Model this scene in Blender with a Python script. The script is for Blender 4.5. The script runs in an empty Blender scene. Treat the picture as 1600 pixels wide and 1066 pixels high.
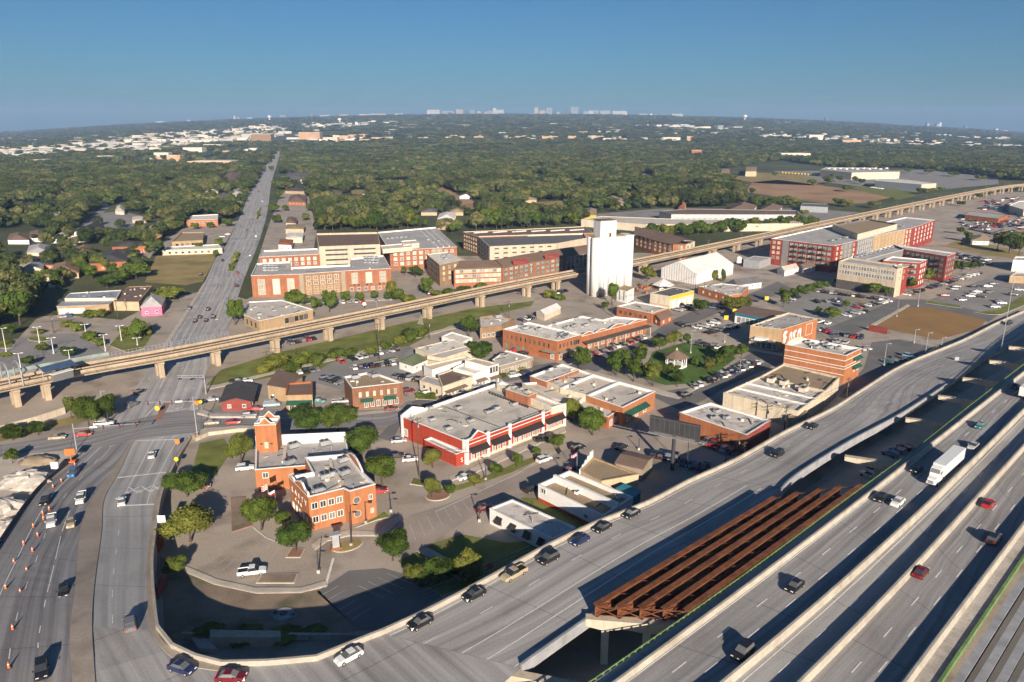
import bpy, math, random
from mathutils import Vector, Matrix, noise as mnoise

R = math.radians
rnd = random.Random(7)
scene = bpy.context.scene

# ------------------------------------------------------------------ camera, sky, sun, exposure
F, CAMH, U0, V0, VH = 1180.0, 90.0, 800.0, 533.0, 196.0      # focal length in photo pixels, camera height, centre, horizon row
PITCH = math.atan((V0 - VH) / F)
cam = bpy.data.cameras.new("camera")
cam.sensor_width = 36.0
cam.lens = 36.0 * F / 1600.0
cam.clip_start = 1.0
cam.clip_end = 60000.0
camo = bpy.data.objects.new("camera", cam)
scene.collection.objects.link(camo)
camo.location = (0, 0, CAMH)
camo.rotation_euler = (math.pi / 2 - PITCH, 0, 0)
scene.camera = camo

SUN_EL, SUN_AZ = R(19.0), R(11.5)          # sun stands behind the camera, a little to its right
world = bpy.data.worlds.new("World")
scene.world = world
world.use_nodes = True
wn = world.node_tree
bg = wn.nodes["Background"]
sky = wn.nodes.new("ShaderNodeTexSky")
sky.sky_type = 'NISHITA'
sky.sun_disc = False
sky.sun_elevation = SUN_EL
sky.sun_rotation = math.pi - SUN_AZ
sky.altitude = 100.0
sky.air_density = 1.0
sky.dust_density = 0.6
sky.ozone_density = 5.0
tint = wn.nodes.new("ShaderNodeMix")         # even blue-green cast of the photograph's sky, the same in all directions
tint.data_type = 'RGBA'
tint.blend_type = 'MULTIPLY'
tint.inputs[0].default_value = 1.0
tint.inputs[7].default_value = (0.37, 0.58, 0.70, 1.0)
wn.links.new(sky.outputs[0], tint.inputs[6])
wn.links.new(tint.outputs[2], bg.inputs[0])
bg.inputs[1].default_value = 0.05

sl = bpy.data.lights.new("sun", 'SUN')
sl.energy = 4.5
sl.angle = R(0.5)
sl.color = (1.0, 0.875, 0.73)
so = bpy.data.objects.new("sun", sl)
scene.collection.objects.link(so)
sdir = Vector((-math.sin(SUN_AZ) * math.cos(SUN_EL), math.cos(SUN_AZ) * math.cos(SUN_EL), -math.sin(SUN_EL)))
so.rotation_euler = sdir.to_track_quat('-Z', 'Y').to_euler()
so.location = (60, -300, 300)

vs = scene.view_settings
vs.view_transform = 'Standard'
vs.look = 'None'
vs.gamma = 1.0
vs.use_curve_mapping = False
vs.exposure = 0.95
scene.render.engine = 'CYCLES'
scene.cycles.use_denoising = True
scene.cycles.max_bounces = 5
scene.cycles.diffuse_bounces = 3
scene.cycles.glossy_bounces = 2
scene.cycles.transparent_max_bounces = 4
scene.cycles.volume_bounces = 0
scene.cycles.use_adaptive_sampling = True
scene.cycles.adaptive_threshold = 0.03

# ------------------------------------------------------------------ geometry of the place
cp, sp = math.cos(PITCH), math.sin(PITCH)


def ray(u, v):
    a, b = (u - U0) / F, (v - V0) / F
    return (a, cp - b * sp, -sp - b * cp)


def G(u, v, z=0.0):
    d = ray(u, v)
    t = (z - CAMH) / d[2]
    return Vector((d[0] * t, d[1] * t, z))


def GP(pts, z=0.0):
    return [G(u, v, z) for u, v in pts]


def pix(x, y, z):
    z -= CAMH
    d = y * cp - z * sp
    return (U0 + F * x / d, V0 - F * (y * sp + z * cp) / d)


def hgt(u, vt, vb, zb=0.0):
    p = G(u, vb, zb)
    d = ray(u, vt)
    return CAMH + d[2] * p.y / d[1]


def ppm(u, v, z=0.0):
    p = G(u, v, z)
    return F / (p.y * cp - (z - CAMH) * sp)


def terr(x, y):
    t = min(1.0, max(0.0, (y - 1500.0) / 7500.0))
    s = t * t * (3 - 2 * t)
    q = x / (0.655 * max(y, 1.0))
    return max(-60.0, s * (188.0 - 197.0 * q * q))


def GT(u, v):
    d = ray(u, v)
    y = 300.0
    while y < 9000.0:
        if CAMH + d[2] * y / d[1] <= terr(d[0] * y / d[1], y):
            break
        y *= 1.006
    x = d[0] * y / d[1]
    return Vector((x, y, terr(x, y)))


def inpoly(u, v, P):
    c = False
    j = len(P) - 1
    for i in range(len(P)):
        a, b = P[i], P[j]
        if (a[1] > v) != (b[1] > v) and u < (b[0] - a[0]) * (v - a[1]) / (b[1] - a[1]) + a[0]:
            c = not c
        j = i
    return c


def smooth(pts, k=4):
    pts = [Vector(p) for p in pts]
    out = []
    n = len(pts)
    for i in range(n - 1):
        p0, p1, p2, p3 = pts[max(i - 1, 0)], pts[i], pts[i + 1], pts[min(i + 2, n - 1)]
        for s in range(k):
            t = s / k
            out.append(0.5 * (2 * p1 + (p2 - p0) * t + (2 * p0 - 5 * p1 + 4 * p2 - p3) * t * t + (3 * p1 - p0 - 3 * p2 + p3) * t ** 3))
    out.append(pts[-1])
    return out


def plen(pts):
    return sum((pts[i + 1] - pts[i]).length for i in range(len(pts) - 1))


def along(pts, s):
    for i in range(len(pts) - 1):
        l = (pts[i + 1] - pts[i]).length
        if s <= l or i == len(pts) - 2:
            return pts[i].lerp(pts[i + 1], s / max(l, 1e-6)), (pts[i + 1] - pts[i]).normalized()
        s -= l


# ------------------------------------------------------------------ materials
MATS = {}


def M(name, col, rough=0.85, var=0.12, scale=0.6, fine=6.0, metal=0.0, stain=None, streak=None, uvroad=False, emit=None, spec=0.3, bump=0.0, vst=None, orand=None):
    if name in MATS:
        return MATS[name]
    m = bpy.data.materials.new(name)
    m.use_nodes = True
    nt = m.node_tree
    N, L = nt.nodes, nt.links
    b = N["Principled BSDF"]
    b.inputs["Roughness"].default_value = rough
    b.inputs["Metallic"].default_value = metal
    b.inputs["Specular IOR Level"].default_value = spec
    geo = N.new("ShaderNodeNewGeometry")

    def noise(vec, sc, det=4.0):
        n = N.new("ShaderNodeTexNoise")
        n.inputs["Scale"].default_value = sc
        n.inputs["Detail"].default_value = det
        L.new(vec, n.inputs["Vector"])
        return n.outputs["Fac"]

    def mix(fac, a, c, blend='MIX'):
        x = N.new("ShaderNodeMix")
        x.data_type = 'RGBA'
        x.blend_type = blend
        if isinstance(fac, float):
            x.inputs[0].default_value = fac
        else:
            L.new(fac, x.inputs[0])
        for s, val in ((6, a), (7, c)):
            if isinstance(val, tuple):
                x.inputs[s].default_value = (*val, 1)
            else:
                L.new(val, x.inputs[s])
        return x.outputs[2]

    def ramp(v, lo, hi):
        r = N.new("ShaderNodeMapRange")
        r.inputs[1].default_value = lo
        r.inputs[2].default_value = hi
        L.new(v, r.inputs[0])
        return r.outputs[0]
    lo = tuple(c * (1 - var) for c in col)
    hi = tuple(min(1, c * (1 + var)) for c in col)
    c = mix(ramp(noise(geo.outputs["Position"], scale), 0.3, 0.7), lo, hi)
    if fine:
        f = ramp(noise(geo.outputs["Position"], fine, 2.0), 0.35, 0.65)
        c = mix(f, c, mix(1.0, c, (0.86, 0.86, 0.86), 'MULTIPLY'))
    if stain:
        scol, sscale, amt = stain
        f = ramp(noise(geo.outputs["Position"], sscale, 6.0), 0.52, 0.70)
        mm = N.new("ShaderNodeMath")
        mm.operation = 'MULTIPLY'
        mm.inputs[1].default_value = amt
        L.new(f, mm.inputs[0])
        c = mix(mm.outputs[0], c, scol)
    if vst:
        mp = N.new("ShaderNodeMapping")
        mp.inputs["Scale"].default_value = (1.1, 1.1, 0.05)
        L.new(geo.outputs["Position"], mp.inputs[0])
        c = mix(ramp(noise(mp.outputs[0], 1.0, 5.0), 0.45, 0.75), c, mix(1.0, c, vst, 'MULTIPLY'))
    if orand:
        oi = N.new("ShaderNodeObjectInfo")
        c = mix(ramp(oi.outputs["Random"], 0.35, 0.95), c, orand)
    if uvroad:
        uv = N.new("ShaderNodeUVMap")
        mp = N.new("ShaderNodeMapping")
        mp.inputs["Scale"].default_value = (0.9, 0.014, 1)
        L.new(uv.outputs[0], mp.inputs[0])
        f = ramp(noise(mp.outputs[0], 1.0, 5.0), 0.38, 0.66)
        c = mix(f, c, mix(1.0, c, streak or (0.62, 0.61, 0.63), 'MULTIPLY'))
        # wheel paths: two darker bands for each 3.6 m lane
        sx = N.new("ShaderNodeSeparateXYZ")
        L.new(uv.outputs[0], sx.inputs[0])
        w = N.new("ShaderNodeMath")
        w.operation = 'MULTIPLY'
        w.inputs[1].default_value = 2 * math.pi / 3.6
        L.new(sx.outputs[0], w.inputs[0])
        cs = N.new("ShaderNodeMath")
        cs.operation = 'COSINE'
        L.new(w.outputs[0], cs.inputs[0])
        f2 = ramp(cs.outputs[0], 0.9, -1.0)
        m2 = N.new("ShaderNodeMath")
        m2.operation = 'MULTIPLY'
        m2.inputs[1].default_value = 0.55
        L.new(f2, m2.inputs[0])
        mp3 = N.new("ShaderNodeMapping")
        mp3.inputs["Scale"].default_value = (0.12, 0.05, 1)
        L.new(uv.outputs[0], mp3.inputs[0])
        c = mix(ramp(noise(mp3.outputs[0], 1.0, 8.0), 0.5, 0.62), c, mix(1.0, c, (0.84, 0.83, 0.82), 'MULTIPLY'))
        c = mix(m2.outputs[0], c, mix(1.0, c, (0.72, 0.72, 0.75), 'MULTIPLY'))
        # transverse joints
        fr = N.new("ShaderNodeMath")
        fr.operation = 'PINGPONG'
        fr.inputs[1].default_value = 9.0
        L.new(sx.outputs[1], fr.inputs[0])
        f3 = ramp(fr.outputs[0], 0.13, 0.06)
        c = mix(f3, c, mix(1.0, c, (0.6, 0.6, 0.6), 'MULTIPLY'))
    L.new(c, b.inputs["Base Color"])
    if bump:
        bp = N.new("ShaderNodeBump")
        bp.inputs["Strength"].default_value = bump
        L.new(noise(geo.outputs["Position"], fine or 4.0), bp.inputs["Height"])
        L.new(bp.outputs[0], b.inputs["Normal"])
    if emit:
        b.inputs["Emission Color"].default_value = (*emit[0], 1)
        b.inputs["Emission Strength"].default_value = emit[1]
    MATS[name] = m
    return m


def foliage(name, a, bcol, ccol):
    m = bpy.data.materials.new(name)
    m.use_nodes = True
    nt = m.node_tree
    N, L = nt.nodes, nt.links
    b = N["Principled BSDF"]
    b.inputs["Roughness"].default_value = 0.75
    b.inputs["Specular IOR Level"].default_value = 0.15
    oi = N.new("ShaderNodeObjectInfo")
    geo = N.new("ShaderNodeNewGeometry")
    r = N.new("ShaderNodeValToRGB")
    e = r.color_ramp.elements
    e[0].position, e[0].color = 0.0, (*a, 1)
    e[1].position, e[1].color = 1.0, (*ccol, 1)
    k = e.new(0.6)
    k.color = (*bcol, 1)
    L.new(oi.outputs["Random"], r.inputs[0])
    n = N.new("ShaderNodeTexNoise")
    n.inputs["Scale"].default_value = 0.28
    n.inputs["Detail"].default_value = 6.0
    L.new(geo.outputs["Position"], n.inputs["Vector"])
    mr = N.new("ShaderNodeMapRange")
    mr.inputs[1].default_value, mr.inputs[2].default_value = 0.3, 0.7
    mr.inputs[3].default_value, mr.inputs[4].default_value = 0.5, 1.6
    L.new(n.outputs["Fac"], mr.inputs[0])
    x = N.new("ShaderNodeMix")
    x.data_type = 'RGBA'
    x.blend_type = 'MULTIPLY'
    x.inputs[0].default_value = 1.0
    L.new(r.outputs[0], x.inputs[6])
    n2 = N.new("ShaderNodeTexNoise")
    n2.inputs["Scale"].default_value = 0.007
    n2.inputs["Detail"].default_value = 3.0
    L.new(geo.outputs["Position"], n2.inputs["Vector"])
    mr2 = N.new("ShaderNodeMapRange")
    mr2.inputs[1].default_value, mr2.inputs[2].default_value = 0.35, 0.65
    mr2.inputs[3].default_value, mr2.inputs[4].default_value = 0.7, 1.3
    L.new(n2.outputs["Fac"], mr2.inputs[0])
    mm = N.new("ShaderNodeMath")
    mm.operation = 'MULTIPLY'
    L.new(mr.outputs[0], mm.inputs[0])
    L.new(mr2.outputs[0], mm.inputs[1])
    L.new(mm.outputs[0], x.inputs[7])
    L.new(x.outputs[2], b.inputs["Base Color"])
    tr = N.new("ShaderNodeBsdfTranslucent")
    L.new(x.outputs[2], tr.inputs[0])
    ms = N.new("ShaderNodeMixShader")
    ms.inputs[0].default_value = 0.22
    L.new(b.outputs[0], ms.inputs[1])
    L.new(tr.outputs[0], ms.inputs[2])
    L.new(ms.outputs[0], N["Material Output"].inputs[0])
    MATS[name] = m
    return m


foliage('leaf', (0.050, 0.085, 0.014), (0.090, 0.125, 0.020), (0.16, 0.16, 0.03))
foliage('leaf_wood', (0.040, 0.058, 0.020), (0.084, 0.108, 0.032), (0.165, 0.155, 0.055))
foliage('leaf_bush', (0.075, 0.105, 0.016), (0.12, 0.15, 0.024), (0.17, 0.17, 0.03))
M('bark', (0.09, 0.065, 0.045), 0.9, 0.3, 3)
M('concrete', (0.5, 0.46, 0.41), 0.85, 0.14, 0.25, 3, stain=((0.2, 0.17, 0.14), 0.15, 0.45), vst=(0.78, 0.75, 0.72))
M('concrete_tan', (0.56, 0.48, 0.37), 0.85, 0.12, 0.3, 3, stain=((0.27, 0.2, 0.14), 0.3, 0.4), vst=(0.78, 0.75, 0.72))
M('barrier', (0.45, 0.405, 0.335), 0.85, 0.14, 0.4, 3, stain=((0.25, 0.2, 0.15), 0.25, 0.5))
M('viaduct', (0.47, 0.37, 0.26), 0.85, 0.1, 0.2, 2, stain=((0.28, 0.21, 0.15), 0.12, 0.5), vst=(0.78, 0.75, 0.72))
M('girder_grey', (0.34, 0.34, 0.35), 0.8, 0.15, 0.5, 4, stain=((0.18, 0.18, 0.18), 0.3, 0.5))
M('rust', (0.185, 0.066, 0.026), 0.8, 0.4, 0.6, 5, stain=((0.10, 0.035, 0.018), 0.5, 0.7))
M('rust_dark', (0.13, 0.05, 0.025), 0.8, 0.4, 0.6, 5)
M('road_ramp', (0.46, 0.44, 0.415), 0.9, 0.08, 0.05, 3, uvroad=True, streak=(0.70, 0.69, 0.70))
M('road_hwy', (0.4, 0.385, 0.365), 0.9, 0.08, 0.05, 3, uvroad=True, streak=(0.66, 0.65, 0.67))
M('road_lane', (0.47, 0.455, 0.43), 0.9, 0.06, 0.05, 3, uvroad=True, streak=(0.8, 0.8, 0.8))
M('road_left', (0.37, 0.355, 0.34), 0.9, 0.1, 0.05, 3, uvroad=True, streak=(0.58, 0.57, 0.6))
M('road_far', (0.5, 0.48, 0.46), 0.9, 0.1, 0.05, 3, uvroad=True, streak=(0.72, 0.71, 0.73))
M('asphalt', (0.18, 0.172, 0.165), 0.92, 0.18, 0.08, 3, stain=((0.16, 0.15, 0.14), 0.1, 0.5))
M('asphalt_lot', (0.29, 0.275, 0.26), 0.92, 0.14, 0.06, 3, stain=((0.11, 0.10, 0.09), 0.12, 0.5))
M('pavement', (0.415, 0.35, 0.285), 0.92, 0.16, 0.04, 2, stain=((0.15, 0.125, 0.10), 0.09, 0.6))
M('sidewalk', (0.52, 0.46, 0.38), 0.9, 0.12, 0.2, 2)
M('brick_paving', (0.336, 0.182, 0.126), 0.9, 0.15, 0.3, 3)
M('median', (0.37, 0.31, 0.25), 0.9, 0.12, 0.1, 2, stain=((0.19, 0.15, 0.12), 0.15, 0.5))
M('dirt', (0.312, 0.18, 0.066), 0.95, 0.12, 0.06, 1.5, stain=((0.3, 0.19, 0.09), 0.05, 0.5))
M('dirt_red', (0.396, 0.24, 0.132), 0.95, 0.2, 0.02, 0.4, stain=((0.22, 0.15, 0.07), 0.015, 0.8))
M('dirt_dark', (0.27, 0.205, 0.15), 0.95, 0.25, 0.15, 2, stain=((0.07, 0.085, 0.03), 0.12, 0.7))
M('grass', (0.17, 0.19, 0.04), 0.95, 0.3, 0.15, 3, stain=((0.17, 0.14, 0.05), 0.08, 0.55))
M('grass_dry', (0.325, 0.247, 0.098), 0.95, 0.2, 0.06, 1.5, stain=((0.15, 0.15, 0.04), 0.05, 0.7))
M('lawn', (0.085, 0.15, 0.025), 0.95, 0.2, 0.2, 3)
M('paint', (0.78, 0.77, 0.72), 0.7, 0.12, 0.8, 4)
M('paint_worn', (0.5, 0.49, 0.46), 0.8, 0.25, 0.5, 3)
M('white', (0.8, 0.775, 0.735), 0.7, 0.06, 0.3, 3, stain=((0.5, 0.45, 0.38), 0.2, 0.25))
M('white_silo', (0.83, 0.82, 0.8), 0.6, 0.04, 0.1, 2, stain=((0.55, 0.5, 0.43), 0.12, 0.35), vst=(0.74, 0.69, 0.62))
M('cream', (0.66, 0.57, 0.43), 0.8, 0.08, 0.3, 3, stain=((0.4, 0.33, 0.25), 0.25, 0.3), vst=(0.78, 0.75, 0.72))
M('cream_roof', (0.7, 0.6, 0.48), 0.8, 0.08, 0.2, 2, stain=((0.3, 0.27, 0.23), 0.2, 0.5))
M('beige', (0.56, 0.46, 0.34), 0.8, 0.08, 0.3, 3, vst=(0.78, 0.75, 0.72))
M('tan', (0.42, 0.29, 0.165), 0.85, 0.1, 0.3, 4, vst=(0.78, 0.75, 0.72))
M('tan_light', (0.52, 0.40, 0.26), 0.85, 0.1, 0.3, 4)
M('brick', (0.37, 0.135, 0.058), 0.85, 0.16, 0.35, 9, bump=0.1, vst=(0.78, 0.75, 0.72))
M('brick_orange', (0.43, 0.17, 0.072), 0.85, 0.12, 0.35, 9, bump=0.1, vst=(0.78, 0.75, 0.72))
M('brick_dark', (0.24, 0.115, 0.065), 0.85, 0.16, 0.35, 9, bump=0.1, vst=(0.78, 0.75, 0.72))
M('brick_brown', (0.29, 0.18, 0.10), 0.85, 0.14, 0.35, 9, bump=0.1, vst=(0.78, 0.75, 0.72))
M('brick_apt', (0.34, 0.135, 0.07), 0.85, 0.12, 0.35, 9, vst=(0.78, 0.75, 0.72))
M('red_paint', (0.4, 0.055, 0.028), 0.75, 0.12, 0.4, 6, vst=(0.78, 0.75, 0.72))
M('red_panel', (0.30, 0.052, 0.04), 0.75, 0.12, 0.3, 5, vst=(0.78, 0.75, 0.72))
M('maroon', (0.27, 0.06, 0.045), 0.8, 0.15, 0.4, 5)
M('roof_grey', (0.46, 0.435, 0.41), 0.85, 0.12, 0.12, 1.5, stain=((0.22, 0.21, 0.2), 0.18, 0.55))
M('roof_pale', (0.62, 0.56, 0.48), 0.85, 0.10, 0.12, 1.5, stain=((0.3, 0.27, 0.24), 0.22, 0.55))
M('roof_white', (0.78, 0.72, 0.63), 0.8, 0.1, 0.12, 1.5, stain=((0.36, 0.33, 0.3), 0.25, 0.6))
M('roof_dirty', (0.64, 0.58, 0.52), 0.85, 0.16, 0.2, 1.5, stain=((0.16, 0.15, 0.14), 0.35, 0.75))
M('roof_tan', (0.36, 0.27, 0.17), 0.9, 0.14, 0.2, 2, stain=((0.2, 0.15, 0.1), 0.2, 0.5))
M('roof_brown', (0.20, 0.135, 0.10), 0.9, 0.12, 0.2, 2)
M('roof_dark', (0.075, 0.07, 0.07), 0.9, 0.2, 0.3, 3)
M('roof_slate', (0.15, 0.145, 0.15), 0.9, 0.15, 0.3, 3)
M('roof_green', (0.14, 0.17, 0.09), 0.9, 0.2, 0.3, 2)
M('metal_grey', (0.42, 0.43, 0.44), 0.5, 0.12, 0.4, 4, metal=0.3)
M('metal_dark', (0.05, 0.05, 0.055), 0.5, 0.15, 0.5, 4)
M('galv', (0.45, 0.46, 0.47), 0.45, 0.12, 0.5, 4, metal=0.4)
M('teal', (0.05, 0.26, 0.30), 0.6, 0.15, 0.4, 4)
M('blue_teal', (0.03, 0.16, 0.24), 0.6, 0.15, 0.4, 4)
M('awning_green', (0.02, 0.09, 0.06), 0.7, 0.15, 0.5, 4)
M('awning_black', (0.03, 0.027, 0.025), 0.75, 0.15, 0.5, 4)
M('yellow', (0.72, 0.46, 0.03), 0.6, 0.08, 0.5, 4)
M('pink', (0.70, 0.17, 0.28), 0.8, 0.1, 0.4, 4)
M('glass', (0.025, 0.03, 0.035), 0.08, 0.2, 0.5, 0, spec=0.8, orand=(0.20, 0.20, 0.19))
M('glass_blind', (0.6, 0.53, 0.42), 0.25, 0.2, 0.4, 0, spec=0.7, orand=(0.16, 0.16, 0.155))
M('glass_green', (0.20, 0.25, 0.22), 0.12, 0.3, 0.3, 0, spec=0.8, orand=(0.45, 0.42, 0.36))
M('tyre', (0.018, 0.018, 0.018), 0.85, 0.1, 2, 0)
M('lamp_white', (0.85, 0.83, 0.76), 0.2, 0.05, 2, 0)
M('lamp_red', (0.45, 0.02, 0.015), 0.3, 0.05, 2, 0)
M('cone_orange', (0.75, 0.16, 0.04), 0.6, 0.1, 3, 0)
M('green_form', (0.16, 0.25, 0.09), 0.8, 0.25, 0.6, 3)
M('solar', (0.06, 0.09, 0.15), 0.3, 0.2, 0.4, 0, spec=0.6)
M('sign_red', (0.55, 0.03, 0.03), 0.5, 0.05, 2, 0)
M('sign_orange', (0.75, 0.2, 0.03), 0.5, 0.05, 2, 0)
M('sign_yellow', (0.85, 0.6, 0.02), 0.5, 0.05, 2, 0)
M('rail', (0.16, 0.11, 0.08), 0.5, 0.2, 0.5, 4, metal=0.5)
M('ballast', (0.23, 0.165, 0.115), 0.95, 0.2, 0.4, 3)
M('forest_floor', (0.075, 0.09, 0.033), 0.95, 0.35, 0.012, 0.1, stain=((0.14, 0.11, 0.06), 0.006, 0.5))
M('headlight_on', (1, 0.9, 0.7), 0.3, 0, 1, 0, emit=((1.0, 0.72, 0.35), 14.0))
M('trim_dark', (0.10, 0.09, 0.085), 0.7, 0.1, 0.5, 3)
M('grey_panel', (0.23, 0.225, 0.22), 0.75, 0.1, 0.4, 3)
M('taupe', (0.33, 0.27, 0.20), 0.8, 0.1, 0.4, 3)
M('skyline_pale', (0.5, 0.49, 0.47), 0.6, 0.1, 0.02, 0.15)
M('skyline_grey', (0.30, 0.31, 0.33), 0.5, 0.1, 0.02, 0.15)
M('skyline_dark', (0.09, 0.11, 0.15), 0.4, 0.1, 0.02, 0.15)
M('skyline_tan', (0.46, 0.37, 0.28), 0.7, 0.1, 0.02, 0.15)
M('far_pale', (0.62, 0.55, 0.45), 0.8, 0.2, 0.01, 0.05)
M('far_orange', (0.50, 0.31, 0.17), 0.8, 0.2, 0.01, 0.05)
M('far_grey', (0.36, 0.34, 0.31), 0.8, 0.2, 0.01, 0.05)


# ------------------------------------------------------------------ mesh helpers
COL = scene.collection


class MB:
    def __init__(self):
        self.v, self.f, self.m, self.uv = [], [], [], None

    def face(self, pts, mi=0):
        b = len(self.v)
        self.v += [tuple(p) for p in pts]
        self.f.append(tuple(range(b, b + len(pts))))
        self.m.append(mi)

    def box(self, c, s, rz=0.0, mi=0, taper=1.0):
        ca, sa = math.cos(rz), math.sin(rz)
        b = len(self.v)
        for dz in (-1, 1):
            k = taper if dz > 0 else 1.0
            for dx, dy in ((-1, -1), (1, -1), (1, 1), (-1, 1)):
                x, y = dx * s[0] / 2 * k, dy * s[1] / 2 * k
                self.v.append((c[0] + x * ca - y * sa, c[1] + x * sa + y * ca, c[2] + dz * s[2] / 2))
        for q in ((0, 3, 2, 1), (4, 5, 6, 7), (0, 1, 5, 4), (1, 2, 6, 5), (2, 3, 7, 6), (3, 0, 4, 7)):
            self.f.append(tuple(b + i for i in q))
            self.m.append(mi)

    def prism(self, P, z0, z1, mi=0, mtop=None, bottom=True):
        n = len(P)
        b = len(self.v)
        self.v += [(p[0], p[1], z0) for p in P] + [(p[0], p[1], z1) for p in P]
        for i in range(n):
            j = (i + 1) % n
            self.f.append((b + i, b + j, b + n + j, b + n + i))
            self.m.append(mi)
        self.f.append(tuple(b + n + i for i in range(n)))
        self.m.append(mi if mtop is None else mtop)
        if bottom:
            self.f.append(tuple(b + n - 1 - i for i in range(n)))
            self.m.append(mi)

    def cyl(self, p0, p1, r0, r1=None, n=8, mi=0, cap=True):
        r1 = r0 if r1 is None else r1
        p0, p1 = Vector(p0), Vector(p1)
        d = (p1 - p0).normalized()
        a = d.orthogonal().normalized()
        c = d.cross(a)
        b = len(self.v)
        for p, r in ((p0, r0), (p1, r1)):
            for i in range(n):
                t = 2 * math.pi * i / n
                self.v.append(tuple(p + a * (r * math.cos(t)) + c * (r * math.sin(t))))
        for i in range(n):
            j = (i + 1) % n
            self.f.append((b + i, b + j, b + n + j, b + n + i))
            self.m.append(mi)
        if cap:
            self.f.append(tuple(b + n + i for i in range(n)))
            self.f.append(tuple(b + n - 1 - i for i in range(n)))
            self.m += [mi, mi]

    def bar(self, p0, p1, w, h, mi=0):
        p0, p1 = Vector(p0), Vector(p1)
        d = (p1 - p0).normalized()
        up = Vector((0, 0, 1)) if abs(d.z) < 0.95 else Vector((1, 0, 0))
        s = d.cross(up).normalized() * (w / 2)
        t = s.cross(d).normalized() * (h / 2)
        b = len(self.v)
        for p in (p0, p1):
            for q in (-s - t, s - t, s + t, -s + t):
                self.v.append(tuple(p + q))
        for q in ((0, 1, 2, 3), (7, 6, 5, 4), (0, 4, 5, 1), (1, 5, 6, 2), (2, 6, 7, 3), (3, 7, 4, 0)):
            self.f.append(tuple(b + i for i in q))
            self.m.append(mi)

    def sweep(self, pts, prof, mi=0, caps=True, closed=True):
        """prof: (side offset, height) pairs; positive side is to the right of travel"""
        n, k = len(pts), len(prof)
        b = len(self.v)
        for i, p in enumerate(pts):
            a = pts[max(i - 1, 0)]
            c = pts[min(i + 1, n - 1)]
            d = Vector((c.x - a.x, c.y - a.y, 0)).normalized()
            s = Vector((d.y, -d.x, 0))
            for o, z in prof:
                self.v.append((p.x + s.x * o, p.y + s.y * o, p.z + z))
        for i in range(n - 1):
            for j in range(k if closed else k - 1):
                j2 = (j + 1) % k
                self.f.append((b + i * k + j, b + i * k + j2, b + (i + 1) * k + j2, b + (i + 1) * k + j))
                self.m.append(mi)
        if caps and closed:
            self.f.append(tuple(b + j for j in reversed(range(k))))
            self.f.append(tuple(b + (n - 1) * k + j for j in range(k)))
            self.m += [mi, mi]

    def mesh(self, name, mats, smooth_=False):
        me = bpy.data.meshes.new(name)
        me.from_pydata(self.v, [], self.f)
        for m in mats:
            me.materials.append(MATS[m] if isinstance(m, str) else m)
        if len(mats) > 1:
            me.polygons.foreach_set("material_index", self.m)
        if smooth_:
            me.polygons.foreach_set("use_smooth", [True] * len(self.f))
        me.update()
        return me

    def build(self, name, mats, parent=None, smooth_=False):
        if isinstance(mats, str):
            mats = [mats]
        return add(name, self.mesh(name, mats, smooth_), parent)


def add(name, data, parent=None, loc=None, rz=0.0, scale=None):
    """world-space placement; a child is offset so that it stays put under its (unrotated) parent"""
    o = bpy.data.objects.new(name, data)
    COL.objects.link(o)
    l = Vector(loc) if loc is not None else Vector((0, 0, 0))
    if parent is not None:
        o.parent = parent
        p = parent
        while p is not None:
            l = l - p.location
            p = p.parent
    o.location = l
    if rz:
        o.rotation_euler = (0, 0, rz)
    if scale is not None:
        o.scale = scale
    return o


LABELS = []


def tag(o, label, cat, group=None, kind=None, u=None):
    o["label"] = label
    if cat:
        o["category"] = cat
    if group:
        o["group"] = group
    if kind:
        o["kind"] = kind
    if u is not None:
        LABELS.append((o, label, u))
    return o


def root(name, label, cat, loc, group=None, u=None):
    return tag(add(name, None, None, loc), label, cat, group, None, u)


ORD = "first second third fourth fifth sixth seventh eighth ninth tenth eleventh twelfth".split()


def settle_labels():
    by = {}
    for o, l, u in LABELS:
        by.setdefault(l, []).append((u, o))
    for l, lst in by.items():
        if len(lst) < 2:
            continue
        lst.sort(key=lambda t: t[0])
        n = len(lst)
        for i, (u, o) in enumerate(lst):
            if i == 0:
                t = "leftmost of these"
            elif i == n - 1:
                t = "rightmost of these"
            else:
                k = i + 1
                t = (ORD[i] if i < 12 else "%d%s" % (k, {1: 'st', 2: 'nd', 3: 'rd'}.get(k % 10 if k not in (11, 12, 13) else 0, 'th'))) + " from the left"
            o["label"] = l + ", " + t


def ground_sheet(name, label, mat, pts, z, kind='structure'):
    mb = MB()
    mb.face(GP(pts, z))
    o = mb.build(name, mat)
    n = o.data.polygons[0].normal
    if n.z < 0:
        o.data.flip_normals()
    return tag(o, label, name.split('_')[-1], kind=kind)


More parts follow.
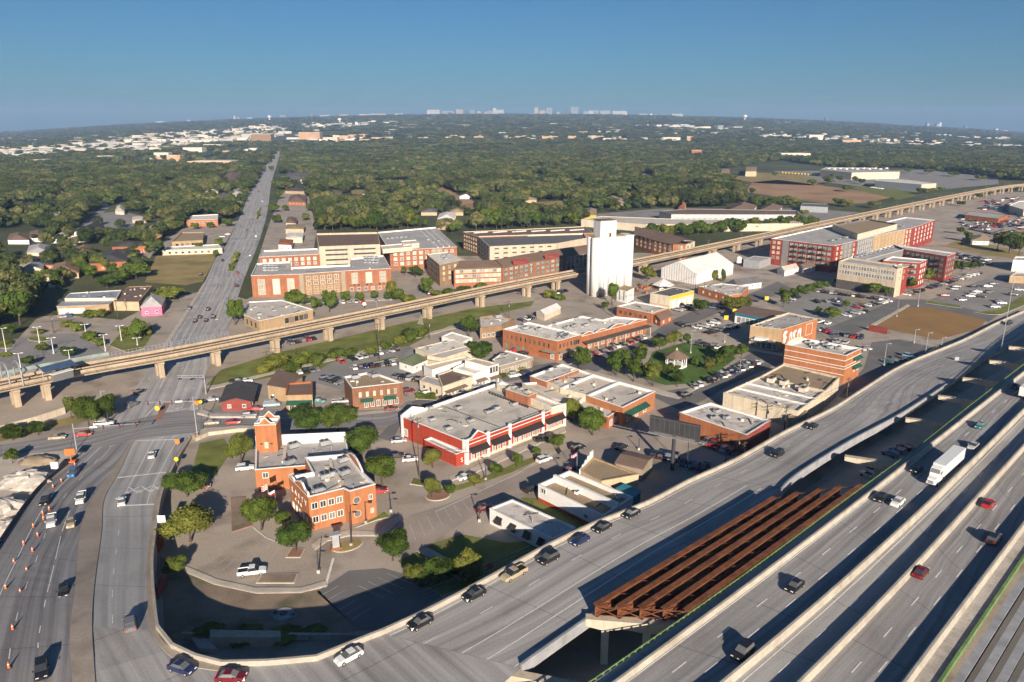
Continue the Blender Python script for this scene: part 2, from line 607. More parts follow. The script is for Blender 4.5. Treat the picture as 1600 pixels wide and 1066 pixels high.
def ribbon(name, label, Lp, Rp, mat, k=4, thick=0.0, parent=None):
    A, B = smooth(Lp, k), smooth(Rp, k)
    mb = MB()
    n = len(A)
    uv = []
    s = 0
    S = []
    for i in range(n):
        if i:
            s += ((A[i] + B[i]) / 2 - (A[i - 1] + B[i - 1]) / 2).length
        S.append(s)
        mb.v += [tuple(A[i]), tuple(B[i])]
    for i in range(n - 1):
        mb.f.append((2 * i, 2 * i + 1, 2 * i + 3, 2 * i + 2))
        mb.m.append(0)
    if thick:
        b = 2 * n
        for i in range(n):
            mb.v += [(A[i].x, A[i].y, A[i].z - thick), (B[i].x, B[i].y, B[i].z - thick)]
        for i in range(n - 1):
            mb.f += [(2 * i, 2 * i + 2, b + 2 * i + 2, b + 2 * i), (2 * i + 1, b + 2 * i + 1, b + 2 * i + 3, 2 * i + 3), (b + 2 * i, b + 2 * i + 2, b + 2 * i + 3, b + 2 * i + 1)]
            mb.m += [0, 0, 0]
        mb.f += [(0, b, b + 1, 1), (2 * n - 2, 2 * n - 1, b + 2 * n - 1, b + 2 * n - 2)]
        mb.m += [0, 0]
    o = mb.build(name, mat, parent)
    me = o.data
    me.update()
    if me.polygons[0].normal.z < 0:
        me.flip_normals()
    lay = me.uv_layers.new(name="UVMap")
    for lp in me.loops:
        vi = lp.vertex_index % (2 * n)
        i = vi // 2
        w = (A[i] - B[i]).length
        lay.data[lp.index].uv = (0.0 if vi % 2 == 0 else w, S[i])
    if label:
        tag(o, label, 'road', kind='structure')
    return o, A, B


def strip_marks(mb, pts, w=0.15, dash=None, dz=0.03):
    """painted line along a 3-D polyline; dash = (length, gap)"""
    L = plen(pts)
    if not dash:
        segs = [pts]
    else:
        segs = []
        s = 0.0
        while s < L:
            e = min(s + dash[0], L)
            segs.append([along(pts, s)[0], along(pts, e)[0]])
            s += dash[0] + dash[1]
    for sg in segs:
        mb.sweep([p + Vector((0, 0, dz)) for p in sg], [(-w / 2, 0), (w / 2, 0)], closed=False)


def mid(A, B, t):
    return [a.lerp(b, t) for a, b in zip(A, B)]


# ------------------------------------------------------------------ the ground
def build_ground():
    mb = MB()
    ys = [-400, -200, 0, 150, 300, 450, 600, 800, 1000, 1250, 1500]
    while ys[-1] < 12500:
        ys.append(ys[-1] * 1.07)
    xs = [i / 24 for i in range(-24, 25)]
    for y in ys:
        for s in xs:
            x = s * (max(y, 0) * 1.15 + 700)
            mb.v.append((x, y, terr(x, y) - 0.02))
    k = len(xs)
    for j in range(len(ys) - 1):
        for i in range(k - 1):
            a = j * k + i
            mb.f.append((a, a + 1, a + k + 1, a + k))
            mb.m.append(0)
    tag(mb.build('ground', 'forest_floor'), 'wide plain of dark green wooded ground reaching to the horizon', 'ground', kind='structure')


build_ground()

EXC = []           # photo-plane outlines that the woods keep out of


def sheet(name, label, mat, pts, z, exc=True):
    o = ground_sheet(name, label, mat, pts, z)
    if exc:
        EXC.append(pts)
    return o


sheet('town_pavement', 'pale brown concrete paving spread between the downtown buildings', 'pavement',
      [(-160, 1180), (-160, 640), (0, 560), (60, 495), (100, 492), (190, 500), (250, 470), (330, 452), (385, 468), (440, 440), (640, 400), (720, 400), (900, 400), (1000, 395),
       (1090, 400), (1200, 372), (1440, 322), (1540, 300), (1640, 300), (1720, 320), (1760, 700), (1900, 1180)], 0.0)
M('street_brick', (0.36, 0.30, 0.255), 0.9, 0.12, 0.1, 3, stain=((0.24, 0.2, 0.17), 0.12, 0.5))
sheet('paved_street', 'worn brick paved street running past the front of the red building', 'street_brick',
      [(585, 852), (640, 805), (700, 787), (820, 738), (880, 703), (930, 688), (985, 676), (1008, 642), (1058, 645), (1020, 700), (930, 706), (895, 731), (800, 772), (745, 803), (690, 838), (640, 872)], 0.03)
for lab_, pl_ in (('thin pale lane through the far left houses', [(-60, 428), (60, 402), (118, 380), (121, 383), (62, 407), (-60, 437)]), ('thin pale lane beyond the barn', [(10, 333), (100, 303), (104, 305), (14, 338)]), ('pale lane showing in the middle woods', [(568, 246), (596, 267), (600, 266), (573, 245)]), ('short pale drive left of the orange school', [(232, 355), (262, 338), (266, 340), (238, 358)])):
    sheet('wood_lane', lab_, 'sidewalk', pl_, 0.08)
sheet('underpass_yard', 'concrete ground painted pale to lift the shade between ramp and highway', 'sidewalk',
      [(1210, 800), (1330, 715), (1500, 615), (1640, 535), (1700, 600), (1500, 780), (1300, 900)], 0.03)  # pale colour painted here to lift the shade under the gap
sheet('work_pit', 'dark sheet painted as gap shade below the bare concrete girders', 'asphalt', [(1400, 1200), (1560, 960), (1700, 800), (2100, 1200)], 0.03)  # dark sheet stands in for the shade seen between the girders
for i_, (u_, v_, a_, m_) in enumerate(((560, 300, 13, 'grass_dry'), (640, 322, 16, 'dirt_red'), (905, 288, 15, 'grass_dry'), (1010, 275, 14, 'sidewalk'), (1080, 292, 16, 'grass_dry'), (770, 304, 14, 'pavement'), (90, 300, 16, 'grass_dry'), (205, 300, 14, 'pavement'), (270, 286, 15, 'grass'), (520, 266, 12, 'pavement'), (985, 304, 15, 'dirt_red'), (840, 276, 14, 'pavement'), (30, 320, 14, 'grass'), (680, 268, 12, 'sidewalk'))):
    sheet('wood_clearing', '%s clearing among the trees, number %d counted from the left' % ({'grass_dry': 'dry yellow', 'dirt_red': 'bare earth', 'sidewalk': 'pale paved', 'pavement': 'brown paved', 'grass': 'green grass'}[m_], sorted([560, 640, 905, 1010, 1080, 770, 90, 205, 270, 520, 985, 840, 30, 680]).index(u_) + 1), m_,
          [(u_ + a_ * math.cos(t_ * .785) * (1 + .2 * math.sin(t_ * 3 + i_)), v_ + 3.6 * math.sin(t_ * .785)) for t_ in range(8)], 0.06)
sheet('parking_lot', 'grey station parking lot with planted islands beside the viaduct', 'asphalt_lot',
      [(-120, 640), (-120, 540), (0, 535), (60, 523), (120, 521), (165, 549), (130, 562), (60, 585)], 0.04)
sheet('parking_lot', 'asphalt parking lot between the brown brick office and the grassy rail strip', 'asphalt_lot',
      [(462, 596), (520, 565), (640, 540), (665, 560), (622, 600), (640, 620), (535, 610), (500, 600)], 0.04)
sheet('parking_lot', 'large car park with tree islands in front of the beige apartment block', 'asphalt_lot',
      [(1215, 478), (1260, 446), (1330, 455), (1400, 468), (1330, 500), (1285, 515), (1240, 495)], 0.04)
sheet('parking_lot', 'pale grey half empty car park beside the highway mast', 'asphalt_lot',
      [(1448, 470), (1560, 428), (1640, 420), (1640, 470), (1560, 488), (1500, 482)], 0.05)
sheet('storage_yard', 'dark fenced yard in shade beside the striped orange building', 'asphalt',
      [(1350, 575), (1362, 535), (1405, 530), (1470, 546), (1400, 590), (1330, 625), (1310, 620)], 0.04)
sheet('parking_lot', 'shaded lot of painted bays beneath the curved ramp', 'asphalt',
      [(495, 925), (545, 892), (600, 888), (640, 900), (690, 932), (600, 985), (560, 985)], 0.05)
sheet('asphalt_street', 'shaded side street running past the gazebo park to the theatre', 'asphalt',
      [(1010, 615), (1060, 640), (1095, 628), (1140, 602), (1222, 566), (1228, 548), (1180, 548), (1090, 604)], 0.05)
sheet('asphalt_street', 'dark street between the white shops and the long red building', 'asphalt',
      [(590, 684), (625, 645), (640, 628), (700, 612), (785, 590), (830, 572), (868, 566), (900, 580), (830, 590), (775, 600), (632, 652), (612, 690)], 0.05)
sheet('asphalt_street', 'street in front of the brick shop row with the long canopy', 'asphalt',
      [(875, 572), (915, 562), (1000, 535), (1040, 505), (1085, 485), (1165, 462), (1215, 440), (1240, 452), (1180, 472), (1120, 490), (1060, 515), (1022, 535), (935, 580), (905, 588)], 0.05)
sheet('asphalt_street', 'street running from the silo past the brown field to the far car park', 'asphalt',
      [(1285, 515), (1350, 490), (1400, 468), (1440, 468), (1560, 492), (1545, 503), (1420, 482), (1380, 498), (1340, 520), (1300, 530)], 0.06)
sheet('brown_field', 'bare brown field on the corner beside the curved ramp', 'dirt',
      [(1362, 510), (1420, 480), (1450, 480), (1541, 500), (1530, 514), (1465, 531), (1415, 520)], 0.07)
sheet('grass_field', 'dry yellow grass lot beside the avenue behind the warehouses', 'grass_dry',
      [(226, 441), (244, 400), (330, 394), (337, 404), (317, 440), (290, 446)], 0.05)
sheet('grass_strip', 'green grass strip beneath the rail viaduct', 'grass',
      [(322, 602), (345, 578), (430, 552), (560, 522), (640, 503), (740, 482), (835, 470), (830, 478), (745, 498), (700, 510), (640, 540), (520, 566), (470, 592), (420, 590), (360, 600)], 0.06)
sheet('park_lawn', 'bright green lawn around the white gazebo', 'lawn',
      [(1000, 590), (1020, 550), (1070, 535), (1130, 545), (1150, 560), (1098, 598), (1070, 600), (1040, 602)], 0.06)
sheet('grass_strip', 'grass verge in front of the long red building', 'grass',
      [(690, 772), (720, 765), (800, 738), (838, 720), (842, 716), (835, 714), (800, 726), (750, 748), (716, 758), (690, 764)], 0.1)
sheet('grass_lawn', 'shaded lawn beside the curved ramp with dark bushes', 'grass',
      [(622, 876), (680, 848), (722, 835), (790, 848), (840, 845), (858, 860), (760, 905), (690, 930), (640, 898)], 0.05)
sheet('dirt_yard', 'bare shaded earth between the curved drive and the ramp wall', 'dirt_dark',
      [(258, 1000), (250, 870), (285, 888), (340, 912), (400, 925), (470, 925), (498, 922), (560, 985), (500, 1000), (420, 1010)], 0.05)
sheet('grass_lawn', 'grass between the white shabby shop and the white building with red base', 'grass',
      [(812, 778), (842, 778), (945, 815), (1000, 800), (930, 850), (905, 838)], 0.05)
sheet('grass_lawn', 'lawn behind the retaining wall near the avenue crossing', 'grass',
      [(300, 735), (312, 692), (350, 685), (362, 705), (335, 745), (310, 760)], 0.05)
sheet('grass_strip', 'dry verge between the station wall and the cross street', 'grass_dry',
      [(-60, 700), (0, 690), (100, 665), (165, 652), (175, 640), (150, 640), (60, 665), (-60, 684)], 0.05)
sheet('construction_yard', 'pale concrete work yard beside the elevated road', 'sidewalk',
      [(-60, 900), (-60, 712), (0, 708), (60, 705), (118, 702), (60, 770), (0, 850)], 0.05)
sheet('earth_field', 'wide bare red earth clearing beyond the rail viaduct', 'dirt_red',
      [(1165, 300), (1175, 285), (1215, 281), (1300, 292), (1372, 302), (1395, 308), (1350, 318), (1290, 318), (1240, 312)], 0.05)
sheet('grass_field', 'grass field above the red earth clearing', 'grass_dry',
      [(1140, 278), (1180, 270), (1240, 272), (1290, 283), (1270, 290), (1180, 286)], 0.05)
sheet('grass_field', 'green field beside the pale warehouse and the viaduct', 'grass',
      [(1325, 292), (1370, 290), (1420, 300), (1432, 306), (1405, 312), (1360, 302)], 0.06)
sheet('grass_field', 'small dry meadow among the trees behind the silo apartments', 'grass_dry',
      [(820, 326), (830, 316), (880, 314), (900, 322), (880, 329)], 0.05)
sheet('gravel_road', 'pale gravel lane winding into the woods', 'dirt_red',
      [(680, 300), (690, 292), (715, 303), (748, 318), (750, 332), (735, 336), (715, 318)], 0.05)
sheet('vacant_lot', 'vacant sandy lot with dry grass past the red apartments', 'grass_dry',
      [(1475, 385), (1500, 374), (1560, 385), (1600, 395), (1590, 405), (1540, 398)], 0.05)
sheet('parking_lot', 'grey church car park among the trees', 'asphalt_lot',
      [(148, 345), (160, 333), (190, 330), (232, 340), (226, 352), (165, 358)], 0.05)
sheet('side_road', 'side road leading into the trees past the church', 'asphalt_lot',
      [(105, 372), (130, 348), (165, 320), (172, 322), (150, 345), (122, 374)], 0.06)
sheet('side_road', 'narrow pale road between the dry lot and brick apartments', 'pavement',
      [(207, 412), (228, 392), (280, 362), (288, 364), (240, 396), (224, 415)], 0.06)
sheet('asphalt_lot', 'paved yard around the tan roofed clinic by the avenue', 'pavement',
      [(250, 392), (290, 352), (345, 350), (372, 345), (350, 385), (345, 395)], 0.04)
sheet('asphalt_lot', 'paved yards of the small shops along the avenue', 'pavement',
      [(395, 430), (420, 352), (440, 300), (480, 300), (495, 360), (490, 392), (440, 410)], 0.04)
sheet('warehouse_yard', 'pale yard around the long grey warehouses', 'asphalt_lot',
      [(905, 352), (935, 334), (1030, 326), (1250, 326), (1345, 332), (1260, 352), (1010, 354)], 0.04)
sheet('warehouse_yard', 'grey paved yard around the cream warehouses past the clearing', 'asphalt_lot',
      [(1210, 268), (1240, 261), (1430, 264), (1560, 278), (1560, 288), (1430, 300), (1330, 290), (1225, 276)], 0.04)

# ------------------------------------------------------------------ roads
def G3(l):
    return [G(u, v, z) for u, v, z in l]


Z_L = [0.06, 0.12, 0.8, 2.0, 3.3, 5.0, 6.5, 7.6, 8.0, 8.0]
ld_left = [(140, 700), (122, 714), (94, 735), (58, 768), (25, 812), (-10, 865), (-50, 930), (-80, 1000), (-100, 1066), (-125, 1180)]
ld_medl = [(210, 685), (200, 700), (172, 742), (142, 782), (127, 823), (121, 880), (116, 930), (110, 986), (112, 1050), (120, 1180)]
ld_medr = [(212, 686), (203, 702), (187, 737), (163, 780), (159, 828), (152, 880), (146, 930), (144, 980), (148, 1050), (158, 1180)]
ld_right = [(299, 684), (289, 700), (273, 727), (252, 775), (243, 828), (237, 880), (239, 935), (245, 985)]
LL = G3([(u, v, z) for (u, v), z in zip(ld_left, Z_L)])
ML = G3([(u, v, z) for (u, v), z in zip(ld_medl, Z_L)])
MR = G3([(u, v, z) for (u, v), z in zip(ld_medr, Z_L)])
RR = G3([(u, v, z) for (u, v), z in zip(ld_right, Z_L)])
road_l, la, lb = ribbon('avenue_carriageway', 'avenue lanes rising past orange cones to the highway crossing', LL, ML, 'road_left', thick=1.0)
road_m, ma, mb_ = ribbon('avenue_median', 'wide tan concrete median strip between the rising avenue lanes', [p + Vector((0, 0, 0.14)) for p in ML], [p + Vector((0, 0, 0.14)) for p in MR], 'median', thick=0.6)
road_r, ra, rb = ribbon('avenue_carriageway', 'avenue lanes with white railroad crossing markings beside the retaining wall', MR[:8], RR, 'road_lane', thick=1.0)

far_l = [(150, 690), (175, 668), (210, 610), (233, 575), (279, 506), (317, 446), (337, 405), (355, 380), (380, 327), (393, 295), (414, 262), (427, 242), (437, 226)]
far_r = [(302, 684), (306, 652), (318, 600), (326, 575), (355, 519), (377, 448), (391, 412), (405, 376), (418, 330), (424, 289), (432, 260), (437, 242), (442, 226)]
FL = [G(u, v, 0.10) if v > 300 else GT(u, v) + Vector((0, 0, 0.6)) for u, v in far_l]
FR = [G(u, v, 0.10) if v > 300 else GT(u, v) + Vector((0, 0, 0.6)) for u, v in far_r]
road_f, fa, fb = ribbon('avenue_road', 'straight avenue running from the crossing away into the distant woods', FL, FR, 'road_far')
EXC.append([(u - (3 if v > 320 else -1.5), v) for u, v in far_l] + [(u + (3 if v > 320 else -1.5), v) for u, v in far_r[::-1]])
cross_l = G3([(-120, 712, .14), (0, 694, .14), (90, 680, .14), (152, 668, .14), (260, 645, .14), (305, 641, .14), (350, 640, .14), (420, 640, .14), (520, 640, .14), (600, 640, .14), (640, 625, .14)])
cross_r = G3([(-120, 742, .14), (0, 715, .14), (90, 705, .14), (135, 702, .14), (215, 688, .14), (300, 676, .14), (350, 672, .14), (420, 672, .14), (520, 672, .14), (600, 668, .14), (650, 640, .14)])
road_c, ca_, cb_ = ribbon('cross_street', 'cross street passing behind the brick tower building through the traffic lights', cross_l, cross_r, 'road_left')

# ramp and the raised junction
ramp = [((600, 991), (815, 1044), 8.0), ((671, 958), (860, 1012), 8.0), ((752, 915), (904, 981), 8.0), ((853, 859), (985, 925), 8.0), ((930, 822), (1060, 872), 8.0),
        ((1014, 788), (1140, 820), 8.0), ((1077, 755), (1211, 776), 7.8), ((1153, 720), (1245, 745), 7.3), ((1229, 677), (1327, 693), 6.2), ((1300, 642), (1415, 645), 4.9),
        ((1352, 609), (1495, 592), 3.7), ((1415, 571), (1535, 563), 2.4), ((1504, 534), (1580, 540), 0.9), ((1555, 508), (1610, 520), 0.3), ((1600, 488), (1660, 497), 0.15)]
RL = [G(a[0], a[1], z) for a, b, z in ramp]
RRt = [G(b[0], b[1], z) for a, b, z in ramp]
road_rp, pa, pb = ribbon('curved_ramp', 'curved elevated frontage ramp with a line of dark cars beside its parapet', RL, RRt, 'road_ramp', thick=1.3)
jn = MB()
jv = [G(144, 980, 7.6), G(148, 1050, 8), G(158, 1180, 8), G(690, 1180, 8), G(770, 1080, 8), G(815, 1044, 8), G(600, 991, 8), G(567, 1004, 8), G(495, 1033, 8), G(420, 1040, 8), G(347, 1042, 8),
      G(304, 1031, 8), G(268, 1014, 8), G(245, 985, 7.6)]
jn.face(jv)
jo = jn.build('junction_deck', 'road_ramp')
if jo.data.polygons[0].normal.z < 0:
    jo.data.flip_normals()
lay = jo.data.uv_layers.new(name="UVMap")
for lp in jo.data.loops:
    c = jo.data.vertices[lp.vertex_index].co
    lay.data[lp.index].uv = (c.x * 0.75 + c.y * 0.66, -c.x * 0.66 + c.y * 0.75)
tag(jo, 'raised road junction where the ramp meets the rising avenue', 'road', kind='structure')

# parapets, walls below the raised roads
JERSEY = [(-0.30, 0), (-0.22, 0.3), (-0.12, 1.0), (0.12, 1.0), (0.22, 0.3), (0.30, 0)]


def parapet(name, label, pts, mat='barrier', prof=JERSEY, parent=None, cat='barrier', wall=None):
    mb = MB()
    mb.sweep(pts, prof)
    o = mb.build(name, mat, parent)
    if label:
        tag(o, label, cat)
    return o


edge_a = smooth(RR, 4) + [G(268, 1014, 8), G(304, 1031, 8), G(347, 1042, 8), G(420, 1040, 8), G(495, 1033, 8), G(567, 1004, 8)] + smooth(RL, 4)
edge_lo = smooth(RR, 4) + [G(268, 1014, 8), G(304, 1031, 8), G(347, 1042, 8)]
wroot = root('retaining_wall', 'tan avenue retaining wall and parapet, continued under the curved ramp as added shade wall', 'wall', (edge_a[20].x, edge_a[20].y, 0))
mb = MB()
mb.sweep(edge_a, [(-0.42, -0.3), (-0.42, 0.95), (0.08, 0.95), (0.08, -0.3)])
mb.build('parapet', 'barrier', wroot)
mb = MB()
mb.sweep(smooth(RL, 4), [(-0.62, -0.5), (-0.62, 0.85), (-0.44, 0.85), (-0.44, -0.5)])
mb.build('red_fascia', 'maroon', wroot)
mb = MB()
n = len(edge_a)
for i in range(n - 1):
    a, b = edge_a[i], edge_a[i + 1]
    d = Vector((b.x - a.x, b.y - a.y, 0)).normalized()
    s = Vector((-d.y, d.x, 0)) * 0.25
    mb.face([(a.x + s.x, a.y + s.y, -0.1), (b.x + s.x, b.y + s.y, -0.1), (b.x + s.x, b.y + s.y, b.z - .3), (a.x + s.x, a.y + s.y, a.z - .3)])
mb.build('wall_and_shade_face', 'concrete', wroot)  # below the ramp this solid face is added to keep the lot in shadow
# the sidewalk strip inside the parapet of the avenue
side_in = [p.lerp(q, 0.09) for p, q in zip(RR, MR[:8])] + [G(262, 1023, 8), G(300, 1042, 8), G(350, 1050, 8)]
side_out = RR + [G(268, 1014, 8), G(304, 1031, 8), G(347, 1042, 8)]
ribbon('raised_sidewalk', 'narrow tan sidewalk along the retaining wall parapet', [p + Vector((0, 0, .16)) for p in side_out], [p + Vector((0, 0, .16)) for p in side_in], 'median', thick=0.2)
parapet('road_railing', 'dark railing along the outer edge of the rising avenue', smooth(LL[1:], 3), 'metal_dark', [(-0.15, -1.2), (-0.15, 1.0), (0.05, 1.0), (0.05, -1.2)], cat='railing')
mb = MB()
Ls = smooth(LL[1:], 3)
for a, b in zip(Ls, Ls[1:]):
    mb.face([(a.x, a.y, -.1), (b.x, b.y, -.1), (b.x, b.y, b.z - .3), (a.x, a.y, a.z - .3)])
tag(mb.build('retaining_wall', 'concrete'), 'concrete wall below the cone lined edge of the avenue', 'wall')
# ramp: right-hand edge rail
parapet('ramp_barrier', 'low grey edge barrier on the open side of the curved ramp', [p for p in smooth(RRt, 4)[: 4 * 10]], 'girder_grey', [(-0.25, -1.3), (-0.25, 0.85), (0.2, 0.85), (0.2, -1.3)])

# markings
mk = MB()
strip_marks(mk, mid(pa, pb, 0.045), 0.2)
strip_marks(mk, mid(pa, pb, 0.30)[:36], 0.15, (3, 9))
strip_marks(mk, mid(pa, pb, 0.58)[:26], 0.2)
strip_marks(mk, mid(pa, pb, 0.76)[:26], 0.2)
strip_marks(mk, mid(pa, pb, 0.955)[:22], 0.2)
strip_marks(mk, mid(pa, pb, 0.55)[36:], 0.15, (3, 9))
mk.build('lane_marking', 'paint', road_rp)
mk = MB()
strip_marks(mk, mid(la, lb, 0.30), 0.18)
strip_marks(mk, mid(la, lb, 0.52), 0.15, (3, 9))
strip_marks(mk, mid(la, lb, 0.74)[14:], 0.18, (12, 3))
mk.build('lane_marking', 'paint', road_l)
mk = MB()
strip_marks(mk, mid(ra, rb, 0.34)[:13], 0.18)
strip_marks(mk, mid(ra, rb, 0.56)[:10], 0.16)
strip_marks(mk, mid(ra, rb, 0.78)[:14], 0.18)
strip_marks(mk, mid(ra, rb, 0.32)[16:], 0.15, (3, 7))
for i in (1, 9):
    strip_marks(mk, [ra[i].lerp(rb[i], 0.02), ra[i].lerp(rb[i], 0.9)], 0.5)
strip_marks(mk, [ra[13].lerp(rb[13], 0.33), ra[13].lerp(rb[13], 0.95)], 0.6)


def cross_mark(mb, c, ax, ay, s):
    for sg in (1, -1):
        p0, p1 = c - ax * s - ay * (s * 1.6 * sg), c + ax * s + ay * (s * 1.6 * sg)
        strip_marks(mb, [p0, p1], 0.32)
    for sg in (-1, 1):       # the small R letters of a railroad crossing
        q = c + ax * (0.95 * s * sg) - ay * (1.2 * s)
        strip_marks(mb, [q - ay * .8, q + ay * .8], 0.2)
        strip_marks(mb, [q + ay * .8, q + ay * .5 + ax * .5], 0.2)
        strip_marks(mb, [q + ay * .5 + ax * .5, q, q - ay * .8 + ax * .5], 0.2)


for t in (0.45, 0.67, 0.87):
    c = ra[11].lerp(rb[11], t)
    ay = (ra[10] - ra[12]).normalized()
    ax = (rb[11] - ra[11]).normalized()
    cross_mark(mk, c, ax, ay, 1.2)
mk.build('lane_marking', 'paint', road_r)
mk = MB()
strip_marks(mk, mid(fa, fb, 0.36)[8:44], 0.18)
strip_marks(mk, mid(fa, fb, 0.62)[8:44], 0.18)
strip_marks(mk, mid(fa, fb, 0.12)[10:40], 0.15, (3, 9))
strip_marks(mk, mid(fa, fb, 0.24)[10:40], 0.15, (3, 9))
strip_marks(mk, mid(fa, fb, 0.75)[6:40], 0.15, (3, 9))
strip_marks(mk, mid(fa, fb, 0.87)[6:40], 0.15, (3, 9))
strip_marks(mk, [G(227, 658, .1), G(302, 654, .1)], 0.5)
strip_marks(mk, [G(223, 656, .1), G(252, 625, .1)], 0.3)
for u in (265, 279, 294):
    strip_marks(mk, [G(u - 6, 656, .1), G(u + 8, 631, .1)], 0.16)
    cross_mark(mk, G(u + 3, 641, .1), Vector((1, 0, 0)), Vector((.25, .97, 0)), 1.3)
mk.build('lane_marking', 'paint', road_f)
mb = MB()
mb.face(GP([(240, 656), (251, 656), (266, 630), (256, 629)], 0.16))
tag(mb.build('brick_strip', 'brick_paving'), 'red brick paved strip in the avenue before the crossing', 'paving', kind='structure')
for i, (pl, lab) in enumerate([
        ([(356, 424), (364, 424), (377, 396), (372, 394)], 'long planted median of shrubs in the avenue'),
        ([(400, 343), (404, 343), (409, 325), (406, 325)], 'small planted median far up the avenue'),
        ([(337, 500), (341, 500), (352, 470), (349, 469)], 'bare raised median in the avenue beside the warehouses')]):
    mb = MB()
    mb.prism(GP(pl), 0.05, 0.3)
    tag(mb.build('median_island', 'grass' if i < 2 else 'sidewalk'), lab, 'median', kind='structure')

# ------------------------------------------------------------------ elevated highway
ZH = 10.6


def line(l, n=10, z=ZH):
    """extend a traced edge below the frame and resample it evenly"""
    P = [G(u, v, z) for u, v in l]
    P = [P[0] + (P[0] - P[1]).normalized() * 45] + P + [P[-1] + (P[-1] - P[-2]).normalized() * 120]
    P = smooth(P, 4)
    L = plen(P)
    return [along(P, L * i / n)[0] for i in range(n + 1)]


E0 = line([(928, 1066), (1037, 991), (1110, 940), (1230, 852), (1284, 811), (1365, 752), (1415, 716), (1504, 645), (1575, 590), (1640, 540)])
B1 = line([(970, 1066), (1100, 970), (1233, 870), (1354, 777), (1451, 700), (1562, 613), (1640, 553)])
B2 = line([(1141, 1066), (1200, 1017), (1338, 897), (1446, 796), (1517, 727), (1600, 644), (1640, 604)])
B3 = line([(1258, 1066), (1334, 990), (1428, 891), (1514, 796), (1600, 701), (1640, 657)])
B4 = line([(1420, 1066), (1517, 935), (1600, 824), (1640, 770)])
E5 = line([(1463, 1066), (1600, 864), (1640, 805)])
hw = []
for nm, lab, a, b, mt in (('highway_shoulder', 'shaded outer shoulder of the elevated highway beside green formwork', E0, B1, 'road_ramp'),
                          ('highway_carriageway', 'highway lanes with the white lorry', B1, B2, 'road_hwy'),
                          ('highway_lane', 'empty pale managed lane between two highway barriers', B2, B3, 'road_lane'),
                          ('highway_carriageway', 'highway lanes with the red car', B3, B4, 'road_hwy'),
                          ('highway_shoulder', 'cracked grey deck edge beside the concrete girders', B4, E5, 'concrete')):
    hw.append(ribbon(nm, lab, a, b, mt, k=2, thick=1.4))
for (o, a, b), fr in ((hw[1], (0.06, 0.36, 0.66)), (hw[2], (0.16, 0.5)), (hw[3], (0.36, 0.62)), (hw[3], (0.93,))):
    mk = MB()
    for t in fr:
        strip_marks(mk, mid(a, b, t), 0.2, (3.5, 8.5) if t not in (0.06, 0.16, 0.93) else None)
    mk.build('lane_marking', 'paint', o)
for P, lab, h in ((B1, 'tan concrete barrier beside the highway shoulder', 0.95), (B2, 'tan barrier between the lorry lanes and the empty lane', 1.4),
                  (B3, 'double tan barrier between the empty lane and the red car lanes', 1.4), (B4, 'tan barrier along the outer highway lanes', 1.4)):
    P2 = smooth(P, 3)
    mb = MB()
    mb.sweep(P2, [(-0.42, 0), (-0.28, .3), (-0.2, h), (0.2, h), (0.28, .3), (0.42, 0)])
    tag(mb.build('highway_barrier', 'barrier'), lab, 'barrier')
# green timber formwork along the outer deck edge
fr = root('formwork_rail', 'green timber formwork standing along the unfinished highway edge', 'formwork', E0[3])
mb = MB()
mb.sweep(smooth(E0, 3), [(-0.5, -0.5), (-0.5, -0.3), (0.05, -0.3), (0.05, -0.5)])
mb.build('walkway', 'girder_grey', fr)
post = MB()
post.box((0, 0, 0.1), (0.32, 0.18, .8))
pm = post.mesh('formwork_post', ['green_form'])
Es = smooth(E0, 3)
Le = plen(Es)
s = 8.0
while s < Le - 60:
    p, d = along(Es, s)
    add('formwork_post', pm, fr, (p.x - d.y * 0.25, p.y + d.x * 0.25, p.z - 0.2), math.atan2(d.y, d.x), (1, 1, 0.8 + 0.4 * rnd.random()))
    s += 1.25 + rnd.random() * .5
mb = MB()
mb.sweep([p + Vector((0, 0, .25)) for p in Es], [(-0.32, -.08), (-0.32, 0.08), (-0.2, 0.08), (-0.2, -.08)])
mb.build('rail', 'green_form', fr)
# green pipe on the far edge and bare concrete girders beyond
mb = MB()
mb.sweep(smooth(E5, 3), [(0.15, -0.6), (0.15, 0.35), (0.6, 0.35), (0.6, -0.6)])
tag(mb.build('edge_form', 'green_form'), 'pale green edge form along the cracked grey deck', 'formwork')
gd = Vector((E5[6].x - E5[2].x, E5[6].y - E5[2].y, 0)).normalized()
gs = Vector((gd.y, -gd.x, 0))
for i in range(7):
    c = E5[3] + gs * (2.1 + i * 2.25)
    gr = root('concrete_girder', 'bare grey concrete bridge girder in the unfinished span beside the highway', 'girder', (c.x, c.y, 8.0), 'concrete girders of the unfinished span', u=i)
    mb = MB()
    pts = [c - gd * 60, c + gd * 90]
    mb.sweep([p - Vector((0, 0, .4)) for p in pts], [(-0.6, -.2), (-0.6, 0), (0.6, 0), (0.6, -.2)])
    mb.build('top_flange', 'girder_grey', gr)
    mb = MB()
    mb.sweep([p - Vector((0, 0, .4)) for p in pts], [(-0.12, -1.6), (-0.12, -.2), (0.12, -.2), (0.12, -1.6)])
    mb.sweep([p - Vector((0, 0, .4)) for p in pts], [(-0.4, -1.9), (-0.4, -1.6), (0.4, -1.6), (0.4, -1.9)])
    mb.build('web', 'girder_grey', gr)


